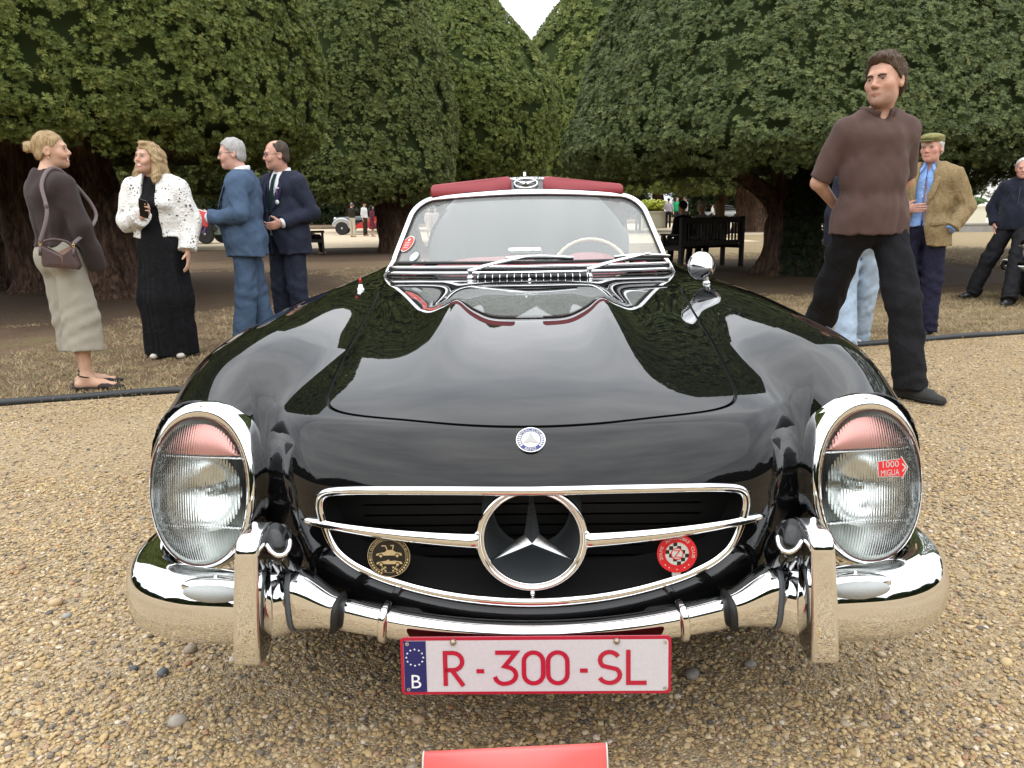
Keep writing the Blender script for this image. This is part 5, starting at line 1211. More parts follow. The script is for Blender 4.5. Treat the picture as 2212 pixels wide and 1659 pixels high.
# ---------------------------------------------------------------- people: implicit bodies and clothes, one smooth mesh each
class Fld:
    def __init__(s, lo, hi, res, zones=()):
        """lo,hi corners; zones: (z0,z1,res) with finer layers"""
        s.x = np.arange(lo[0], hi[0]+res, res); s.y = np.arange(lo[1], hi[1]+res, res); z = [lo[2]]; base = zones[-1][2] if zones and zones[-1][0] is None else res
        while z[-1] < hi[2]:
            st = base
            for q in zones:
                if q[0] is not None and q[0] <= z[-1] <= q[1]: st = q[2]
            z.append(z[-1]+st)
        s.z = np.array(z); s.D = np.full((len(s.x), len(s.y), len(s.z)), .5, np.float32)
    def _blk(s, lo, hi):
        sl = tuple(slice(max(0, np.searchsorted(a, l)-1), np.searchsorted(a, h)+1) for a, l, h in zip((s.x, s.y, s.z), lo, hi))
        return sl, s.x[sl[0]][:, None, None], s.y[sl[1]][None, :, None], s.z[sl[2]][None, None, :]
    def _op(s, sl, d, op, k):
        D = s.D[sl]; d = d.astype(np.float32)
        if op == 'u': s.D[sl] = sm_min(D, d, k) if k > 0 else np.minimum(D, d)
        else: s.D[sl] = sm_max(D, -d, k) if k > 0 else np.maximum(D, -d)
    def cap(s, p0, p1, r0, r1, k=.02, op='u', ax=None, sc=1.0, cut=None):
        p0 = np.array(p0, float); p1 = np.array(p1, float); R = max(r0, r1)*max(1, sc)+k+.02
        sl, X, Y, Z = s._blk(np.minimum(p0, p1)-R, np.maximum(p0, p1)+R)
        if 0 in s.D[sl].shape: return s
        e = p1-p0; L = e@e; qx, qy, qz = X-p0[0], Y-p0[1], Z-p0[2]; t = np.clip((qx*e[0]+qy*e[1]+qz*e[2])/max(L, 1e-9), 0, 1)
        qx, qy, qz = qx-t*e[0], qy-t*e[1], qz-t*e[2]
        if ax is not None:
            a = np.array(ax, float); a /= np.linalg.norm(a); w = (qx*a[0]+qy*a[1]+qz*a[2])*(1/sc-1); qx, qy, qz = qx+w*a[0], qy+w*a[1], qz+w*a[2]
        d = np.sqrt(qx*qx+qy*qy+qz*qz)-(r0+(r1-r0)*t)
        if cut is not None:
            for p, n in cut: n = np.array(n, float)/np.linalg.norm(n); d = np.maximum(d, (X-p[0])*n[0]+(Y-p[1])*n[1]+(Z-p[2])*n[2])
        s._op(sl, d, op, k); return s
    def ell(s, c, r, k=.02, op='u', R=None):
        c = np.array(c, float); r = np.ones(3)*np.array(r, float); m = r.max()+k+.02; sl, X, Y, Z = s._blk(c-m, c+m)
        if 0 in s.D[sl].shape: return s
        q = [X-c[0], Y-c[1], Z-c[2]]
        if R is not None: q = [q[0]*R[0, i]+q[1]*R[1, i]+q[2]*R[2, i] for i in range(3)]
        l = np.sqrt((q[0]/r[0])**2+(q[1]/r[1])**2+(q[2]/r[2])**2); l2 = np.sqrt((q[0]/r[0]**2)**2+(q[1]/r[1]**2)**2+(q[2]/r[2]**2)**2)
        s._op(sl, l*(l-1)/np.maximum(l2, 1e-6), op, k); return s
    def folds(s, amp, freq, seed=0, z0=None, z1=None, dirs=None):
        r = np.random.default_rng(seed); X, Y, Z = s.x[:, None, None], s.y[None, :, None], s.z[None, None, :]; f = 0
        for i in range(7):
            k = r.normal(size=3); k[2] *= .45; k /= np.linalg.norm(k); fr = freq*r.uniform(.6, 1.7); f = f+np.sin((X*k[0]+Y*k[1]+Z*k[2])*fr+r.uniform(0, 6.28)+1.3*np.sin((X*k[1]-Z*k[0])*fr*.45))/7
        m = amp*2.2
        if z0 is not None: m = m*np.clip((Z-z0)/(z1-z0), 0, 1)
        s.D += (f*m).astype(np.float32); return s
    def zcut(s, lo=None, hi=None):
        if lo is not None: s.D = np.maximum(s.D, (lo-s.z)[None, None, :].astype(np.float32))
        if hi is not None: s.D = np.maximum(s.D, (s.z-hi)[None, None, :].astype(np.float32))
        return s
    def mesh(s):
        s.D[0] = s.D[-1] = .1; s.D[:, 0] = s.D[:, -1] = .1; s.D[:, :, 0] = s.D[:, :, -1] = .1
        V, Q = surface_nets(s.D, s.x, s.y, s.z)
        for it in range(2):                                     # light smoothing
            acc = np.zeros_like(V); cnt = np.zeros(len(V))
            for a, b in ((0, 1), (1, 2), (2, 3), (3, 0)):
                np.add.at(acc, Q[:, a], V[Q[:, b]]); np.add.at(acc, Q[:, b], V[Q[:, a]]); np.add.at(cnt, Q[:, a], 1); np.add.at(cnt, Q[:, b], 1)
            V = V*.6+acc/np.maximum(cnt, 1)[:, None]*.4
        return V, Q
def skin_mat():
    if 'skin' in MATS: return MATS['skin']
    m = mat('skin', (.6, .4, .3), .48, spec=.35); t = NT(m); a = t.n('Attribute', attribute_name='Col'); t.base(a.outputs['Color']); t.b.inputs['Subsurface Weight'].default_value = .12; t.b.inputs['Subsurface Radius'].default_value = (.012, .005, .003); t.b.inputs['Subsurface Scale'].default_value = .6
    c = t.mix(.5, a.outputs['Color'], t.ramp(t.noise(28, 5, .65), [(.3, (.72, .66, .64)), (.7, (1.1, 1.06, 1.04))]), 'MULTIPLY'); t.base(c); t.bump(t.noise(160, 4, .6), .25, .003)
    return m
def cloth(name, c, rough=.85, var=.12, vs=14, weave=900, b=.25, sheen=.0, crease=.55):
    if name in MATS: return MATS[name]
    m = mat(name, c, rough, var=var, vscale=vs, spec=.15); t = NT(m); m.node_tree.nodes['Principled BSDF'].inputs['Sheen Weight'].default_value = sheen*.3
    fine = t.n('Bump'); fine.inputs['Strength'].default_value = b; fine.inputs['Distance'].default_value = .0012; t.l(t.noise(weave, 3, .6), fine.inputs['Height'])
    w = t.noise(1.0, 3, .5, t.coord((9, 9, 5.5)), 1.6); rd = t.math('SUBTRACT', 1.0, t.math('ABSOLUTE', t.math('SUBTRACT', t.math('MULTIPLY', w, 4.0), 2.0)))
    cr = t.n('Bump'); cr.inputs['Strength'].default_value = crease; cr.inputs['Distance'].default_value = .013; t.l(rd, cr.inputs['Height']); t.l(fine.outputs['Normal'], cr.inputs['Normal']); t.l(cr.outputs['Normal'], t.b.inputs['Normal']); return m
def hair_mat(name, a, b):
    if name in MATS: return MATS[name]
    m = mat(name, a, .6, spec=.2); t = NT(m); f = t.noise(1.0, 4, .6, t.coord((170, 170, 26))); t.base(t.ramp(f, [(.3, a), (.7, b)])); t.bump(f, .7, .004); return m
class Person:
    def __init__(p, loc, H, yaw, label, skin=(.56, .35, .26), group=None, res=.0052):
        p.loc = np.array([loc[0], loc[1], loc[2] if len(loc) > 2 else 0.0]); p.s = H/1.75; p.yaw = math.radians(yaw); p.skin = np.array(skin); p.res = res
        p.root = empty('person', tuple(p.loc)); tag(p.root, label, 'person', group)
        p.Rz = np.array(Matrix.Rotation(p.yaw, 3, 'Z')); p.hands = []; p.hr = np.eye(3); p.hc = np.array([0, -.02, 1.632]); p.mouth = 'closed'; p.eyes = True
        j = p.j = {}
        for q, sd in (('l', 1), ('r', -1)):          # l is on +x when facing -y (the viewer's right if facing the camera)
            j[q+'hip'] = (.085*sd, 0, .93); j[q+'knee'] = (.095*sd, -.01, .50); j[q+'ank'] = (.10*sd, .02, .085)
            j[q+'sho'] = (.178*sd, .012, 1.392); j[q+'elb'] = (.235*sd, .03, 1.13); j[q+'wri'] = (.245*sd, -.03, .87)
        p.toe = {'l': (0.05, -1), 'r': (-.05, -1)}; p.fat = 1.0; p.sw = 1.0
    def head(p, yaw=0, pitch=0, roll=0, c=None, s=1.0):
        p.hr = np.array(Matrix.Rotation(math.radians(yaw), 3, 'Z') @ Matrix.Rotation(math.radians(pitch), 3, 'X') @ Matrix.Rotation(math.radians(roll), 3, 'Y')); p.hs = s
        if c is not None: p.hc = np.array(c, float)
    hs = 1.0; stubble = False
    def h(p, v): return p.hc+p.hr@(np.array(v, float)*p.hs)
    def out(p, name, V, F, m, parent=None, **kw):
        W = (V*p.s)@p.Rz.T+p.loc; return obj(name, W, F, m, parent or p.root, **kw)
    def w(p, v): return (np.array(v, float)*p.s)@p.Rz.T+p.loc
    def torso(p, f, o=0.0, bust=0.0, belly=0.0, k=.04):
        t = p.fat; X = (1, 0, 0)
        f.ell((0, .01, .95), (.168*t+o, .118*t+o, .14), .05)
        f.cap((0, .0, .98), (0, .005, 1.16), .105*t+o, .105*t+o, .06, ax=X, sc=1.32)
        f.cap((0, .005, 1.16), (0, .015, 1.33), .108*t+o, .118+o, .06, ax=X, sc=1.38)
        for sd in (-1, 1):
            f.cap((0, .02, 1.40), (.14*sd*p.sw, .018, 1.372), .072+o, .064+o, .05); f.cap((.03*sd, .032, 1.468), (.15*sd*p.sw, .024, 1.412), .036+o*.8, .034+o*.8, .05)
        if bust:
            for x in (-.075, .075): f.ell((x, -.085, 1.27), (.075+o*.5, .06+bust+o*.5, .07), .04)
        if belly: f.ell((0, -.05, 1.06), (.13+o, .08+belly+o, .14), .06)
    def limbs(p, f, o=0.0, arm=True, leg=True, ru=.046, rf=.034):
        j = p.j
        for q in 'lr':
            if arm:
                f.cap(j[q+'sho'], j[q+'elb'], ru+.008+o, ru-.006+o, .035); f.cap(j[q+'elb'], j[q+'wri'], rf+.006+o, rf-.009+o, .02)
            if leg:
                f.cap(j[q+'hip'], j[q+'knee'], .082*p.fat+o, .056+o, .03); f.cap(j[q+'knee'], j[q+'ank'], .054+o, .036+o, .02)
    def hand(p, f, q, d, n, side, curl=.5, spread=.12, thumb=(.5, .6), k=.008, open_=None):
        """d finger direction, n palm normal, side towards the thumb"""
        w = np.array(p.j[q+'wri'], float); d = np.array(d, float); d /= np.linalg.norm(d); n = np.array(n, float); n = n-d*(n@d); n /= np.linalg.norm(n); sd = np.cross(d, n); sd = sd*np.sign(sd@np.array(side, float))
        R = np.stack([sd, n, d], 1); f.cap(w-d*.01, w+d*.03, .024, .026, .015, ax=n, sc=.75); f.ell(w+d*.055, (.040, .0155, .050), .012, R=R)
        for i, (of, ln) in enumerate(((.030, .92), (.0105, 1.0), (-.0095, .95), (-.028, .76))):
            b = w+d*(.092 if i in (1, 2) else .086)+sd*of; dd = d+sd*of*spread*8; dd /= np.linalg.norm(dd); c = curl[i] if isinstance(curl, (list, tuple)) else curl; r = .0092 if i < 3 else .0082
            a = 0
            for L, rr, cc in ((.042*ln, r, .6), (.027*ln, r*.93, 1.0), (.021*ln, r*.85, .8)):
                a += c*cc; e = b+(dd*math.cos(a)+n*math.sin(a))*L; f.cap(b, e, rr, rr*.95, k*.6); b = e
        b = w+d*.025+sd*.030; t1 = d*thumb[0]+sd*.65+n*thumb[1]*.5; t1 /= np.linalg.norm(t1); e = b+t1*.040; f.cap(b-t1*.012, e, .0135, .0105, .012); t2 = t1*.7+d*.4+n*thumb[1]*.5; t2 /= np.linalg.norm(t2); f.cap(e, e+t2*.030, .0105, .0085, k*.6)
    def build_body(p, hand_specs=(), legs=True, ears=True, feet=False, zlo=None, nose=1.0, jaw=1.0, bare_legs=False, arms=True, torso=True):
        j = p.j; pts = np.array([v for v in j.values()]+[tuple(p.hc)]); lo = pts.min(0)-np.array([.17, .20, .2]); hi = pts.max(0)+np.array([.17, .20, .16])
        if zlo is not None: lo[2] = zlo
        else: lo[2] = -.01
        hz = p.hc[2]; zones = [(hz-.135, hz+.135, .0042)]+[(min(j[h[0]+'wri'][2], j[h[0]+'wri'][2]+h[1][2]*.16)-.05, max(j[h[0]+'wri'][2], j[h[0]+'wri'][2]+h[1][2]*.16)+.05, .0055) for h in hand_specs]+[(None, None, .011)]
        f = Fld(lo, hi, p.res, zones)
        if torso: p.torso(f, -.012)
        p.limbs(f, -.003, arm=arms, leg=legs)
        h, R, s = p.h, p.hr, p.hs
        E = lambda c, r, k=.015, op='u': f.ell(h(c), np.array(r)*s, k*s, op, R)
        Cp = lambda a, b, r0, r1, k=.01, op='u': f.cap(h(a), h(b), r0*s, r1*s, k*s, op)
        f.cap((0, .035, 1.44), h((0, .025, -.06)), .056*p.fat**.5, .052*s*p.fat**.5, .03)
        E((0, .012, .035), (.075, .094, .086)); E((0, -.018, -.035), (.063*jaw**.5, .070, .082), .03); E((0, -.028, -.078), (.046*jaw, .05, .036), .03); E((0, -.068, -.098), (.020*jaw, .017, .016), .025)
        Cp((-.034, -.079, .024), (.034, -.079, .024), .011, .011, .02)
        for sd in (-1, 1):
            E((.044*sd, -.056, -.022), (.022, .022, .022), .025); E((.031*sd, -.104, .004), (.020, .022, .013), .012, 's'); E((.031*sd, -.0735, .003), (.0145, .0125, .0135), .004); Cp((.017*sd, -.0835, .0105), (.045*sd, -.0765, .0085), .0055, .0050, .004); Cp((.018*sd, -.0830, -.0065), (.044*sd, -.0765, -.005), .0045, .0045, .005)
            if ears: E((.076*sd, .014, -.006), (.010, .021, .032), .008); E((.088*sd, .006, -.002), (.010, .012, .020), .005, 's')
            E((.0115*sd*nose, -.093, -.033), (.0085, .010, .0075), .006)
        Cp((0, -.081, .016), (0, -.1035, -.027), .0075, .0115*nose, .012)
        if p.mouth == 'closed':
            for sd in (-1, 1): Cp((0, -.0905, -.0605), (.025*sd, -.0795, -.0625), .0048, .0035, .006); Cp((0, -.0885, -.0695), (.021*sd, -.080, -.066), .0058, .0035, .006)
        else:
            for sd in (-1, 1): Cp((0, -.092, -.056), (.028*sd, -.079, -.052), .0050, .004, .006); Cp((0, -.090, -.079 if p.mouth == 'laugh' else -.073), (.027*sd, -.078, -.055), .0058, .004, .006); E((.040*sd, -.070, -.040), (.018, .016, .016), .02)
            E((0, -.094, -.064), (.024, .014, .0085 if p.mouth == 'laugh' else .006), .003, 's'); E((0, -.076, -.060), (.023, .010, .008), .003)
        for hs_ in hand_specs: p.hand(f, *hs_[:1], *hs_[1:4], **(hs_[4] if len(hs_) > 4 else {}))
        if feet:
            for q in 'lr': p.foot(f, q, .0, bare=True)
        V, Q = f.mesh()
        q = ((V-p.hc)@p.hr)/s; C = np.tile(p.skin, (len(V), 1)); inh = (np.abs(q[:, 2]) < .14) & (np.abs(q[:, 0]) < .1)
        def tint(mask, col, a=1.0): C[mask] = C[mask]*(1-a)+np.array(col)*a
        g = lambda c, r: np.exp(-(((q-np.array(c))/np.array(r))**2).sum(1))*inh
        for sd in (-1, 1):
            bl = g((.045*sd, -.06, -.03), (.025, .03, .025)); C[:] = C*(1-.35*bl[:, None])+p.skin*np.array([1.05, .72, .70])*.35*bl[:, None]
            tint(inh & (np.abs(q[:, 0]-.031*sd) < .0155) & (np.abs(q[:, 2]-.0088) < .0034) & (q[:, 1] < -.070), p.skin*.28, .65)
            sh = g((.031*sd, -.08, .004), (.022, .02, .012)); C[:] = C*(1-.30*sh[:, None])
        if p.stubble: st = np.clip((-.035-q[:, 2])/.03, 0, 1)*np.clip((-.0-q[:, 1])/.03, 0, 1)*inh; C[:] = C*(1-st[:, None]*np.array([.24, .20, .16]))
        nb = g((0, -.10, -.03), (.018, .02, .016)); C[:] = C*(1-.3*nb[:, None])+p.skin*np.array([1.0, .66, .62])*.3*nb[:, None]
        lipm = inh & (np.abs(q[:, 0]) < .026) & (q[:, 1] < -.078)
        if p.mouth == 'closed': tint(lipm & (np.abs(q[:, 2]+.066) < .0095), p.skin*np.array([.82, .56, .54]), .6); tint(lipm & (np.abs(q[:, 2]+.0655) < .0026), p.skin*.30, .6)
        else:
            zb = -.080 if p.mouth == 'laugh' else -.074
            tint(inh & (np.abs(q[:, 0]) < .03) & (q[:, 1] < -.074) & (q[:, 2] < -.050) & (q[:, 2] > zb-.005), (.42, .10, .09), .75)
            tint(inh & (np.abs(q[:, 0]) < .021) & (q[:, 1] < -.070) & (q[:, 1] > -.092) & (q[:, 2] < -.054) & (q[:, 2] > -.069), (.85, .82, .76))
        b = p.out('body', V, Q, skin_mat(), col=C)
        if p.eyes:
            for sd in (-1, 1):
                mb = MB(); c = h((.031*sd, -.0752, .0025)); mb.ball(c, .0118*s, nu=14, nv=10); V = np.concatenate(mb.V); gz = p.hr@np.array([.12*0, -1, -.05]); gz /= np.linalg.norm(gz); dd = (V-c)/(.0122*s)@gz; F = [tuple(x) for x in mb.F]
                mi = [1 if np.mean(dd[list(x)]) > .72 else 0 for x in F]; p.out('eye', V, F, [mat('eye_white', (.72, .70, .66), .2), mat('iris_dark', (.035, .025, .02), .1)], midx=mi)
        return b
    def brows(p, m, th=.0042, lift=0.0):
        for sd in (-1, 1):
            mb = MB(); P = [p.h((.013*sd, -.0900, .0205+lift)), p.h((.028*sd, -.0895, .0255+lift)), p.h((.046*sd, -.078, .0215+lift))]; mb.tube(smooth_open(P, 4), (th*.6*p.hs, th*p.hs), 8, up=p.hr@np.array([0, -1, 0.])); V = np.concatenate(mb.V); p.out('eyebrow', V, mb.F, m)
    def hair(p, m, style='short', vol=.011, hl=None, seed=1):
        lo = p.hc-.26; hi = p.hc+.26
        if style in ('long',): lo = lo-np.array([0, 0, .18])
        f = Fld(lo, hi, .0058); h, R, s = p.h, p.hr, p.hs; E = lambda c, r, k=.015, op='u': f.ell(h(c), np.array(r)*s, k*s, op, R); Cp = lambda a, b, r0, r1, k=.015: f.cap(h(a), h(b), r0*s, r1*s, k*s)
        E((0, .014, .036), (.076+vol, .094+vol, .087+vol)); E((0, .035, -.03), (.070+vol*.8, .068+vol, .05), .03)
        X, Y, Z = f.x[:, None, None]-p.hc[0], f.y[None, :, None]-p.hc[1], f.z[None, None, :]-p.hc[2]; q = [(X*R[0, i]+Y*R[1, i]+Z*R[2, i])/s for i in range(3)]
        ln = hl or ([-.12, -.085, -.06, -.035, -.005, .02, .045, .08, .12], [.092, .086, .070, .036, .004, .012, -.052, -.075, -.08])
        if style == 'balding': ln = ([-.12, -.06, -.03, -.01, .02, .05, .12], [.2, .16, .075, .03, .012, -.06, -.08])
        line = np.interp(q[1].ravel(), ln[0], ln[1]).reshape(q[1].shape)
        if style == 'balding': f.D = np.maximum(f.D, (np.sqrt(q[0]**2+(q[1]+.03)**2+0*q[2])-.0)*0-1+0*q[2]) if False else f.D; f.D = np.maximum(f.D, (.058-np.sqrt(q[0]**2+((q[1]+.035)/1.5)**2)+0*q[2]-np.clip((.05-q[2])*3, 0, 1)*.2).astype(np.float32))
        f.D = np.maximum(f.D, ((line-q[2])*.8*s).astype(np.float32))
        f.D += (.0022*np.sin(q[0]*140+6*np.sin(q[1]*25))+.0018*np.sin(q[1]*110+q[0]*60)).astype(np.float32)
        if style == 'quiff':
            for x, y, z, r in ((-.040, -.052, .094, .020), (-.015, -.062, .104, .022), (.014, -.062, .106, .022), (.040, -.048, .098, .019), (-.02, -.02, .116, .028), (.025, -.015, .116, .028), (-.055, -.01, .095, .020), (.056, .0, .092, .020)): E((x, y, z), (r*1.1, r*1.3, r*.75), .022)
            f.D += (.0030*np.sin(q[0]*120+5*np.sin(q[1]*30+q[2]*20)+2)).astype(np.float32)
        if style == 'cap': f.D = np.maximum(f.D, ((q[2]-.052)*s).astype(np.float32))
        if style == 'bun':
            E((0, .125, .030), (.038, .036, .036), .012); E((.012, .140, .045), (.022, .024, .022), .008); E((-.018, .138, .014), (.022, .022, .02), .008); E((0, .10, .02), (.03, .03, .028), .02)
        if style == 'long':
            for sd in (-1, 1):
                P = [(.070*sd, -.012, .055), (.088*sd, .0, -.01), (.092*sd, .015, -.075), (.105*sd, -.005, -.135), (.115*sd, -.03, -.175)]
                for a, b, r0, r1 in zip(P[:-1], P[1:], (.030, .034, .038, .036), (.034, .038, .036, .018)): Cp(a, b, r0, r1, .02)
            for x in (-.05, 0, .05): Cp((x, .08, .03), (x*1.3, .10, -.11), .04, .042, .03); Cp((x*1.3, .10, -.11), (x*1.5, .09, -.19), .042, .022, .03)
            E((0, -.03, .105), (.055, .06, .022), .02)
            f.D += (.0035*np.sin(q[0]*95+8*np.sin(q[2]*22)+q[1]*40)).astype(np.float32)
        V, Q = f.mesh(); hr = p.out('hair', V, Q, m); p.strands(V, Q, m, style, seed, hr); return hr
    def strands(p, V, Q, m, style, seed, par):
        r = np.random.default_rng(seed); h = p.hc; R, s = p.hr, p.hs; n = {'long': 900, 'quiff': 800, 'balding': 350}.get(style, 600); fn = np.cross(V[Q[:, 2]]-V[Q[:, 0]], V[Q[:, 3]]-V[Q[:, 1]]); VN = np.zeros_like(V); [np.add.at(VN, Q[:, k], fn) for k in range(4)]; pk = r.integers(0, len(V), n); P = V[pk]; q = ((P-h)@R)/s; N = VN[pk]@R
        if ((q-q.mean(0))*N).sum() < 0: N = -N
        N /= np.linalg.norm(N, axis=1)[:, None]+1e-9
        if style == 'long': d = np.tile([0, .15, -1.], (n, 1))+np.stack([np.sign(q[:, 0])*.15, 0*q[:, 0], 0*q[:, 0]], 1); d[q[:, 2] > .07] = np.stack([np.sign(q[:, 0])*.9, .6+0*q[:, 0], -.2+0*q[:, 0]], 1)[q[:, 2] > .07]; L = .07
        elif style == 'bun': d = np.array([0, .125, .03])-q; d[q[:, 1] > .11] = r.normal(size=(int((q[:, 1] > .11).sum()), 3)); L = .045
        elif style == 'quiff': d = np.tile([.25, 1.0, .25], (n, 1)); d[(q[:, 1] < -.03) & (q[:, 2] > .07)] = (.35, .6, .75); d[q[:, 2] < .03] = (0, .5, -.9); L = .035
        else: d = np.tile([.1, .8, -.15], (n, 1)); d[q[:, 2] < .03] = (0, .45, -.9); L = .022
        d = d+r.normal(size=d.shape)*(.07 if style in ('long', 'bun') else .13); d -= N*(d*N).sum(1)[:, None]; d /= np.linalg.norm(d, axis=1)[:, None]+1e-9; sd = np.cross(d, N); w = r.uniform(.0006, .0013, n)[:, None]; L = L*r.uniform(.6, 1.3, n)[:, None]; lift = r.uniform(.0008, .0045 if style == 'quiff' else .0028, n)[:, None]
        A = q-d*L*(.4 if style != 'quiff' else .0)-N*.001; B = q+d*L*.15+N*lift; E = q+d*L*.65+N*lift*.3
        W = np.concatenate([A-sd*w, A+sd*w, B-sd*w, B+sd*w, E]); W = h+(W*s)@R.T; i = np.arange(n); F = np.concatenate([np.stack([i, i+n, i+3*n], 1), np.stack([i, i+3*n, i+2*n], 1), np.stack([i+2*n, i+3*n, i+4*n], 1)])
        o = p.out('hair_strands', W, F, m, par); o['kind'] = 'stuff'
    def foot(p, f, q, o=0.0, bare=False):
        a = np.array(p.j[q+'ank'], float); t = np.array([*p.toe[q], 0.0]); t[:2] /= np.linalg.norm(t[:2]); g = a[2]-.085; z = .036
        b = np.array([a[0], a[1], g+z]); up = (0, 0, 1)
        f.cap(a, b-t*.035+np.array([0, 0, .0]), .038+o, .036+o, .02); f.cap(b-t*.045, b+t*.10, .036+o, .036+o, .02, ax=up, sc=.85); f.cap(b+t*.09-np.array([0, 0, .010]), b+t*.165-np.array([0, 0, .014]), .038+o, .028+o, .02, ax=up, sc=.72)
        f.cap(a, b+t*.06, .034+o, .030+o, .02)
    def shoes(p, m, sole=None, o=.006, top=.075):
        for q in 'lr':
            a = np.array(p.j[q+'ank'], float); f = Fld(a-np.array([.26, .26, .1]), a+np.array([.26, .26, .12]), .0075); p.foot(f, q, o); f.zcut(lo=a[2]-.085+.0, hi=a[2]-.085+top+.02)
            V, Q = f.mesh(); sh = p.out('shoe', V, Q, m)
            if sole:
                f = Fld(a-np.array([.26, .26, .1]), a+np.array([.26, .26, .0]), .0075); p.foot(f, q, o+.005); f.zcut(lo=a[2]-.085-.004, hi=a[2]-.085+.018); V, Q = f.mesh(); p.out('sole', V, Q, sole, sh)
    def trousers(p, m, hem=.05, o=.014, wide=(.075, .062), top=1.03, amp=.0055, seed=3, res=.0085, hip=1.0, name='trousers'):
        j = p.j; pts = np.array([j[a+b] for a in 'lr' for b in ('hip', 'knee', 'ank')]); lo = pts.min(0)-np.array([.2, .22, .1]); hi = pts.max(0)+np.array([.2, .22, .16]); f = Fld(lo, hi, res)
        t = p.fat; f.ell((0, .012, .94), (.166*t*hip+o*.6, .116*t+o*.6, .15), .04); f.cap((0, 0, .98), (0, 0, 1.12), .102*t+o*.4, .100*t+o*.4, .05, ax=(1, 0, 0), sc=1.30)
        for q in 'lr':
            hp, kn, an = (np.array(j[q+b], float) for b in ('hip', 'knee', 'ank')); f.ell(hp+np.array([0, .040, -.02]), (.086*t+o*.8, .068+o*.8, .11), .05); f.cap(hp, kn, .079*t+o*.8, wide[0]+o, .03); d = an-kn; e = an+d/np.linalg.norm(d)*.1; c = an+d/np.linalg.norm(d)*(.085-hem)*1.0
            f.cap(kn, e, wide[0]+o-.004, wide[1]+o, .02, cut=[(c, d)])
        f.folds(amp, 34, seed); f.folds(amp*.5, 70, seed+5); X, Y, Z = f.x[:, None, None], f.y[None, :, None], f.z[None, None, :]; kz = (j['lknee'][2]+j['rknee'][2])/2
        f.D += (.0035*np.sin(Z*62+X*30+Y*24+2*np.sin(X*14))*np.exp(-((Z-kz)/.13)**2)+.004*np.sin(Z*80+Y*36+2*np.sin(X*20+1))*np.exp(-((Z-hem-.07)/.07)**2)*(hem < .2)+.003*np.sin(X*44+Z*40*np.sign(X))*np.exp(-((Z-.82)/.09)**2)).astype(np.float32); f.zcut(hi=top); V, Q = f.mesh(); return p.out(name, V, Q, m)
    def top(p, m, hem=.95, o=.012, sleeve=1.0, amp=.005, seed=2, bust=0.0, belly=0.0, neck=1.475, res=.0085, vopen=None, flare=0.0, wide_sl=1.0, ru=.050, rf=.042, name='top', hem_round=False, sho=0.0, extra=None, freq=30, gap=None, drape=0.0):
        j = p.j; pts = np.array([j[a+b] for a in 'lr' for b in ('sho', 'elb', 'wri', 'hip')]); lo = pts.min(0)-np.array([.16, .22, .2]); hi = pts.max(0)+np.array([.16, .20, .16]); lo[2] = min(lo[2], hem-.05); f = Fld(lo, hi, res); p.torso(f, o, bust, belly); f.ell((0, .012, .95), (.174*p.fat+o, .126*p.fat+o, .15), .04)
        if hem < .92: f.cap((0, .015, .98), (0, .02, hem-.05), .112*p.fat+o, .120*p.fat+o+flare, .05, ax=(1, 0, 0), sc=1.40)
        [f.cap((.03*q, .02, 1.445), (.155*q*p.sw, .018, 1.392), .050+o+sho, .046+o+sho, .05) for q in (-1, 1)]
        if vopen:                                              # open front: list of (z, half width, shift)
            X, Y, Z = f.x[:, None, None], f.y[None, :, None], f.z[None, None, :]; wv = np.interp(f.z, [v[0] for v in vopen], [v[1] for v in vopen])[None, None, :]; cx = np.interp(f.z, [v[0] for v in vopen], [v[2] if len(v) > 2 else 0 for v in vopen])[None, None, :]
            cutd = np.maximum(np.abs(X-cx)-wv, Y-.0+0*X); f.D = sm_max(f.D, -cutd.astype(np.float32), .006).astype(np.float32)
        if extra: extra(f)
        f.zcut(lo=hem)
        for q in 'lr':
            s, e, w = (np.array(j[q+b], float) for b in ('sho', 'elb', 'wri'))
            if sleeve <= .62:
                c = s+(e-s)*(sleeve/.55); f.cap(s, e, (ru+o+.004)*wide_sl, (ru+o-.003)*wide_sl, .03, cut=[(c, e-s)])
            else:
                f.cap(s, e, (ru+o)*wide_sl, (ru-.004+o)*wide_sl, .03); c = e+(w-e)*sleeve; f.cap(e, w+(w-e)*.1, (rf+o)*wide_sl, (rf-.008+o)*wide_sl, .02, cut=[(c, w-e)])
        f.folds(amp, freq, seed); f.folds(amp*.55, freq*2.2, seed+5)
        if drape: X, Y, Z = f.x[:, None, None], f.y[None, :, None], f.z[None, None, :]; th = np.arctan2(Y, X); f.D += (drape*(np.sin(th*9+1.6*np.sin(Z*7+seed)+seed)+.6*np.sin(th*17-Z*6+2*seed))*np.clip((1.32-Z)/.28, 0, 1)).astype(np.float32)
        f.cap((0, .034, neck-.045), (0, .0, neck+.16), .0605*p.fat**.5, .066*p.fat**.5, .008, 's'); f.D = np.maximum(f.D, (f.z-neck-.035)[None, None, :].astype(np.float32))
        V, Q = f.mesh(); return p.out(name, V, Q, m)
    def strip(p, name, pts, r, m, parent=None, up=(0, -1, 0), prof=None):
        mb = MB(); mb.tube(smooth_open(pts, 5), r, 8, up=up, prof=prof); return p.out(name, np.concatenate(mb.V), mb.F, m, parent)
    def collar(p, m, name='collar', r=.062, z=1.485, h=.03, open_=.5, y=.022, parent=None):
        mb = MB(); A = np.linspace(-math.pi/2+open_, 1.5*math.pi-open_, 22); P = [(r*math.cos(a)*1.0, y+r*math.sin(a)*.95, z+.012*math.sin(a)+.004) for a in A]; mb.tube(P, (.0055, h/2), 8, up=(0, 0, 1)); 
        return p.out(name, np.concatenate(mb.V), mb.F, m, parent)
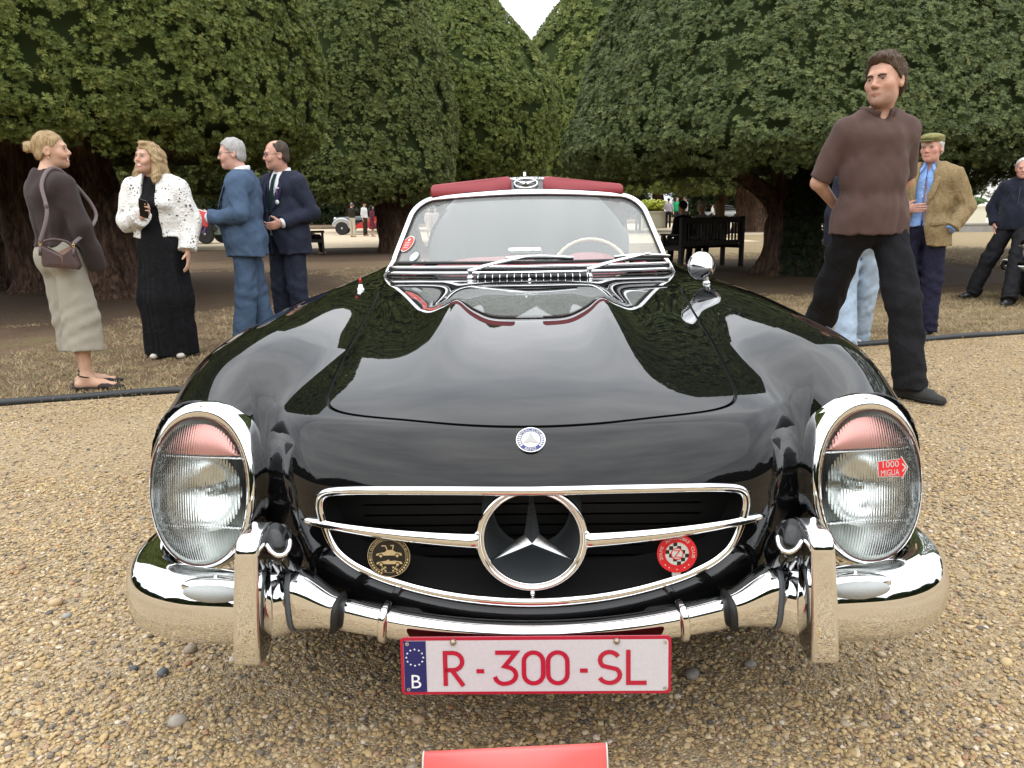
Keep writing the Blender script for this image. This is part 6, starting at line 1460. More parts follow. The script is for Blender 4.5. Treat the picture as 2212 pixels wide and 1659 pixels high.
    def glasses(p, m):
        mb = MB(); h = p.h
        for sd in (-1, 1):
            A = np.linspace(0, 2*math.pi, 25)[:-1]; mb = MB(); mb.tube([h((.031*sd+.021*math.cos(a), -.101+.004*abs(math.cos(a)), .000+.015*math.sin(a))) for a in A], .0016, 6, closed=True); V = np.concatenate(mb.V); p.out('spectacle_rim', V, mb.F, m)
            mb = MB(); mb.tube([h((.051*sd, -.096, .004)), h((.071*sd, -.07, .006)), h((.079*sd, .01, .008))], .0018, 6); p.out('spectacle_arm', np.concatenate(mb.V), mb.F, m)
        mb = MB(); mb.tube([h((-.010, -.101, .004)), h((0, -.104, .006)), h((.010, -.101, .004))], .0015, 6); p.out('spectacle_bridge', np.concatenate(mb.V), mb.F, m)
def ground_at(u, v):
    f, r, up = npx_cam(); q = f+r*(u-1106)/FPX-up*(v-829.5)/FPX; return np.array(CAM)+q*(-CAM[2]/q[2])
def stand(u, vfoot, vtop):
    """ground point and height of a standing figure from where its feet and head show in the photograph"""
    p = ground_at(u, vfoot); f, r, up = npx_cam(); q = f+r*(u-1106)/FPX-up*(vtop-829.5)/FPX; t = (p[1]-CAM[1])/q[1]; return p[:2], CAM[2]+q[2]*t
# ---------------------------------------------------------------- the people near the car
HB = dict(blonde=hair_mat('hair_blonde', (.20, .125, .055), (.56, .42, .24)), grey=hair_mat('hair_grey', (.26, .25, .24), (.52, .51, .49)), brown=hair_mat('hair_brown', (.026, .016, .010), (.13, .085, .058)), white=hair_mat('hair_white', (.45, .43, .40), (.72, .70, .67)), black=hair_mat('hair_black', (.006, .005, .005), (.03, .025, .02)))
SHIRT = cloth('white_shirt', (.74, .75, .77), b=.1); BLK = mat('black_shoe', (.012, .012, .013), .35); FRAME = mat('spectacle_black', (.012, .012, .014), .3)
def lf(p, W):
    return ((np.array(W, float)-p.loc)@p.Rz)/p.s
def check_mat():
    m = cloth('checked_wool', (.36, .325, .25), crease=.12); t = NT(m); v = t.coord(1.0); c = t.n('TexChecker'); c.inputs['Scale'].default_value = 240; t.l(v, c.inputs['Vector']); c.inputs['Color1'].default_value = (.37, .345, .285, 1); c.inputs['Color2'].default_value = (.26, .24, .195, 1); t.base(c.outputs['Color']); return m
def lace_mat():
    m = cloth('white_lace', (.78, .77, .73)); t = NT(m); v = t.coord(1.0); a = t.n('TexVoronoi', feature='DISTANCE_TO_EDGE'); a.inputs['Scale'].default_value = 34; t.l(v, a.inputs['Vector']); n = t.noise(16, 3, .6, v); b = t.noise(75, 3, .6, v)
    h = t.math('MULTIPLY', t.math('GREATER_THAN', a.outputs['Distance'], .20), t.math('GREATER_THAN', t.math('ADD', n, t.math('MULTIPLY', b, .35)), .74))
    t.base(t.mix(h, (.80, .79, .75), (.10, .09, .085))); t.bump(t.math('ADD', t.math('MULTIPLY', a.outputs['Distance'], 2), b), .9, .006); return m
def knit(name, c, z=180):
    m = cloth(name, c, sheen=.3); t = NT(m); n = t.noise(1.0, 3, .6, t.coord((260, 260, 420))); big = t.noise(7, 3, .5, t.coord()); t.bump(t.math('ADD', n, t.math('MULTIPLY', big, 2.2)), .5, .007); return m
def woman_brown():
    (x, y), H = stand(152, 842, 281); p = Person((x+.07, y), H, 152, 'woman with a blonde bun in a dark brown sweater and beige checked culottes', skin=(.58, .36, .25)); j = p.j
    j['rsho'] = (-.150, .0, 1.385); j['lsho'] = (.150, .0, 1.385); j['relb'] = (-.215, -.03, 1.13); j['rwri'] = (-.19, -.12, .88); j['lelb'] = (.225, -.06, 1.12); j['lwri'] = (.18, -.19, .92)
    j['rank'] = (-.09, .0, .10); j['lank'] = (.07, -.10, .095); j['rknee'] = (-.09, -.02, .5); j['lknee'] = (.085, -.06, .5); p.toe = {'l': (-.5, -1), 'r': (-.9, -.8)}
    p.head(-44, -4, -5, (0, -.035, 1.628)); p.mouth = 'smile'; p.fat = .87; p.sw = .80
    p.build_body(feet=True); p.hair(HB['blonde'], 'bun', .003, seed=2, hl=([-.12, -.085, -.06, -.03, .0, .03, .06, .12], [.076, .068, .055, .028, .012, -.01, -.05, -.06])); p.brows(HB['brown'], .003)
    p.top(knit('brown_knit', (.040, .029, .028)), hem=1.0, o=.019, sleeve=1.12, drape=.004, amp=.007, wide_sl=1.02, rf=.046, neck=1.478, name='sweater', freq=20)
    p.trousers(check_mat(), hem=.275, o=.02, wide=(.100, .128), top=1.1, amp=.004, hip=1.02, name='culottes')
    m = mat('dark_suede', (.022, .012, .011), .7)
    for q in 'lr':
        a = np.array(j[q+'ank'], float); t = np.array([*p.toe[q], 0]); t /= np.linalg.norm(t); s = np.cross(t, (0, 0, 1)); b = np.array([a[0], a[1], a[2]-.085+.012]); f = Fld(b-np.array([.28, .28, .05]), b+np.array([.28, .28, .12]), .006)
        f.cap(b+t*.105+np.array([0, 0, .006]), b+t*.225-np.array([0, 0, .002]), .050, .014, .015, ax=(0, 0, 1), sc=.70); f.cap(b-t*.06+np.array([0, 0, .004]), b+t*.16-np.array([0, 0, .008]), .046, .042, .01, ax=(0, 0, 1), sc=.24); f.cap(b-t*.065-np.array([0, 0, .0]), b-t*.072-np.array([0, 0, .03]), .008, .005, .006)
        V, Q = f.mesh(); sh = p.out('shoe', V, Q, m); A = np.linspace(0, 2*math.pi, 25)[:-1]; c = a+np.array([0, 0, .008]); p.strip('ankle_strap', [c+t*(.046*math.cos(k)-.004)+s*.043*math.sin(k)+np.array([0, 0, -.012*math.cos(k)]) for k in np.linspace(0, 6.28, 15)], (.003, .005), m, sh, up=(0, 0, 1)); p.strip('shoe_strap', [c+t*.040, b+t*.075+np.array([0, 0, .045]), b+t*.11+np.array([0, 0, .03])], (.004, .003), m, sh, up=t)
    # earring
    mb = MB(); mb.ball(p.h((-.082, .010, -.045)), .006); p.out('earring', np.concatenate(mb.V), mb.F, GOLD)
    return p
def handbag(p):
    c = p.w((-.215, .135, .945)); r = p.Rz@np.array([-.62, -.78, 0]); r = np.array([r[0], r[1], 0]); r /= np.linalg.norm(r); n = np.cross(r, (0, 0, 1.)); n = n*np.sign(n@(np.array(CAM)-c)); n[2] = 0
    bag = empty('handbag', (c[0], c[1], 0)); tag(bag, 'brown leather handbag hanging from a shoulder strap against the checked culottes', 'handbag'); L = mat('bag_leather', (.062, .036, .033), .38, var=.15, vscale=25, bump=.2, bscale=400); L2 = mat('bag_leather_tan', (.16, .075, .04), .45); Lp = mat('strap_leather', (.12, .085, .085), .4)
    def B(x, z, d): return c+(r*x+np.array([0, 0, z])+n*d)*.74
    outl = [(-.130, -.085), (.130, -.120), (.150, -.09), (.115, .055), (.105, .070), (.02, .005), (-.115, .092), (-.130, .085), (-.142, -.06)]
    k = len(outl); V = []; F = []
    for d, s in ((-.055, 1), (.030, 1), (.058, .90), (.066, .55)): V += [B(.005+(x-.005)*s, -.02+(z+.02)*s, d) for x, z in outl]
    for q in range(3): F += [(q*k+i, q*k+(i+1) % k, (q+1)*k+(i+1) % k, (q+1)*k+i) for i in range(k)]
    F += [tuple(range(3*k, 4*k)), tuple(range(k))[::-1]]; obj('bag_body', V, F, L, bag, smooth=False)
    mb = MB(); mb.add([B(.0, .000, .045), B(.104, .070, .03), B(.098, .085, -.03), B(-.02, .03, -.03)], [(0, 1, 2, 3)]); mb.build('bag_flap', L2, bag)
    mb = MB(); mb.tube([B(.02, .0, .066), B(.018, -.06, .069), B(.02, -.105, .06)], (.003, .0018), 6); mb.build('bag_seam', L2, bag)
    mb = MB(); mb.tube(smooth_open([B(-.125, .085, .02), B(-.10, .125, .02), B(-.02, .14, .02), B(.07, .115, .02), B(.11, .065, .02)], 6), (.008, .005), 8, up=n); mb.build('bag_handle', L, bag)
    for x, z in ((-.130, .085), (.112, .062)):
        mb = MB(); A = np.linspace(0, 6.283, 17)[:-1]; mb.tube([B(x+.009*math.cos(a), z+.022+.013*math.sin(a), .025) for a in A], .003, 6, closed=True); mb.build('bag_ring', mat('brass', (.7, .5, .22), .25, metal=1.0), bag)
        mb = MB(); mb.tube([B(x, z+.005, .04), B(x-.004, z-.04, .06), B(x-.008, z-.075, .055)], (.009, .004), 8, up=n); mb.build('bag_tab', L, bag)
    sh = p.w((-.105, .045, 1.492)); b0 = B(-.130, .118, .03); b1 = B(.112, .098, .02)
    P = smooth_open([b0, p.w((-.19, .165, 1.22)), p.w((-.125, .135, 1.40)), sh+np.array([0, 0, .012]), p.w((-.115, -.06, 1.44)), p.w((-.19, -.165, 1.20)), b1], 8)
    mb = MB(); mb.tube(P, (.012, .004), 8, up=np.tile(n, (len(P), 1))); mb.build('bag_strap', Lp, bag)
    mb = MB(); q = P[10]; mb.ball(q+n*.006, (.015, .01, .022)); mb.build('strap_buckle', Lp, bag)
def woman_lace():
    (x, y), H = stand(362, 768, 308); p = Person((x+.05, y), H, 6, 'laughing woman with long blonde hair in a white lace jacket and long black dress', skin=(.60, .37, .27)); j = p.j
    j['relb'] = (-.235, .0, 1.13); j['rwri'] = (-.035, -.235, 1.165); j['lelb'] = (.255, .035, 1.13); j['lwri'] = (.235, -.075, .885)
    p.head(-30, -6, 6, (-.01, -.03, 1.63)); p.mouth = 'laugh'; p.fat = 1.0; p.sw = .9
    p.build_body([('r', (.75, -.45, .55), (.35, -.75, .55), (-.2, -.3, 1), dict(curl=[.55, .6, .65, .7], thumb=(.7, .5))), ('l', (0.02, -.12, -1), (-1, -.1, 0), (0, -1, 0), dict(curl=.35))], nose=.95)
    p.hair(HB['blonde'], 'long', .008, seed=5, hl=([-.12, -.085, -.06, -.03, .0, .03, .06, .12], [.074, .066, .055, .03, .012, -.03, -.08, -.2])); p.brows(HB['brown'], .003)
    def gown(f):
        f.cap((0, -.01, 1.02), (0, -.02, .50), .125, .175, .06, ax=(1, 0, 0), sc=1.25); f.cap((0, -.02, .50), (0, .0, -.1), .175, .185, .04, ax=(1, 0, 0), sc=1.15)
        X, Y, Z = f.x[:, None, None], f.y[None, :, None], f.z[None, None, :]; th = np.arctan2(Y, X); f.D += (.012*np.clip((1.0-Z)/.5, 0, 1)*np.sin(th*9+2*np.sin(th*2)+Z*1.5)+.006*np.clip((1-Z)/.4, 0, 1)*np.sin(th*21+3*Z)).astype(np.float32)
    d = p.top(cloth('black_dress', (.0085, .0085, .010)), hem=.02, o=.0, sleeve=.3, bust=.028, neck=1.50, name='dress', extra=gown, amp=.003)
    p.top(lace_mat(), hem=1.0, o=.034, sleeve=1.0, amp=.006, bust=.03, wide_sl=1.08, neck=1.475, name='lace_jacket', vopen=[(.9, .10, -.02), (1.1, .085, -.02), (1.3, .06, -.01), (1.5, .06, -.0)])
    for k in range(5): mb = MB(); z = 1.03+.085*k; mb.ball((.085-.004*k, -.150-.03*math.exp(-((z-1.27)/.07)**2), z), .0075, nu=10, nv=6); p.out('jacket_button', np.concatenate(mb.V), mb.F, mat('grey_button', (.30, .29, .28), .35))
    p.shoes(mat('pale_shoe', (.55, .52, .45), .6)); return p
def phone(p):
    w = np.array(p.j['rwri']); c = p.w(w+np.array([.045, -.075, .065])); r = p.Rz@np.array([.90, -.25, -.30]); up = p.Rz@np.array([.05, -.35, .90]); P = Plane(c, r, up); R = np.stack([P.r, P.u, P.n], 1)
    ph = empty('mobile_phone', (c[0], c[1], 0)); tag(ph, 'black mobile phone held up in the hand of the laughing woman', 'phone')
    mb = MB(); mb.rbox(c-np.array([.037, .074, .004]), c+np.array([.037, .074, .004]), .0035, R=R, c=c); mb.build('phone_case', mat('phone_black', (.010, .010, .012), .25), ph)
    mb = MB(); mb.add([P(-.033, -.069)+P.n*.0052, P(.033, -.069)+P.n*.0052, P(.033, .069)+P.n*.0052, P(-.033, .069)+P.n*.0052], [(0, 1, 2, 3)]); mb.build('phone_screen', mat('phone_glass', (.004, .004, .005), .05), ph)
def suit(p, m, hem=.80, o=.026, vtop=1.49, tie=None, belly=.02, seed=3, gap=.012, amp=.0055, low=None):
    low = low or 1.12
    p.top(SHIRT, hem=.95, o=.010, sleeve=1.04, amp=.002, belly=belly, neck=1.508, name='shirt')
    p.top(m, hem=hem, o=o, sleeve=.97, amp=amp, drape=.0022, belly=belly, neck=1.466, name='jacket', sho=.008, flare=.012, seed=seed, vopen=[(hem-.1, gap+.05), (low-.12, gap), (low, gap), (1.49, .062)])
    yb = -.118-.8*belly
    for sd in (-1, 1):
        P = [(sd*.060, -.025, 1.482), (sd*.088, -.095, 1.40), (sd*.075, -.138-belly*.3, 1.27), (sd*.022, yb-.042, low+.02)]
        p.strip('lapel', P, [(.010, .004)]*2+[(.022, .004)]*6+[(.026, .0045)]*5+[(.010, .004)]*3, m, up=(sd*.25, -1, .1))
    p.collar(SHIRT, 'shirt_collar', r=.066, z=1.497, h=.046, y=.026)
    if tie:
        mb = MB(); mb.tube(smooth_open([(0, -.062, 1.470), (0, -.098, 1.42), (0, -.128, 1.32), (0, -.14-belly*.8, 1.12)], 5), [(.018, .010)]*3+[(.022, .006)]*8+[(.034, .005)]*5, 8, up=(0, -1, 0)); p.out('tie', np.concatenate(mb.V), mb.F, tie)
    for q in 'lr':
        for k in range(3):
            e, w = np.array(p.j[q+'elb']), np.array(p.j[q+'wri']); d = w-e; d /= np.linalg.norm(d); s = np.cross(d, (0, 0, 1.)); s /= np.linalg.norm(s); s = s*(1 if q == 'l' else -1); mb = MB(); mb.ball(w-d*(.03+.016*k)+s*.052, .006, nu=8, nv=5); p.out('cuff_button', np.concatenate(mb.V), mb.F, BLK)
    for sd in (-1, 1):                                           # pocket flaps
        mb = MB(); mb.tube([(sd*.135, -.095, .965), (sd*.165, -.055, .972), (sd*.178, -.01, .98)], (.005, .022), 8, up=(0, 0, 1)); V = np.concatenate(mb.V); p.out('pocket_flap', V+np.array([sd*.022, -.018, 0]), mb.F, m)
def man_blue():
    (x, y), H = stand(533, 750, 300); p = Person((x+.09, y-.05), H, -82, 'grey haired man in a light blue suit and glasses holding a red booklet', skin=(.60, .36, .28)); j = p.j
    j['lsho'] = (.188, .0, 1.392); j['lelb'] = (.265, .045, 1.14); j['lwri'] = (.175, -.235, 1.115); j['relb'] = (-.25, .02, 1.13); j['rwri'] = (-.10, -.25, 1.10); j['lank'] = (.10, -.06, .085); j['rank'] = (-.09, .10, .085); j['rknee'] = (-.09, .03, .5)
    p.fat = 1.12; p.head(12, 3, 0, (0, -.045, 1.628)); p.mouth = 'smile'
    p.build_body([('l', (-.30, -.90, .15), (-.75, .2, -.35), (0, -.2, 1), dict(curl=.75, thumb=(.6, .6)))]); p.hair(HB['grey'], 'short', .009); p.brows(HB['grey'], .0035); p.glasses(FRAME)
    m = cloth('blue_suit', (.062, .098, .160), weave=1400, crease=.28); p.trousers(m, hem=.03, wide=(.078, .070), amp=.008); suit(p, m, hem=.80, belly=.05, tie=cloth('dark_tie', (.02, .03, .06)), seed=7, amp=.008); p.shoes(BLK)
    return p
def booklet(p):
    w = np.array(p.j['lwri']); c = p.w(w+np.array([.02, -.10, .015])); r = np.array([-.93, -.22, .32]); r /= np.linalg.norm(r); P = Plane(c, r, np.array([-.22, .25, .94])); R = np.stack([P.r, P.u, P.n], 1)
    bk = empty('booklet', (c[0], c[1], 0)); tag(bk, 'red event booklet with white pages in the hand of the man in light blue', 'booklet')
    RD = mat('booklet_red', (.55, .022, .018), .4); o = -1 if P.n[1] > 0 else 1
    mb = MB(); mb.rbox(c-np.array([.115, .060, .005]), c+np.array([.115, .060, .005]), .002, R=R, c=c); mb.build('booklet_cover', RD, bk)
    c2 = c+P.u*.012-P.n*o*.008; mb = MB(); mb.rbox(c2-np.array([.110, .058, .006]), c2+np.array([.110, .058, .004]), .002, R=R, c=c2); mb.build('booklet_pages', SHIRT, bk)
    b = MB(); Pq = Plane(c, P.r, P.u); Pq.n = P.n*o; put_poly(b, Pq, [(.06, .03), (.078, .03), (.069, -.002)], .0062, 0); put_poly(b, Pq, [(.055, .012), (.083, .012), (.083, .007), (.055, .007)], .0062, 0); b.build('booklet_mark', SHIRT, bk, smooth=False)
    mb = MB(); mb.tube(smooth_open([c-P.r*.09-P.u*.04, c-P.r*.10-P.u*.09, c-P.r*.085-P.u*.12], 4), (.007, .0015), 6); mb.build('booklet_ribbon', mat('purple_ribbon', (.12, .03, .22), .5), bk)
def man_navy():
    (x, y), H = stand(618, 740, 303); p = Person((x+.05, y+.08), H, -28, 'balding man with glasses in a dark navy suit with a white medal badge', skin=(.58, .33, .25)); j = p.j
    j['lelb'] = (.265, .075, 1.14); j['lwri'] = (.135, -.165, 1.06); j['relb'] = (-.26, .02, 1.13); j['rwri'] = (-.12, -.2, 1.0); j['lank'] = (.12, .05, .085); p.fat = 1.1
    p.head(-30, 2, 0, (0, -.04, 1.632)); p.mouth = 'smile'; p.build_body([('l', (-.55, -.75, -.25), (-.6, .3, .2), (0, -.3, 1), dict(curl=.7))])
    p.hair(hair_mat('hair_dark_brown', (.035, .024, .018), (.10, .075, .06)), 'balding', .010); p.brows(HB['brown'], .0035); p.glasses(FRAME)
    m = cloth('navy_suit', (.022, .026, .044), weave=1400, crease=.28); p.trousers(m, hem=.03, wide=(.076, .068), amp=.007); suit(p, m, hem=.79, belly=.035, tie=cloth('green_tie', (.012, .03, .03)), seed=11, amp=.006); p.shoes(BLK)
    yb = -.150; W = mat('medal_white', (.75, .75, .74), .3)
    mb = MB(); mb.rbox((.075, yb-.010, 1.345), (.115, yb+.004, 1.357), .003); md = p.out('medal_badge', np.concatenate(mb.V), mb.F, W)
    mb = MB(); mb.tube([(.096, yb-.006, 1.345), (.096, yb-.010, 1.255)], (.006, .002), 6); p.out('medal_ribbon', np.concatenate(mb.V), mb.F, mat('purple_ribbon', (.12, .03, .22), .5), md)
    mb = MB(); mb.lathe([(.001, .004), (.018, .004), (.02, 0), (.018, -.004), (.001, -.004)], (.096, yb-.013, 1.235), (0.1, -1, 0), 18); p.out('medal', np.concatenate(mb.V), mb.F, W, md)
    return p
def man_brown():
    p0 = ground_at(1850, 845); _, H = stand(1880, 866, 113); p = Person((p0[0], p0[1]), H*1.01, 4, 'tall man in a brown polo shirt and black trousers with his hands behind his back', skin=(.56, .33, .235), res=.0045); j = p.j
    fl = lf(p, ground_at(1962, 862)); fr = lf(p, ground_at(1740, 800)); j['lank'] = (fl[0], fl[1], .09); j['rank'] = (fr[0], fr[1]+.0, .09)
    for q, sd in (('l', 1), ('r', -1)):
        j[q+'hip'] = (.09*sd, 0, .92); h, a = np.array(j[q+'hip']), np.array(j[q+'ank']); j[q+'knee'] = tuple((h*.5+a*.5)+np.array([.01*sd, -.03, .01])); j[q+'sho'] = (.168*sd, .02, 1.388)
    j['relb'] = (-.262, .085, 1.135); j['rwri'] = (-.085, .185, .985); j['lelb'] = (.235, .11, 1.14); j['lwri'] = (.06, .20, .96); p.toe = {'l': (.55, -1), 'r': (-.4, -1)}; p.fat = .97; p.sw = .90; p.stubble = True
    p.head(-54, 0, -2, (-.005, -.035, 1.627), 1.045)
    p.build_body([('r', (.9, .1, -.3), (0, -1, 0), (0, .2, 1), dict(curl=.4)), ('l', (-.9, .1, -.3), (0, -1, 0), (0, .2, 1), dict(curl=.4))], jaw=1.12)
    p.hair(HB['brown'], 'quiff', .011); p.brows(HB['brown'], .0068, -.0045)
    m = knit('brown_polo', (.092, .055, .046)); p.top(m, hem=.862, drape=.003, flare=.034, o=.013, sleeve=.52, amp=.0045, neck=1.474, name='polo_shirt', res=.007, extra=lambda f: f.cap((0, -.05, 1.480), (.004, -.15, 1.392), .036, .006, .004, 's'), ru=.049, freq=24, seed=21)
    A = np.linspace(-math.pi/2+.42, 1.5*math.pi-.42, 26); f = np.abs(np.linspace(-1, 1, 26)); P = [((.072+.012*q)*math.cos(t), .020+(.072+.028*q**2)*math.sin(t), 1.486+.014*math.sin(t)-.026*q**4) for t, q in zip(A, f)]
    mb = MB(); mb.tube(P, np.stack([.005+0*f, .026+.008*f**3], 1), 10, up=np.array([(.45*math.cos(t), .45*math.sin(t), 1) for t in A])); p.out('collar', np.concatenate(mb.V), mb.F, m)
    t = cloth('black_trousers', (.012, .012, .014), crease=.35); p.trousers(t, hem=.05, wide=(.076, .068), top=1.0, amp=.006, o=.014, seed=8); p.shoes(mat('dark_suede_shoe', (.020, .019, .018), .8), sole=mat('shoe_sole', (.012, .012, .012), .7)); return p
def skin_flat(): return mat('skin_plain', (.56, .33, .235), .5)
def man_cap():
    (x, y), H = stand(2000, 722, 288); p = Person((x-.10, y), H, -40, 'older man in a green flat cap and tan tweed jacket over a light blue shirt', skin=(.60, .33, .26)); j = p.j
    j['relb'] = (-.31, .03, 1.14); j['rwri'] = (-.125, -.205, 1.12); j['lelb'] = (.29, .085, 1.13); j['lwri'] = (.215, -.06, .945); j['rank'] = (-.09, .03, .085); j['lank'] = (.10, -.05, .085); p.toe = {'l': (-.15, -1), 'r': (-.35, -1)}
    p.head(-8, 1, 0, (0, -.04, 1.625)); p.build_body([('r', (.95, -.25, .02), (.1, .9, .1), (0, 0, 1), dict(curl=.12, thumb=(.9, .1)))]); p.hair(HB['white'], 'cap', .008, hl=([-.12, -.06, -.02, .02, .05, .12], [.1, .09, .02, .0, -.055, -.07])); p.brows(HB['white'], .004)
    TW = cloth('tan_tweed', (.25, .185, .098), var=.25, vs=60, weave=500, b=.5); BS = cloth('blue_shirt', (.22, .36, .66))
    p.trousers(cloth('navy_trousers', (.016, .016, .034)), hem=.045, wide=(.080, .076), amp=.006, top=1.02)
    p.top(BS, hem=.97, o=.012, sleeve=1.07, amp=.004, neck=1.50, name='shirt', vopen=[(1.43, .008), (1.55, .035)])
    p.top(TW, hem=.80, o=.030, sleeve=.98, amp=.007, drape=.002, neck=1.48, name='jacket', sho=.002, flare=.02, seed=5, vopen=[(.7, .14, -.06), (.95, .075, -.05), (1.10, .050, -.03), (1.25, .06, -.015), (1.5, .062, 0)])
    for sd in (-1, 1):
        p.strip('lapel', [(sd*.060, -.022, 1.485), (sd*.090, -.098, 1.40), (sd*.082-.01, -.145, 1.28), (sd*.050-.03, -.160, 1.14)], [(.010, .004)]*2+[(.022, .004)]*6+[(.026, .0045)]*5+[(.008, .004)]*3, TW, up=(sd*.25, -1, .1))
        p.strip('collar_wing', [(sd*.030, -.055, 1.488), (sd*.048, -.088, 1.455), (sd*.056, -.098, 1.42)], [(.014, .004)]*8+[(.005, .003)]*3, BS, up=(sd*.4, -1, .3))
    p.collar(BS, 'shirt_collar', r=.066, z=1.488, h=.045, open_=.6, y=.026)
    p.strip('pocket_flap', [(.075, -.160, .985), (.12, -.145, .992), (.165, -.11, 1.0)], (.020, .005), TW, up=(0.3, -1, 0))
    for z in (1.30, 1.22): mb = MB(); mb.ball((-.012, -.138, z), .006, nu=8, nv=5); p.out('shirt_button', np.concatenate(mb.V), mb.F, SHIRT)
    f = Fld(p.hc-.2, p.hc+.2, .006); h = p.h; R = p.hr; f.ell(h((0, .005, .085)), (.092, .115, .040), R=R); f.ell(h((0, -.045, .082)), (.080, .075, .028), .02, R=R); f.cap(h((-.045, -.115, .052)), h((.045, -.115, .052)), .022, .022, .02, ax=R@np.array([0, .3, 1.]), sc=.28); f.ell(h((0, .02, .058)), (.088, .108, .028), .015, R=R); V, Q = f.mesh()
    p.out('flat_cap', V, Q, cloth('cap_tweed', (.21, .20, .085), var=.3, vs=70, weave=500, b=.5))
    p.shoes(mat('navy_canvas', (.016, .018, .028), .85), sole=mat('pale_sole', (.42, .36, .27), .8)); return p
def man_fleece():
    (x, y), H = stand(2180, 646, 340); p = Person((x-.02, y), H, -36, 'white haired man in a dark navy fleece striding in at the right edge', skin=(.60, .33, .26)); j = p.j
    fr = lf(p, ground_at(2100, 645)); fl = lf(p, ground_at(2178, 660)); j['rank'] = (fr[0], fr[1], .10); j['lank'] = (fl[0], fl[1], .09)
    for q in 'lr': j[q+'knee'] = tuple((np.array(j[q+'hip'])+np.array(j[q+'ank']))/2+np.array([0, -.03, .02]))
    j['relb'] = (-.29, .05, 1.14); j['rwri'] = (-.235, -.04, .95); p.toe = {'l': (-.3, -1), 'r': (-.9, -1)}; p.fat = 1.12
    p.head(6, 4, 0, (0, -.045, 1.615)); p.build_body([('r', (.1, -.2, -1), (1, 0, 0), (0, -1, 0), dict(curl=.4)), ('l', (-.1, -.2, -1), (-1, 0, 0), (0, -1, 0), dict(curl=.4))]); p.hair(HB['white'], 'short', .007, hl=([-.12, -.06, -.03, .0, .02, .05, .12], [.11, .10, .06, .01, .0, -.055, -.07])); p.brows(HB['white'], .004)
    F_ = cloth('navy_fleece', (.014, .017, .030), sheen=.4); p.top(F_, hem=.88, o=.026, sleeve=1.0, amp=.006, neck=1.492, name='fleece', belly=.03); p.collar(SHIRT, 'shirt_collar', r=.064, z=1.486, h=.05, open_=.5, y=.026)
    p.strip('zip', [(0, -.085, 1.46), (0, -.142, 1.32), (0, -.165, 1.1), (0, -.158, .95)], (.004, .003), mat('zip_dark', (.03, .03, .035), .4))
    p.trousers(cloth('black_trousers', (.012, .012, .014), crease=.35), hem=.05, wide=(.084, .074), amp=.008, top=1.0, seed=12); p.shoes(BLK); return p
def person_jeans():
    g = ground_at(1858, 752); p = Person((g[0]-.06, g[1]), 1.66, 165, 'person in pale blue jeans mostly hidden behind the tall man in brown', skin=(.55, .33, .25), res=.007); j = p.j; j['rank'] = (-.06, -.22, .09); j['lank'] = (.08, .12, .09); j['rknee'] = (-.08, -.10, .5); p.head(0)
    p.build_body(); p.hair(HB['brown'], 'short', .012); p.top(cloth('dark_navy_top', (.02, .022, .035)), hem=.9, o=.02, name='jumper'); p.trousers(cloth('pale_denim', (.34, .43, .54), var=.25, vs=8, crease=.3), hem=.04, wide=(.080, .075), amp=.009, top=1.0); p.shoes(mat('white_trainer', (.6, .6, .58), .6))
_w1 = woman_brown(); handbag(_w1); _w2 = woman_lace(); phone(_w2); _m1 = man_blue(); booklet(_m1); man_navy(); man_brown(); man_cap(); man_fleece(); person_jeans()
# ---------------------------------------------------------------- benches, far people, vintage cars, marquees
BENCHW = mat('bench_wood', (.020, .016, .014), .7, var=.3, vscale=12)
def bench(c, yaw, label, L=1.6):
    b = empty('garden_bench', (c[0], c[1], 0), math.radians(yaw)); tag(b, label, 'bench', 'dark wooden garden benches')
    def part(n, lo, hi):                                   # local: sitter faces -y
        mb = MB(); mb.box(lo, hi); V = mb.V[0]; o = bpy.data.objects.new(n, mesh(n, V, mb.F, BENCHW, smooth=False)); COL.objects.link(o); o.parent = b
    h = L/2
    for s in (-1, 1): part('leg', (s*h-.035, .20, 0), (s*h+.035, .27, .98)); part('leg', (s*h-.035, -.30, 0), (s*h+.035, -.23, .64)); part('armrest', (s*h-.045, -.33, .64), (s*h+.045, .20, .675)); part('side_rail', (s*h-.02, -.23, .36), (s*h+.02, .20, .43))
    part('top_rail', (-h+.035, .215, .86), (h-.035, .255, .97)); part('bottom_rail', (-h+.035, .215, .46), (h-.035, .255, .53)); part('front_rail', (-h+.035, -.29, .36), (h-.035, -.26, .43))
    n = 17
    for k in range(n): x = -h+.10+(L-.2)*k/(n-1); part('back_slat', (x-.018, .225, .53), (x+.018, .245, .86))
    for k in range(6): part('seat_slat', (-h+.035, -.27+.08*k, .43), (h-.035, -.205+.08*k, .455))
    return b
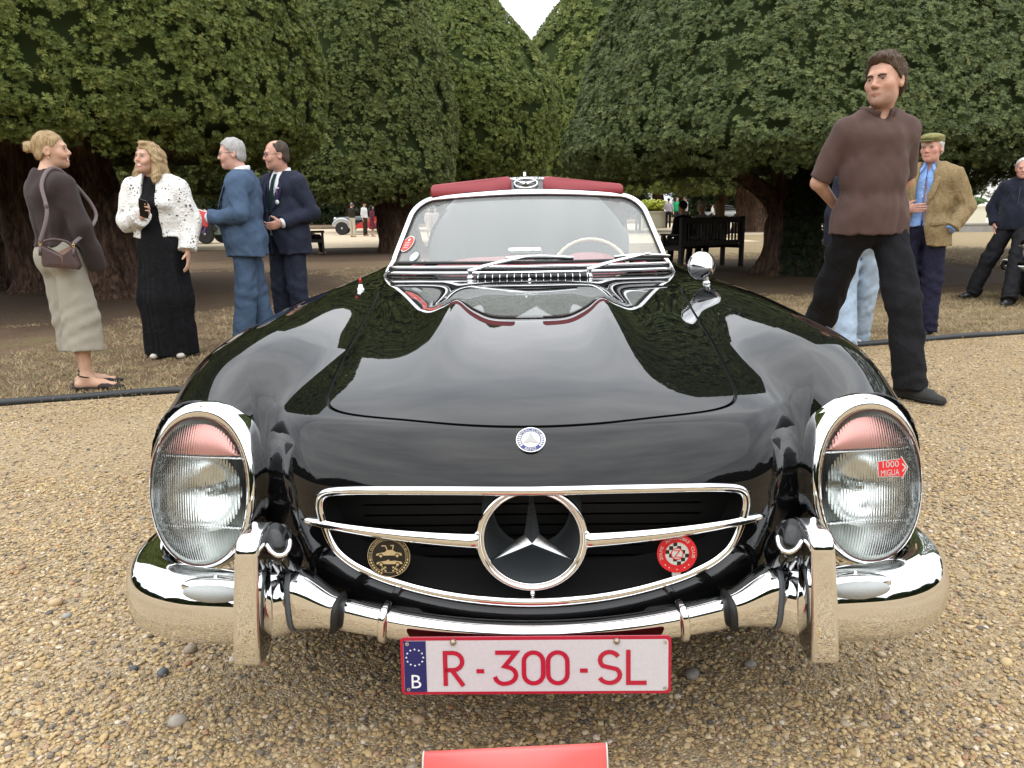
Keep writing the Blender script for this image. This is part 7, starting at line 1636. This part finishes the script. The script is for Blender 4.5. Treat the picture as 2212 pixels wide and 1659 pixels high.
def figure(loc, H, yaw, label, top, legs, hair, skirt=False, seated=False, arms='down', group='visitors far off in the grounds', skin=(.55, .35, .26), long=False, hat=None, res=.019, shoes=(.02, .02, .02)):
    p = Person(loc, H, yaw, label, skin, group); j = p.j; dz = 0
    if seated:
        dz = -.43
        for q, sd in (('l', 1), ('r', -1)): j[q+'hip'] = (.09*sd, .02, .53); j[q+'knee'] = (.11*sd, -.42, .52); j[q+'ank'] = (.11*sd, -.46, .09)
    S = lambda v: (v[0], v[1], v[2]+dz)
    for q in 'lr':
        for b in ('sho', 'elb', 'wri'): j[q+b] = S(j[q+b])
        if seated: j[q+'wri'] = (j[q+'wri'][0]*.6, -.22, .62)
    if arms == 'up':
        for q, sd in (('l', 1), ('r', -1)): j[q+'elb'] = (.26*sd, -.18, 1.33); j[q+'wri'] = (.07*sd, -.22, 1.58)
    if arms == 'front':
        for q, sd in (('l', 1), ('r', -1)): j[q+'elb'] = (.25*sd, .0, 1.13); j[q+'wri'] = (.06*sd, -.22, 1.12)
    hc = np.array(S((0, -.02, 1.632))); pts = np.array(list(j.values())+[hc]); lo, hi = pts.min(0)-np.array([.2, .2, .14]), pts.max(0)+np.array([.2, .2, .16])
    def tors(f, o):
        f.cap(S((0, 0, .96)), S((0, 0, 1.30)), .115+o, .122+o, .05, ax=(1, 0, 0), sc=1.35); [f.cap(S((0, .02, 1.42)), S((.15*q, .015, 1.385)), .06+o, .055+o, .04) for q in (-1, 1)]
    def arm(f, o, fr=1.0):
        for q in 'lr': e = np.array(j[q+'elb']); w = np.array(j[q+'wri']); f.cap(j[q+'sho'], e, .05+o, .043+o, .03); f.cap(e, e+(w-e)*fr, .04+o, .032+o, .02)
    f = Fld(lo, hi, res*.75); tors(f, -.02); arm(f, -.005)
    for q in 'lr': d = np.array(j[q+'wri'])-np.array(j[q+'elb']); d /= np.linalg.norm(d); f.cap(np.array(j[q+'wri']), np.array(j[q+'wri'])+d*.12, .034, .026, .02, ax=(0, 1, 0), sc=.6); f.cap(j[q+'hip'], j[q+'knee'], .075, .055, .02); f.cap(j[q+'knee'], j[q+'ank'], .05, .036, .02); a = np.array(j[q+'ank']); f.cap(a-np.array([0, -.03, .05]), a+np.array([0, -.14, -.055]), .036, .030, .02)
    f.cap(S((0, .02, 1.44)), hc, .055, .05, .02); f.ell(hc+np.array([0, .01, .03]), (.076, .095, .088)); f.ell(hc+np.array([0, -.02, -.05]), (.058, .066, .066), .03); f.cap(hc+np.array([0, -.085, .01]), hc+np.array([0, -.102, -.025]), .010, .013, .01)
    V, Q = f.mesh(); p.out('body', V, Q, skin_mat(), col=np.tile(p.skin, (len(V), 1)))
    f = Fld(lo, hi, res); tors(f, .014); arm(f, .012, .9); f.folds(.004, 30, int(abs(loc[0]*7))); f.zcut(lo=.93+dz if not skirt else None); V, Q = f.mesh(); p.out('top', V, Q, top)
    f = Fld(lo, hi, res)
    if skirt: f.cap((0, 0, 1.1), (0, 0, .45), .12, .20, .04, ax=(1, 0, 0), sc=1.2); f.zcut(lo=.42)
    else:
        f.ell(S((0, .01, .95)), (.165, .125, .13), .04)
        for q in 'lr': f.cap(j[q+'hip'], j[q+'knee'], .09, .072, .03); f.cap(j[q+'knee'], j[q+'ank'], .07, .062, .02)
        f.folds(.004, 30, 4); f.zcut(hi=1.03+dz)
    V, Q = f.mesh(); p.out('skirt' if skirt else 'trousers', V, Q, legs)
    f = Fld(hc-.3, hc+.25, .016); f.ell(hc+np.array([0, .018, .038]), (.086, .102, .092)); f.D = np.maximum(f.D, ((np.interp(f.y-hc[1], [-.1, -.03, .02, .06, .12], [.07, .04, -.02, -.06, -.08]))[None, :, None]-(f.z-hc[2])[None, None, :]+0*f.x[:, None, None]).astype(np.float32))
    if long: f.cap(hc+np.array([0, .07, .02]), hc+np.array([0, .08, -.16]), .08, .075, .03); f.cap(hc+np.array([-.07, .03, 0]), hc+np.array([-.08, .03, -.14]), .035, .03, .02); f.cap(hc+np.array([.07, .03, 0]), hc+np.array([.08, .03, -.14]), .035, .03, .02)
    V, Q = f.mesh(); p.out('hair', V, Q, hair)
    if hat: mb = MB(); mb.lathe([(.001, .145), (.07, .14), (.085, .10), (.09, .065), (.16, .058), (.16, .05), (.001, .05)], hc, (0, 0, 1), 20); p.out('hat', np.concatenate(mb.V), mb.F, hat)
    return p
C_ = lambda n, c: cloth('far_'+n, c)
def place_far(u, vf, vt, *a, **k):
    (x, y), H = stand(u, vf, vt); return figure((x, y), H, *a, **k)
def benches_and_people():
    b = ground_at(1524, 580); bench((b[0], b[1]+.25), 212, 'dark slatted bench seen from behind with three people, near the ivy covered trunk')
    P = np.array([b[0], b[1]+.25]); e = np.array([math.cos(math.radians(212)), math.sin(math.radians(212))]); n = np.array([math.sin(math.radians(212)), -math.cos(math.radians(212))])
    for off, lb, tp, hr, lg in ((.55, 'dark haired person leaning at the left end of the bench with three people', C_('black', (.012, .012, .013)), HB['black'], False), (.05, 'grey haired person in the middle of the bench, seen from behind', C_('pale', (.5, .5, .48)), HB['grey'], False), (-.40, 'person with long pale blonde hair at the right end of the bench', C_('pale2', (.55, .53, .5)), HB['blonde'], True)):
        q = P+e*off*1.0+n*.02; figure((q[0], q[1]), 1.70, 212, lb, tp, C_('darktrs', (.02, .02, .025)), hr, seated=True, long=lg, group='people sitting on benches', res=.014)
    g = ground_at(690, 549); bench((g[0]-.2, g[1]+.2), 105, 'dark bench at the left seen end on beneath the tall yew'); figure((g[0]-.45, g[1]+.15), 1.72, 105, 'person in black with white shirt sitting on the left bench', C_('black', (.012, .012, .013)), C_('darktrs', (.02, .02, .025)), HB['black'], seated=True, group='people sitting on benches')
    W, DK, CR = C_('white', (.70, .70, .72)), C_('darktrs', (.02, .02, .025)), C_('cream', (.55, .50, .40))
    place_far(763, 512, 438, 150, 'far visitor in dark waistcoat and cream trousers raising a camera', C_('waistcoat', (.03, .03, .022)), CR, HB['grey'], arms='up')
    place_far(790, 510, 436, 70, 'far visitor in white shirt and black hat beside the red car', W, C_('browntrs', (.04, .03, .025)), HB['black'], hat=C_('hat', (.015, .015, .015)))
    place_far(806, 511, 443, 120, 'far visitor in a long maroon dress with dark hair', C_('maroon', (.12, .025, .04)), C_('maroon', (.12, .025, .04)), HB['black'], skirt=True, long=True)
    place_far(826, 512, 437, 160, 'far visitor in dark blue jacket and wide cream trousers by the trunk', C_('bluejkt', (.025, .03, .045)), CR, HB['brown'])
    place_far(960, 522, 447, 170, 'far visitor in a beige jacket seen through the left of the windscreen', C_('beige', (.5, .45, .36)), DK, HB['brown'])
    place_far(928, 513, 449, 30, 'far visitor in a flowery white dress seen through the left of the windscreen', C_('floral', (.6, .52, .48)), C_('floral', (.6, .52, .48)), HB['brown'], skirt=True)
    place_far(942, 513, 449, 10, 'far visitor in lilac clothes seen through the left of the windscreen', C_('lilac', (.42, .34, .40)), C_('lilac', (.42, .34, .40)), HB['brown'])
    place_far(1342, 500, 434, 10, 'far visitor in grey seen through the right of the windscreen', C_('grey', (.10, .11, .11)), DK, HB['grey'])
    place_far(1378, 500, 432, -20, 'far visitor in dark clothes seen through the right edge of the windscreen', C_('darkgrey', (.05, .05, .055)), DK, HB['brown'])
    place_far(1443, 493, 428, 170, 'far visitor in a pale lilac shirt seen from behind beside the cream planter', C_('lilacshirt', (.52, .50, .58)), DK, HB['black'], arms='front')
    place_far(1461, 490, 426, 20, 'far visitor in a bright green top in the group near the planter', C_('green', (.02, .32, .14)), DK, HB['brown'])
    place_far(1479, 493, 425, -80, 'far visitor in a white shirt with folded arms, rightmost of the group near the planter', C_('whitegrey', (.55, .56, .60)), DK, HB['black'], arms='front')
    place_far(1655, 492, 432, -30, 'far visitor in white top and blue jeans beyond the limb of the spreading yew', W, C_('jeans', (.10, .15, .25)), HB['brown'])
    place_far(1402, 482, 432, 40, 'far visitor in black behind the lime green plant', C_('black', (.012, .012, .013)), W, HB['brown'])
    place_far(416, 520, 448, -140, 'far bald visitor in dark jacket beside the teal car', C_('darkjkt', (.02, .022, .03)), DK, HB['grey'])
    place_far(52, 560, 440, 60, 'far visitor in white glimpsed between the trunks at the left', W, CR, HB['grey'])
    for k, (u, v, t, c) in enumerate(((1270, 476, 440, (.5, .3, .25)), (1515, 478, 440, (.45, .28, .2)), (1538, 480, 442, (.6, .58, .55)), (1560, 478, 440, (.55, .3, .2)), (2062, 480, 430, (.5, .5, .52)), (1962, 486, 425, (.3, .4, .6)))):
        place_far(u, v, t, 40*k, ['far visitor in dusty pink behind the car at the gap', 'far visitor in orange brown above the bench at the right', 'far visitor in off white above the bench at the right', 'far visitor in orange beside the broad brown trunk', 'far visitor in grey near the white marquees', 'far visitor in blue behind the man in the flat cap'][k], C_('c%d' % k, c), DK, HB['brown'], res=.03)
benches_and_people()
def box_loft(secs, n=16, e=3.2):
    """sections: (pos along x, half width y, z low, z high)"""
    V = []; F = []; pr = sup(n, e)
    for x, w, z0, z1 in secs: V += [(x, w*a, (z0+z1)/2+(z1-z0)/2*b) for a, b in pr]
    for i in range(len(secs)-1): F += [(i*n+k, i*n+(k+1) % n, (i+1)*n+(k+1) % n, (i+1)*n+k) for k in range(n)]
    F += [tuple(range(n))[::-1], tuple((len(secs)-1)*n+k for k in range(n))]; return np.array(V), F
def vintage(name, c, yaw, label, hull, side, fender, wheel_r=.38):
    """long nosed pre-war tourer, nose towards local -x"""
    r = empty(name, (c[0], c[1], 0)); tag(r, label, 'vintage car', 'vintage cars parked beyond the yews'); R = rotm((0, 0, 1), yaw); base = np.array([c[0], c[1], 0])
    def put(nm, V, F, m, par=None, **k): return obj(nm, np.asarray(V)@R.T+base, F, m, par or r, **k)
    V, F = box_loft([(-1.75, .30, .45, .95), (-1.6, .36, .38, 1.02), (-.6, .45, .36, 1.08), (-.1, .58, .36, 1.12), (.8, .66, .36, 1.10), (1.5, .60, .40, 1.02), (1.9, .35, .45, .85)]); put('hull', V, F, hull)
    for s in (-1, 1):
        mb = MB(); mb.add([(-.75, s*.62, .36), (1.25, s*.70, .36), (1.15, s*.70, .98), (.55, s*.70, 1.02), (-.75, s*.50, .42), (-.75, s*.58, .36), (1.25, s*.66, .36), (1.15, s*.66, .98), (.55, s*.66, 1.02), (-.75, s*.46, .42)], [(0, 1, 2, 3, 4), (9, 8, 7, 6, 5), (0, 5, 6, 1), (1, 6, 7, 2), (2, 7, 8, 3), (3, 8, 9, 4), (4, 9, 5, 0)]); put('side_panel', mb.V[0], mb.F, side, smooth=False)
        for x in (-1.25, 1.35):
            mb = MB(); P = [(x+(wheel_r+.09)*math.cos(t), s*.68, wheel_r+(wheel_r+.09)*math.sin(t)) for t in np.linspace(2.9, .25, 12)]+[(x+.75, s*.68, .34)]*(x < 0); mb.tube(P, (.13, .02), 8, up=(0, 1, 0)); put('mudguard', np.concatenate(mb.V), mb.F, fender)
            w = empty('wheel'); w.parent = r; mb = MB(); mb.lathe([(wheel_r-.09, -.05), (wheel_r-.02, -.06), (wheel_r, -.02), (wheel_r, .02), (wheel_r-.02, .06), (wheel_r-.09, .05)], (x, s*.68, wheel_r), (0, 1, 0), 28); put('tyre', np.concatenate(mb.V), mb.F, RUBBER, w)
            mb = MB(); mb.lathe([(wheel_r-.09, -.04), (wheel_r-.10, .0), (.06, -.05*s), (.05, .08), (0, .09)], (x, s*.68, wheel_r), (0, s, 0), 24, caps=False); put('wheel_disc', np.concatenate(mb.V), mb.F, mat('wheel_silver', (.4, .4, .4), .35, metal=.8), w)
    V, F = box_loft([(.15, .52, 1.05, 1.46), (.3, .56, 1.05, 1.52), (1.1, .56, 1.02, 1.50), (1.55, .48, .98, 1.25)]); put('hood', V, F, C_('blackhood', (.015, .015, .015)))
    mb = MB(); mb.rbox((.02, -.5, 1.08), (.06, .5, 1.40), .015); put('windshield', np.concatenate(mb.V), mb.F, mat('dark_glass', (.05, .06, .06), .06))
    for s in (-1, 1): mb = MB(); mb.lathe([(.001, -.1), (.07, -.06), (.10, .03), (.10, .05), (.001, .06)], (-1.62, s*.42, .92), (-1, 0, 0), 16); put('headlamp', np.concatenate(mb.V), mb.F, CHROME2)
    return r
def plain_car(c, yaw, label, paint, sc=1.0):
    r = empty('parked_car', (c[0], c[1], 0)); tag(r, label, 'car'); R = rotm((0, 0, 1), yaw)*sc; base = np.array([c[0], c[1], 0])
    def put(nm, V, F, m, par=None, **k): return obj(nm, np.asarray(V)@R.T+base, F, m, par or r, **k)
    V, F = box_loft([(-2.15, .45, .42, .70), (-2.05, .70, .30, .78), (-1.7, .82, .25, .86), (-.8, .86, .22, .95), (1.2, .86, .22, .98), (1.8, .80, .26, .92), (2.1, .6, .35, .8), (2.18, .4, .42, .7)], 24); put('body', V, F, paint)
    V, F = box_loft([(-.95, .60, .88, .95), (-.45, .64, .88, 1.36), (.2, .66, .88, 1.44), (.9, .63, .88, 1.38), (1.5, .55, .86, .96)], 20); put('cabin', V, F, mat('dark_glass', (.05, .06, .06), .06))
    V, F = box_loft([(-.5, .58, 1.30, 1.38), (.2, .63, 1.38, 1.46), (.95, .58, 1.32, 1.40)], 16); put('roof', V, F, paint)
    for s in (-1, 1):
        for x in (-1.35, 1.3): mb = MB(); mb.lathe([(.2, -.09), (.30, -.1), (.32, -.05), (.32, .05), (.30, .1), (.2, .09), (.19, .05), (.05, .07), (0, .07)], (x, s*.80, .32), (0, s, 0), 26, caps=False); put('wheel', np.concatenate(mb.V), mb.F, RUBBER)
        mb = MB(); mb.lathe([(.001, .03), (.07, .02), (.085, -.01), (.085, -.05)], (-2.06, s*.58, .66), (-1, 0, 0.1), 18); put('headlight', np.concatenate(mb.V), mb.F, CHROME2)
    mb = MB(); mb.tube(smooth_open([(-1.75, -.90, .42), (-2.05, -.80, .42), (-2.24, -.4, .42), (-2.26, 0, .42), (-2.24, .4, .42), (-2.05, .80, .42), (-1.75, .90, .42)], 5), (.04, .07), 10, up=(0, 0, 1)); put('bumper', np.concatenate(mb.V), mb.F, CHROME)
    return r
def far_things():
    g = ground_at(772, 508); vintage('vintage_car', (g[0]+.1, g[1]+1.6), 8, 'red and black vintage tourer with a silver mudguard, beyond the left yews', mat('car_black', (.01, .01, .011), .15, coat=.6), mat('car_red', (.50, .02, .025), .2, coat=.5), mat('mudguard_silver', (.55, .56, .57), .25, metal=.6))
    g = ground_at(455, 527); vintage('vintage_car', (g[0]-1.3, g[1]+.8), 172, 'teal vintage car with a black wheel showing past the red booklet', mat('car_teal', (.20, .36, .34), .25, coat=.5), mat('car_red', (.50, .02, .025), .2, coat=.5), mat('car_black', (.01, .01, .011), .15, coat=.6), .42)
    WP = mat('car_white', (.72, .73, .74), .2, coat=.6)
    for k, (u, v, yw) in enumerate(((655, 478, 20), (690, 470, 10), (1010, 478, 30), (1560, 474, 0))):
        g = ground_at(u, v); plain_car((g[0], g[1]), yw, ['white car far off just right of the navy suit', 'white car far off above the bonnet of the red and black car', 'white car far off behind the windscreen', 'white car far off above the bench with three people'][k], WP)
    g = ground_at(2232, 668); plain_car((g[0]+2.25, g[1]+1.15), 32, 'grey car whose rounded front corner just enters at the right edge', mat('car_grey', (.24, .24, .23), .35, coat=.4))
    # marquees
    TENT = mat('marquee_white', (.80, .80, .80), .6)
    for u, v, w, d, h, lb in ((2105, 466, 9, 6, 2.5, 'white marquee at the right behind the palm planter'), (1985, 464, 7, 5, 2.3, 'white marquee behind the man in the flat cap'), (2210, 466, 8, 5, 2.6, 'white marquee cut by the right edge of the picture')):
        g = ground_at(u, v+12); y = min(g[1], 60); q = AT(u, 470, y+1.346); x = q[0]; t = empty('marquee', (x, y, 0)); tag(t, lb, 'tent', 'white marquees on the far lawn')
        mb = MB(); mb.box((x-w/2, y, 0), (x+w/2, y+d, h)); mb.build('canvas_wall', TENT, t, smooth=False)
        V = [(x-w/2-.1, y-.1, h+.002), (x+w/2+.1, y-.1, h+.002), (x+w/2+.1, y+d+.1, h+.002), (x-w/2-.1, y+d+.1, h+.002), (x, y+d/2, h+1.7)]; obj('canvas_roof', V, [(0, 1, 4), (1, 2, 4), (2, 3, 4), (3, 0, 4), (3, 2, 1, 0)], TENT, t, smooth=False)
        for i in range(5): mb = MB(); xx = x-w/2+w*i/4; mb.tube([(xx, y-.03, 0), (xx, y-.03, h)], .05, 6); mb.build('tent_pole', mat('tent_pole', (.5, .5, .5), .5), t)
    # planters
    CRP = mat('planter_cream', (.55, .53, .42), .7); 
    for u, v, y, lime, lb in ((1412, 492, 48, True, 'lime green plant in a cream planter left of the far group'), (2097, 478, 44, False, 'palm in a cream planter before the white marquee')):
        q = AT(u, v, y+1.346); x = q[0]; pl = empty('planter', (x, y, 0)); tag(pl, lb, 'planter'); k = .75 if lime else .55
        mb = MB(); mb.box((x-k, y-.5, 0), (x+k, y+.5, .95)); mb.box((x-k-.05, y-.55, .951), (x+k+.05, y+.55, 1.05)); mb.build('planter_box', CRP, pl, smooth=False)
        r = random.Random(int(u)); lm = mat('palm_lime', (.42, .46, .05), .5) if lime else mat('palm_green', (.06, .12, .04), .5)
        mb = MB()
        for i in range(170 if lime else 40):
            a = r.uniform(0, 6.28); l = r.uniform(.5, 1.25); el = r.uniform(.5, 1.3); b0 = np.array([x+r.uniform(-k, k)*.6, y, 1.05]); d = np.array([math.cos(a)*math.cos(el), math.sin(a)*math.cos(el), math.sin(el)]); P = [b0, b0+d*l*.6, b0+d*l+np.array([0, 0, -.35*l])]; mb.tube(P, [(.02, .01), (.10, .008), (.02, .004)], 4, up=np.cross(d, (0.1, .2, 1)))
        o = mb.build('palm_leaves', lm, pl); o['kind'] = 'stuff'
        if not lime: pass
    # stone edge of the basin on the right lawn
    mb = MB(); a, b = AT(1900, 478, 33), AT(2330, 474, 33)
    mb.box((a[0], 31.5, 0), (b[0], 32.1, .30)); mb.box((a[0], 31.45, .301), (b[0], 32.15, .36)); o = mb.build('stone_kerb', mat('kerb_stone', (.30, .29, .27), .8, var=.2, vscale=3), smooth=False); tag(o, 'long low stone edge of the basin across the right lawn', 'kerb')
    b = AT(2140, 470, 46); bench((b[0], 44.5), -25, 'small dark bench far off before the white marquee at the right')
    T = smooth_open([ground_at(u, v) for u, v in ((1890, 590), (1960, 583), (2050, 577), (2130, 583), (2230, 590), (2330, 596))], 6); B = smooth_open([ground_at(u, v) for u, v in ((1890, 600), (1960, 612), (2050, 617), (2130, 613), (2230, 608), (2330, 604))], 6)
    T[:, 2] = B[:, 2] = 0; k = len(T); o = obj('litter_and_shade', np.concatenate([B, T]), [(i, i+1, k+i+1, k+i) for i in range(k-1)], litter_shade_mat()); o['kind'] = 'structure'  # dark strip of leaf litter with the yew's shadow painted in
def litter_shade_mat():
    m = mat('litter_and_shade', (.06, .04, .03), .95); t = NT(m); f = t.noise(30, 6, .7); t.base(t.ramp(f, [(.3, (.030, .020, .014)), (.7, (.115, .075, .050))])); t.bump(f, .9, .02); return m
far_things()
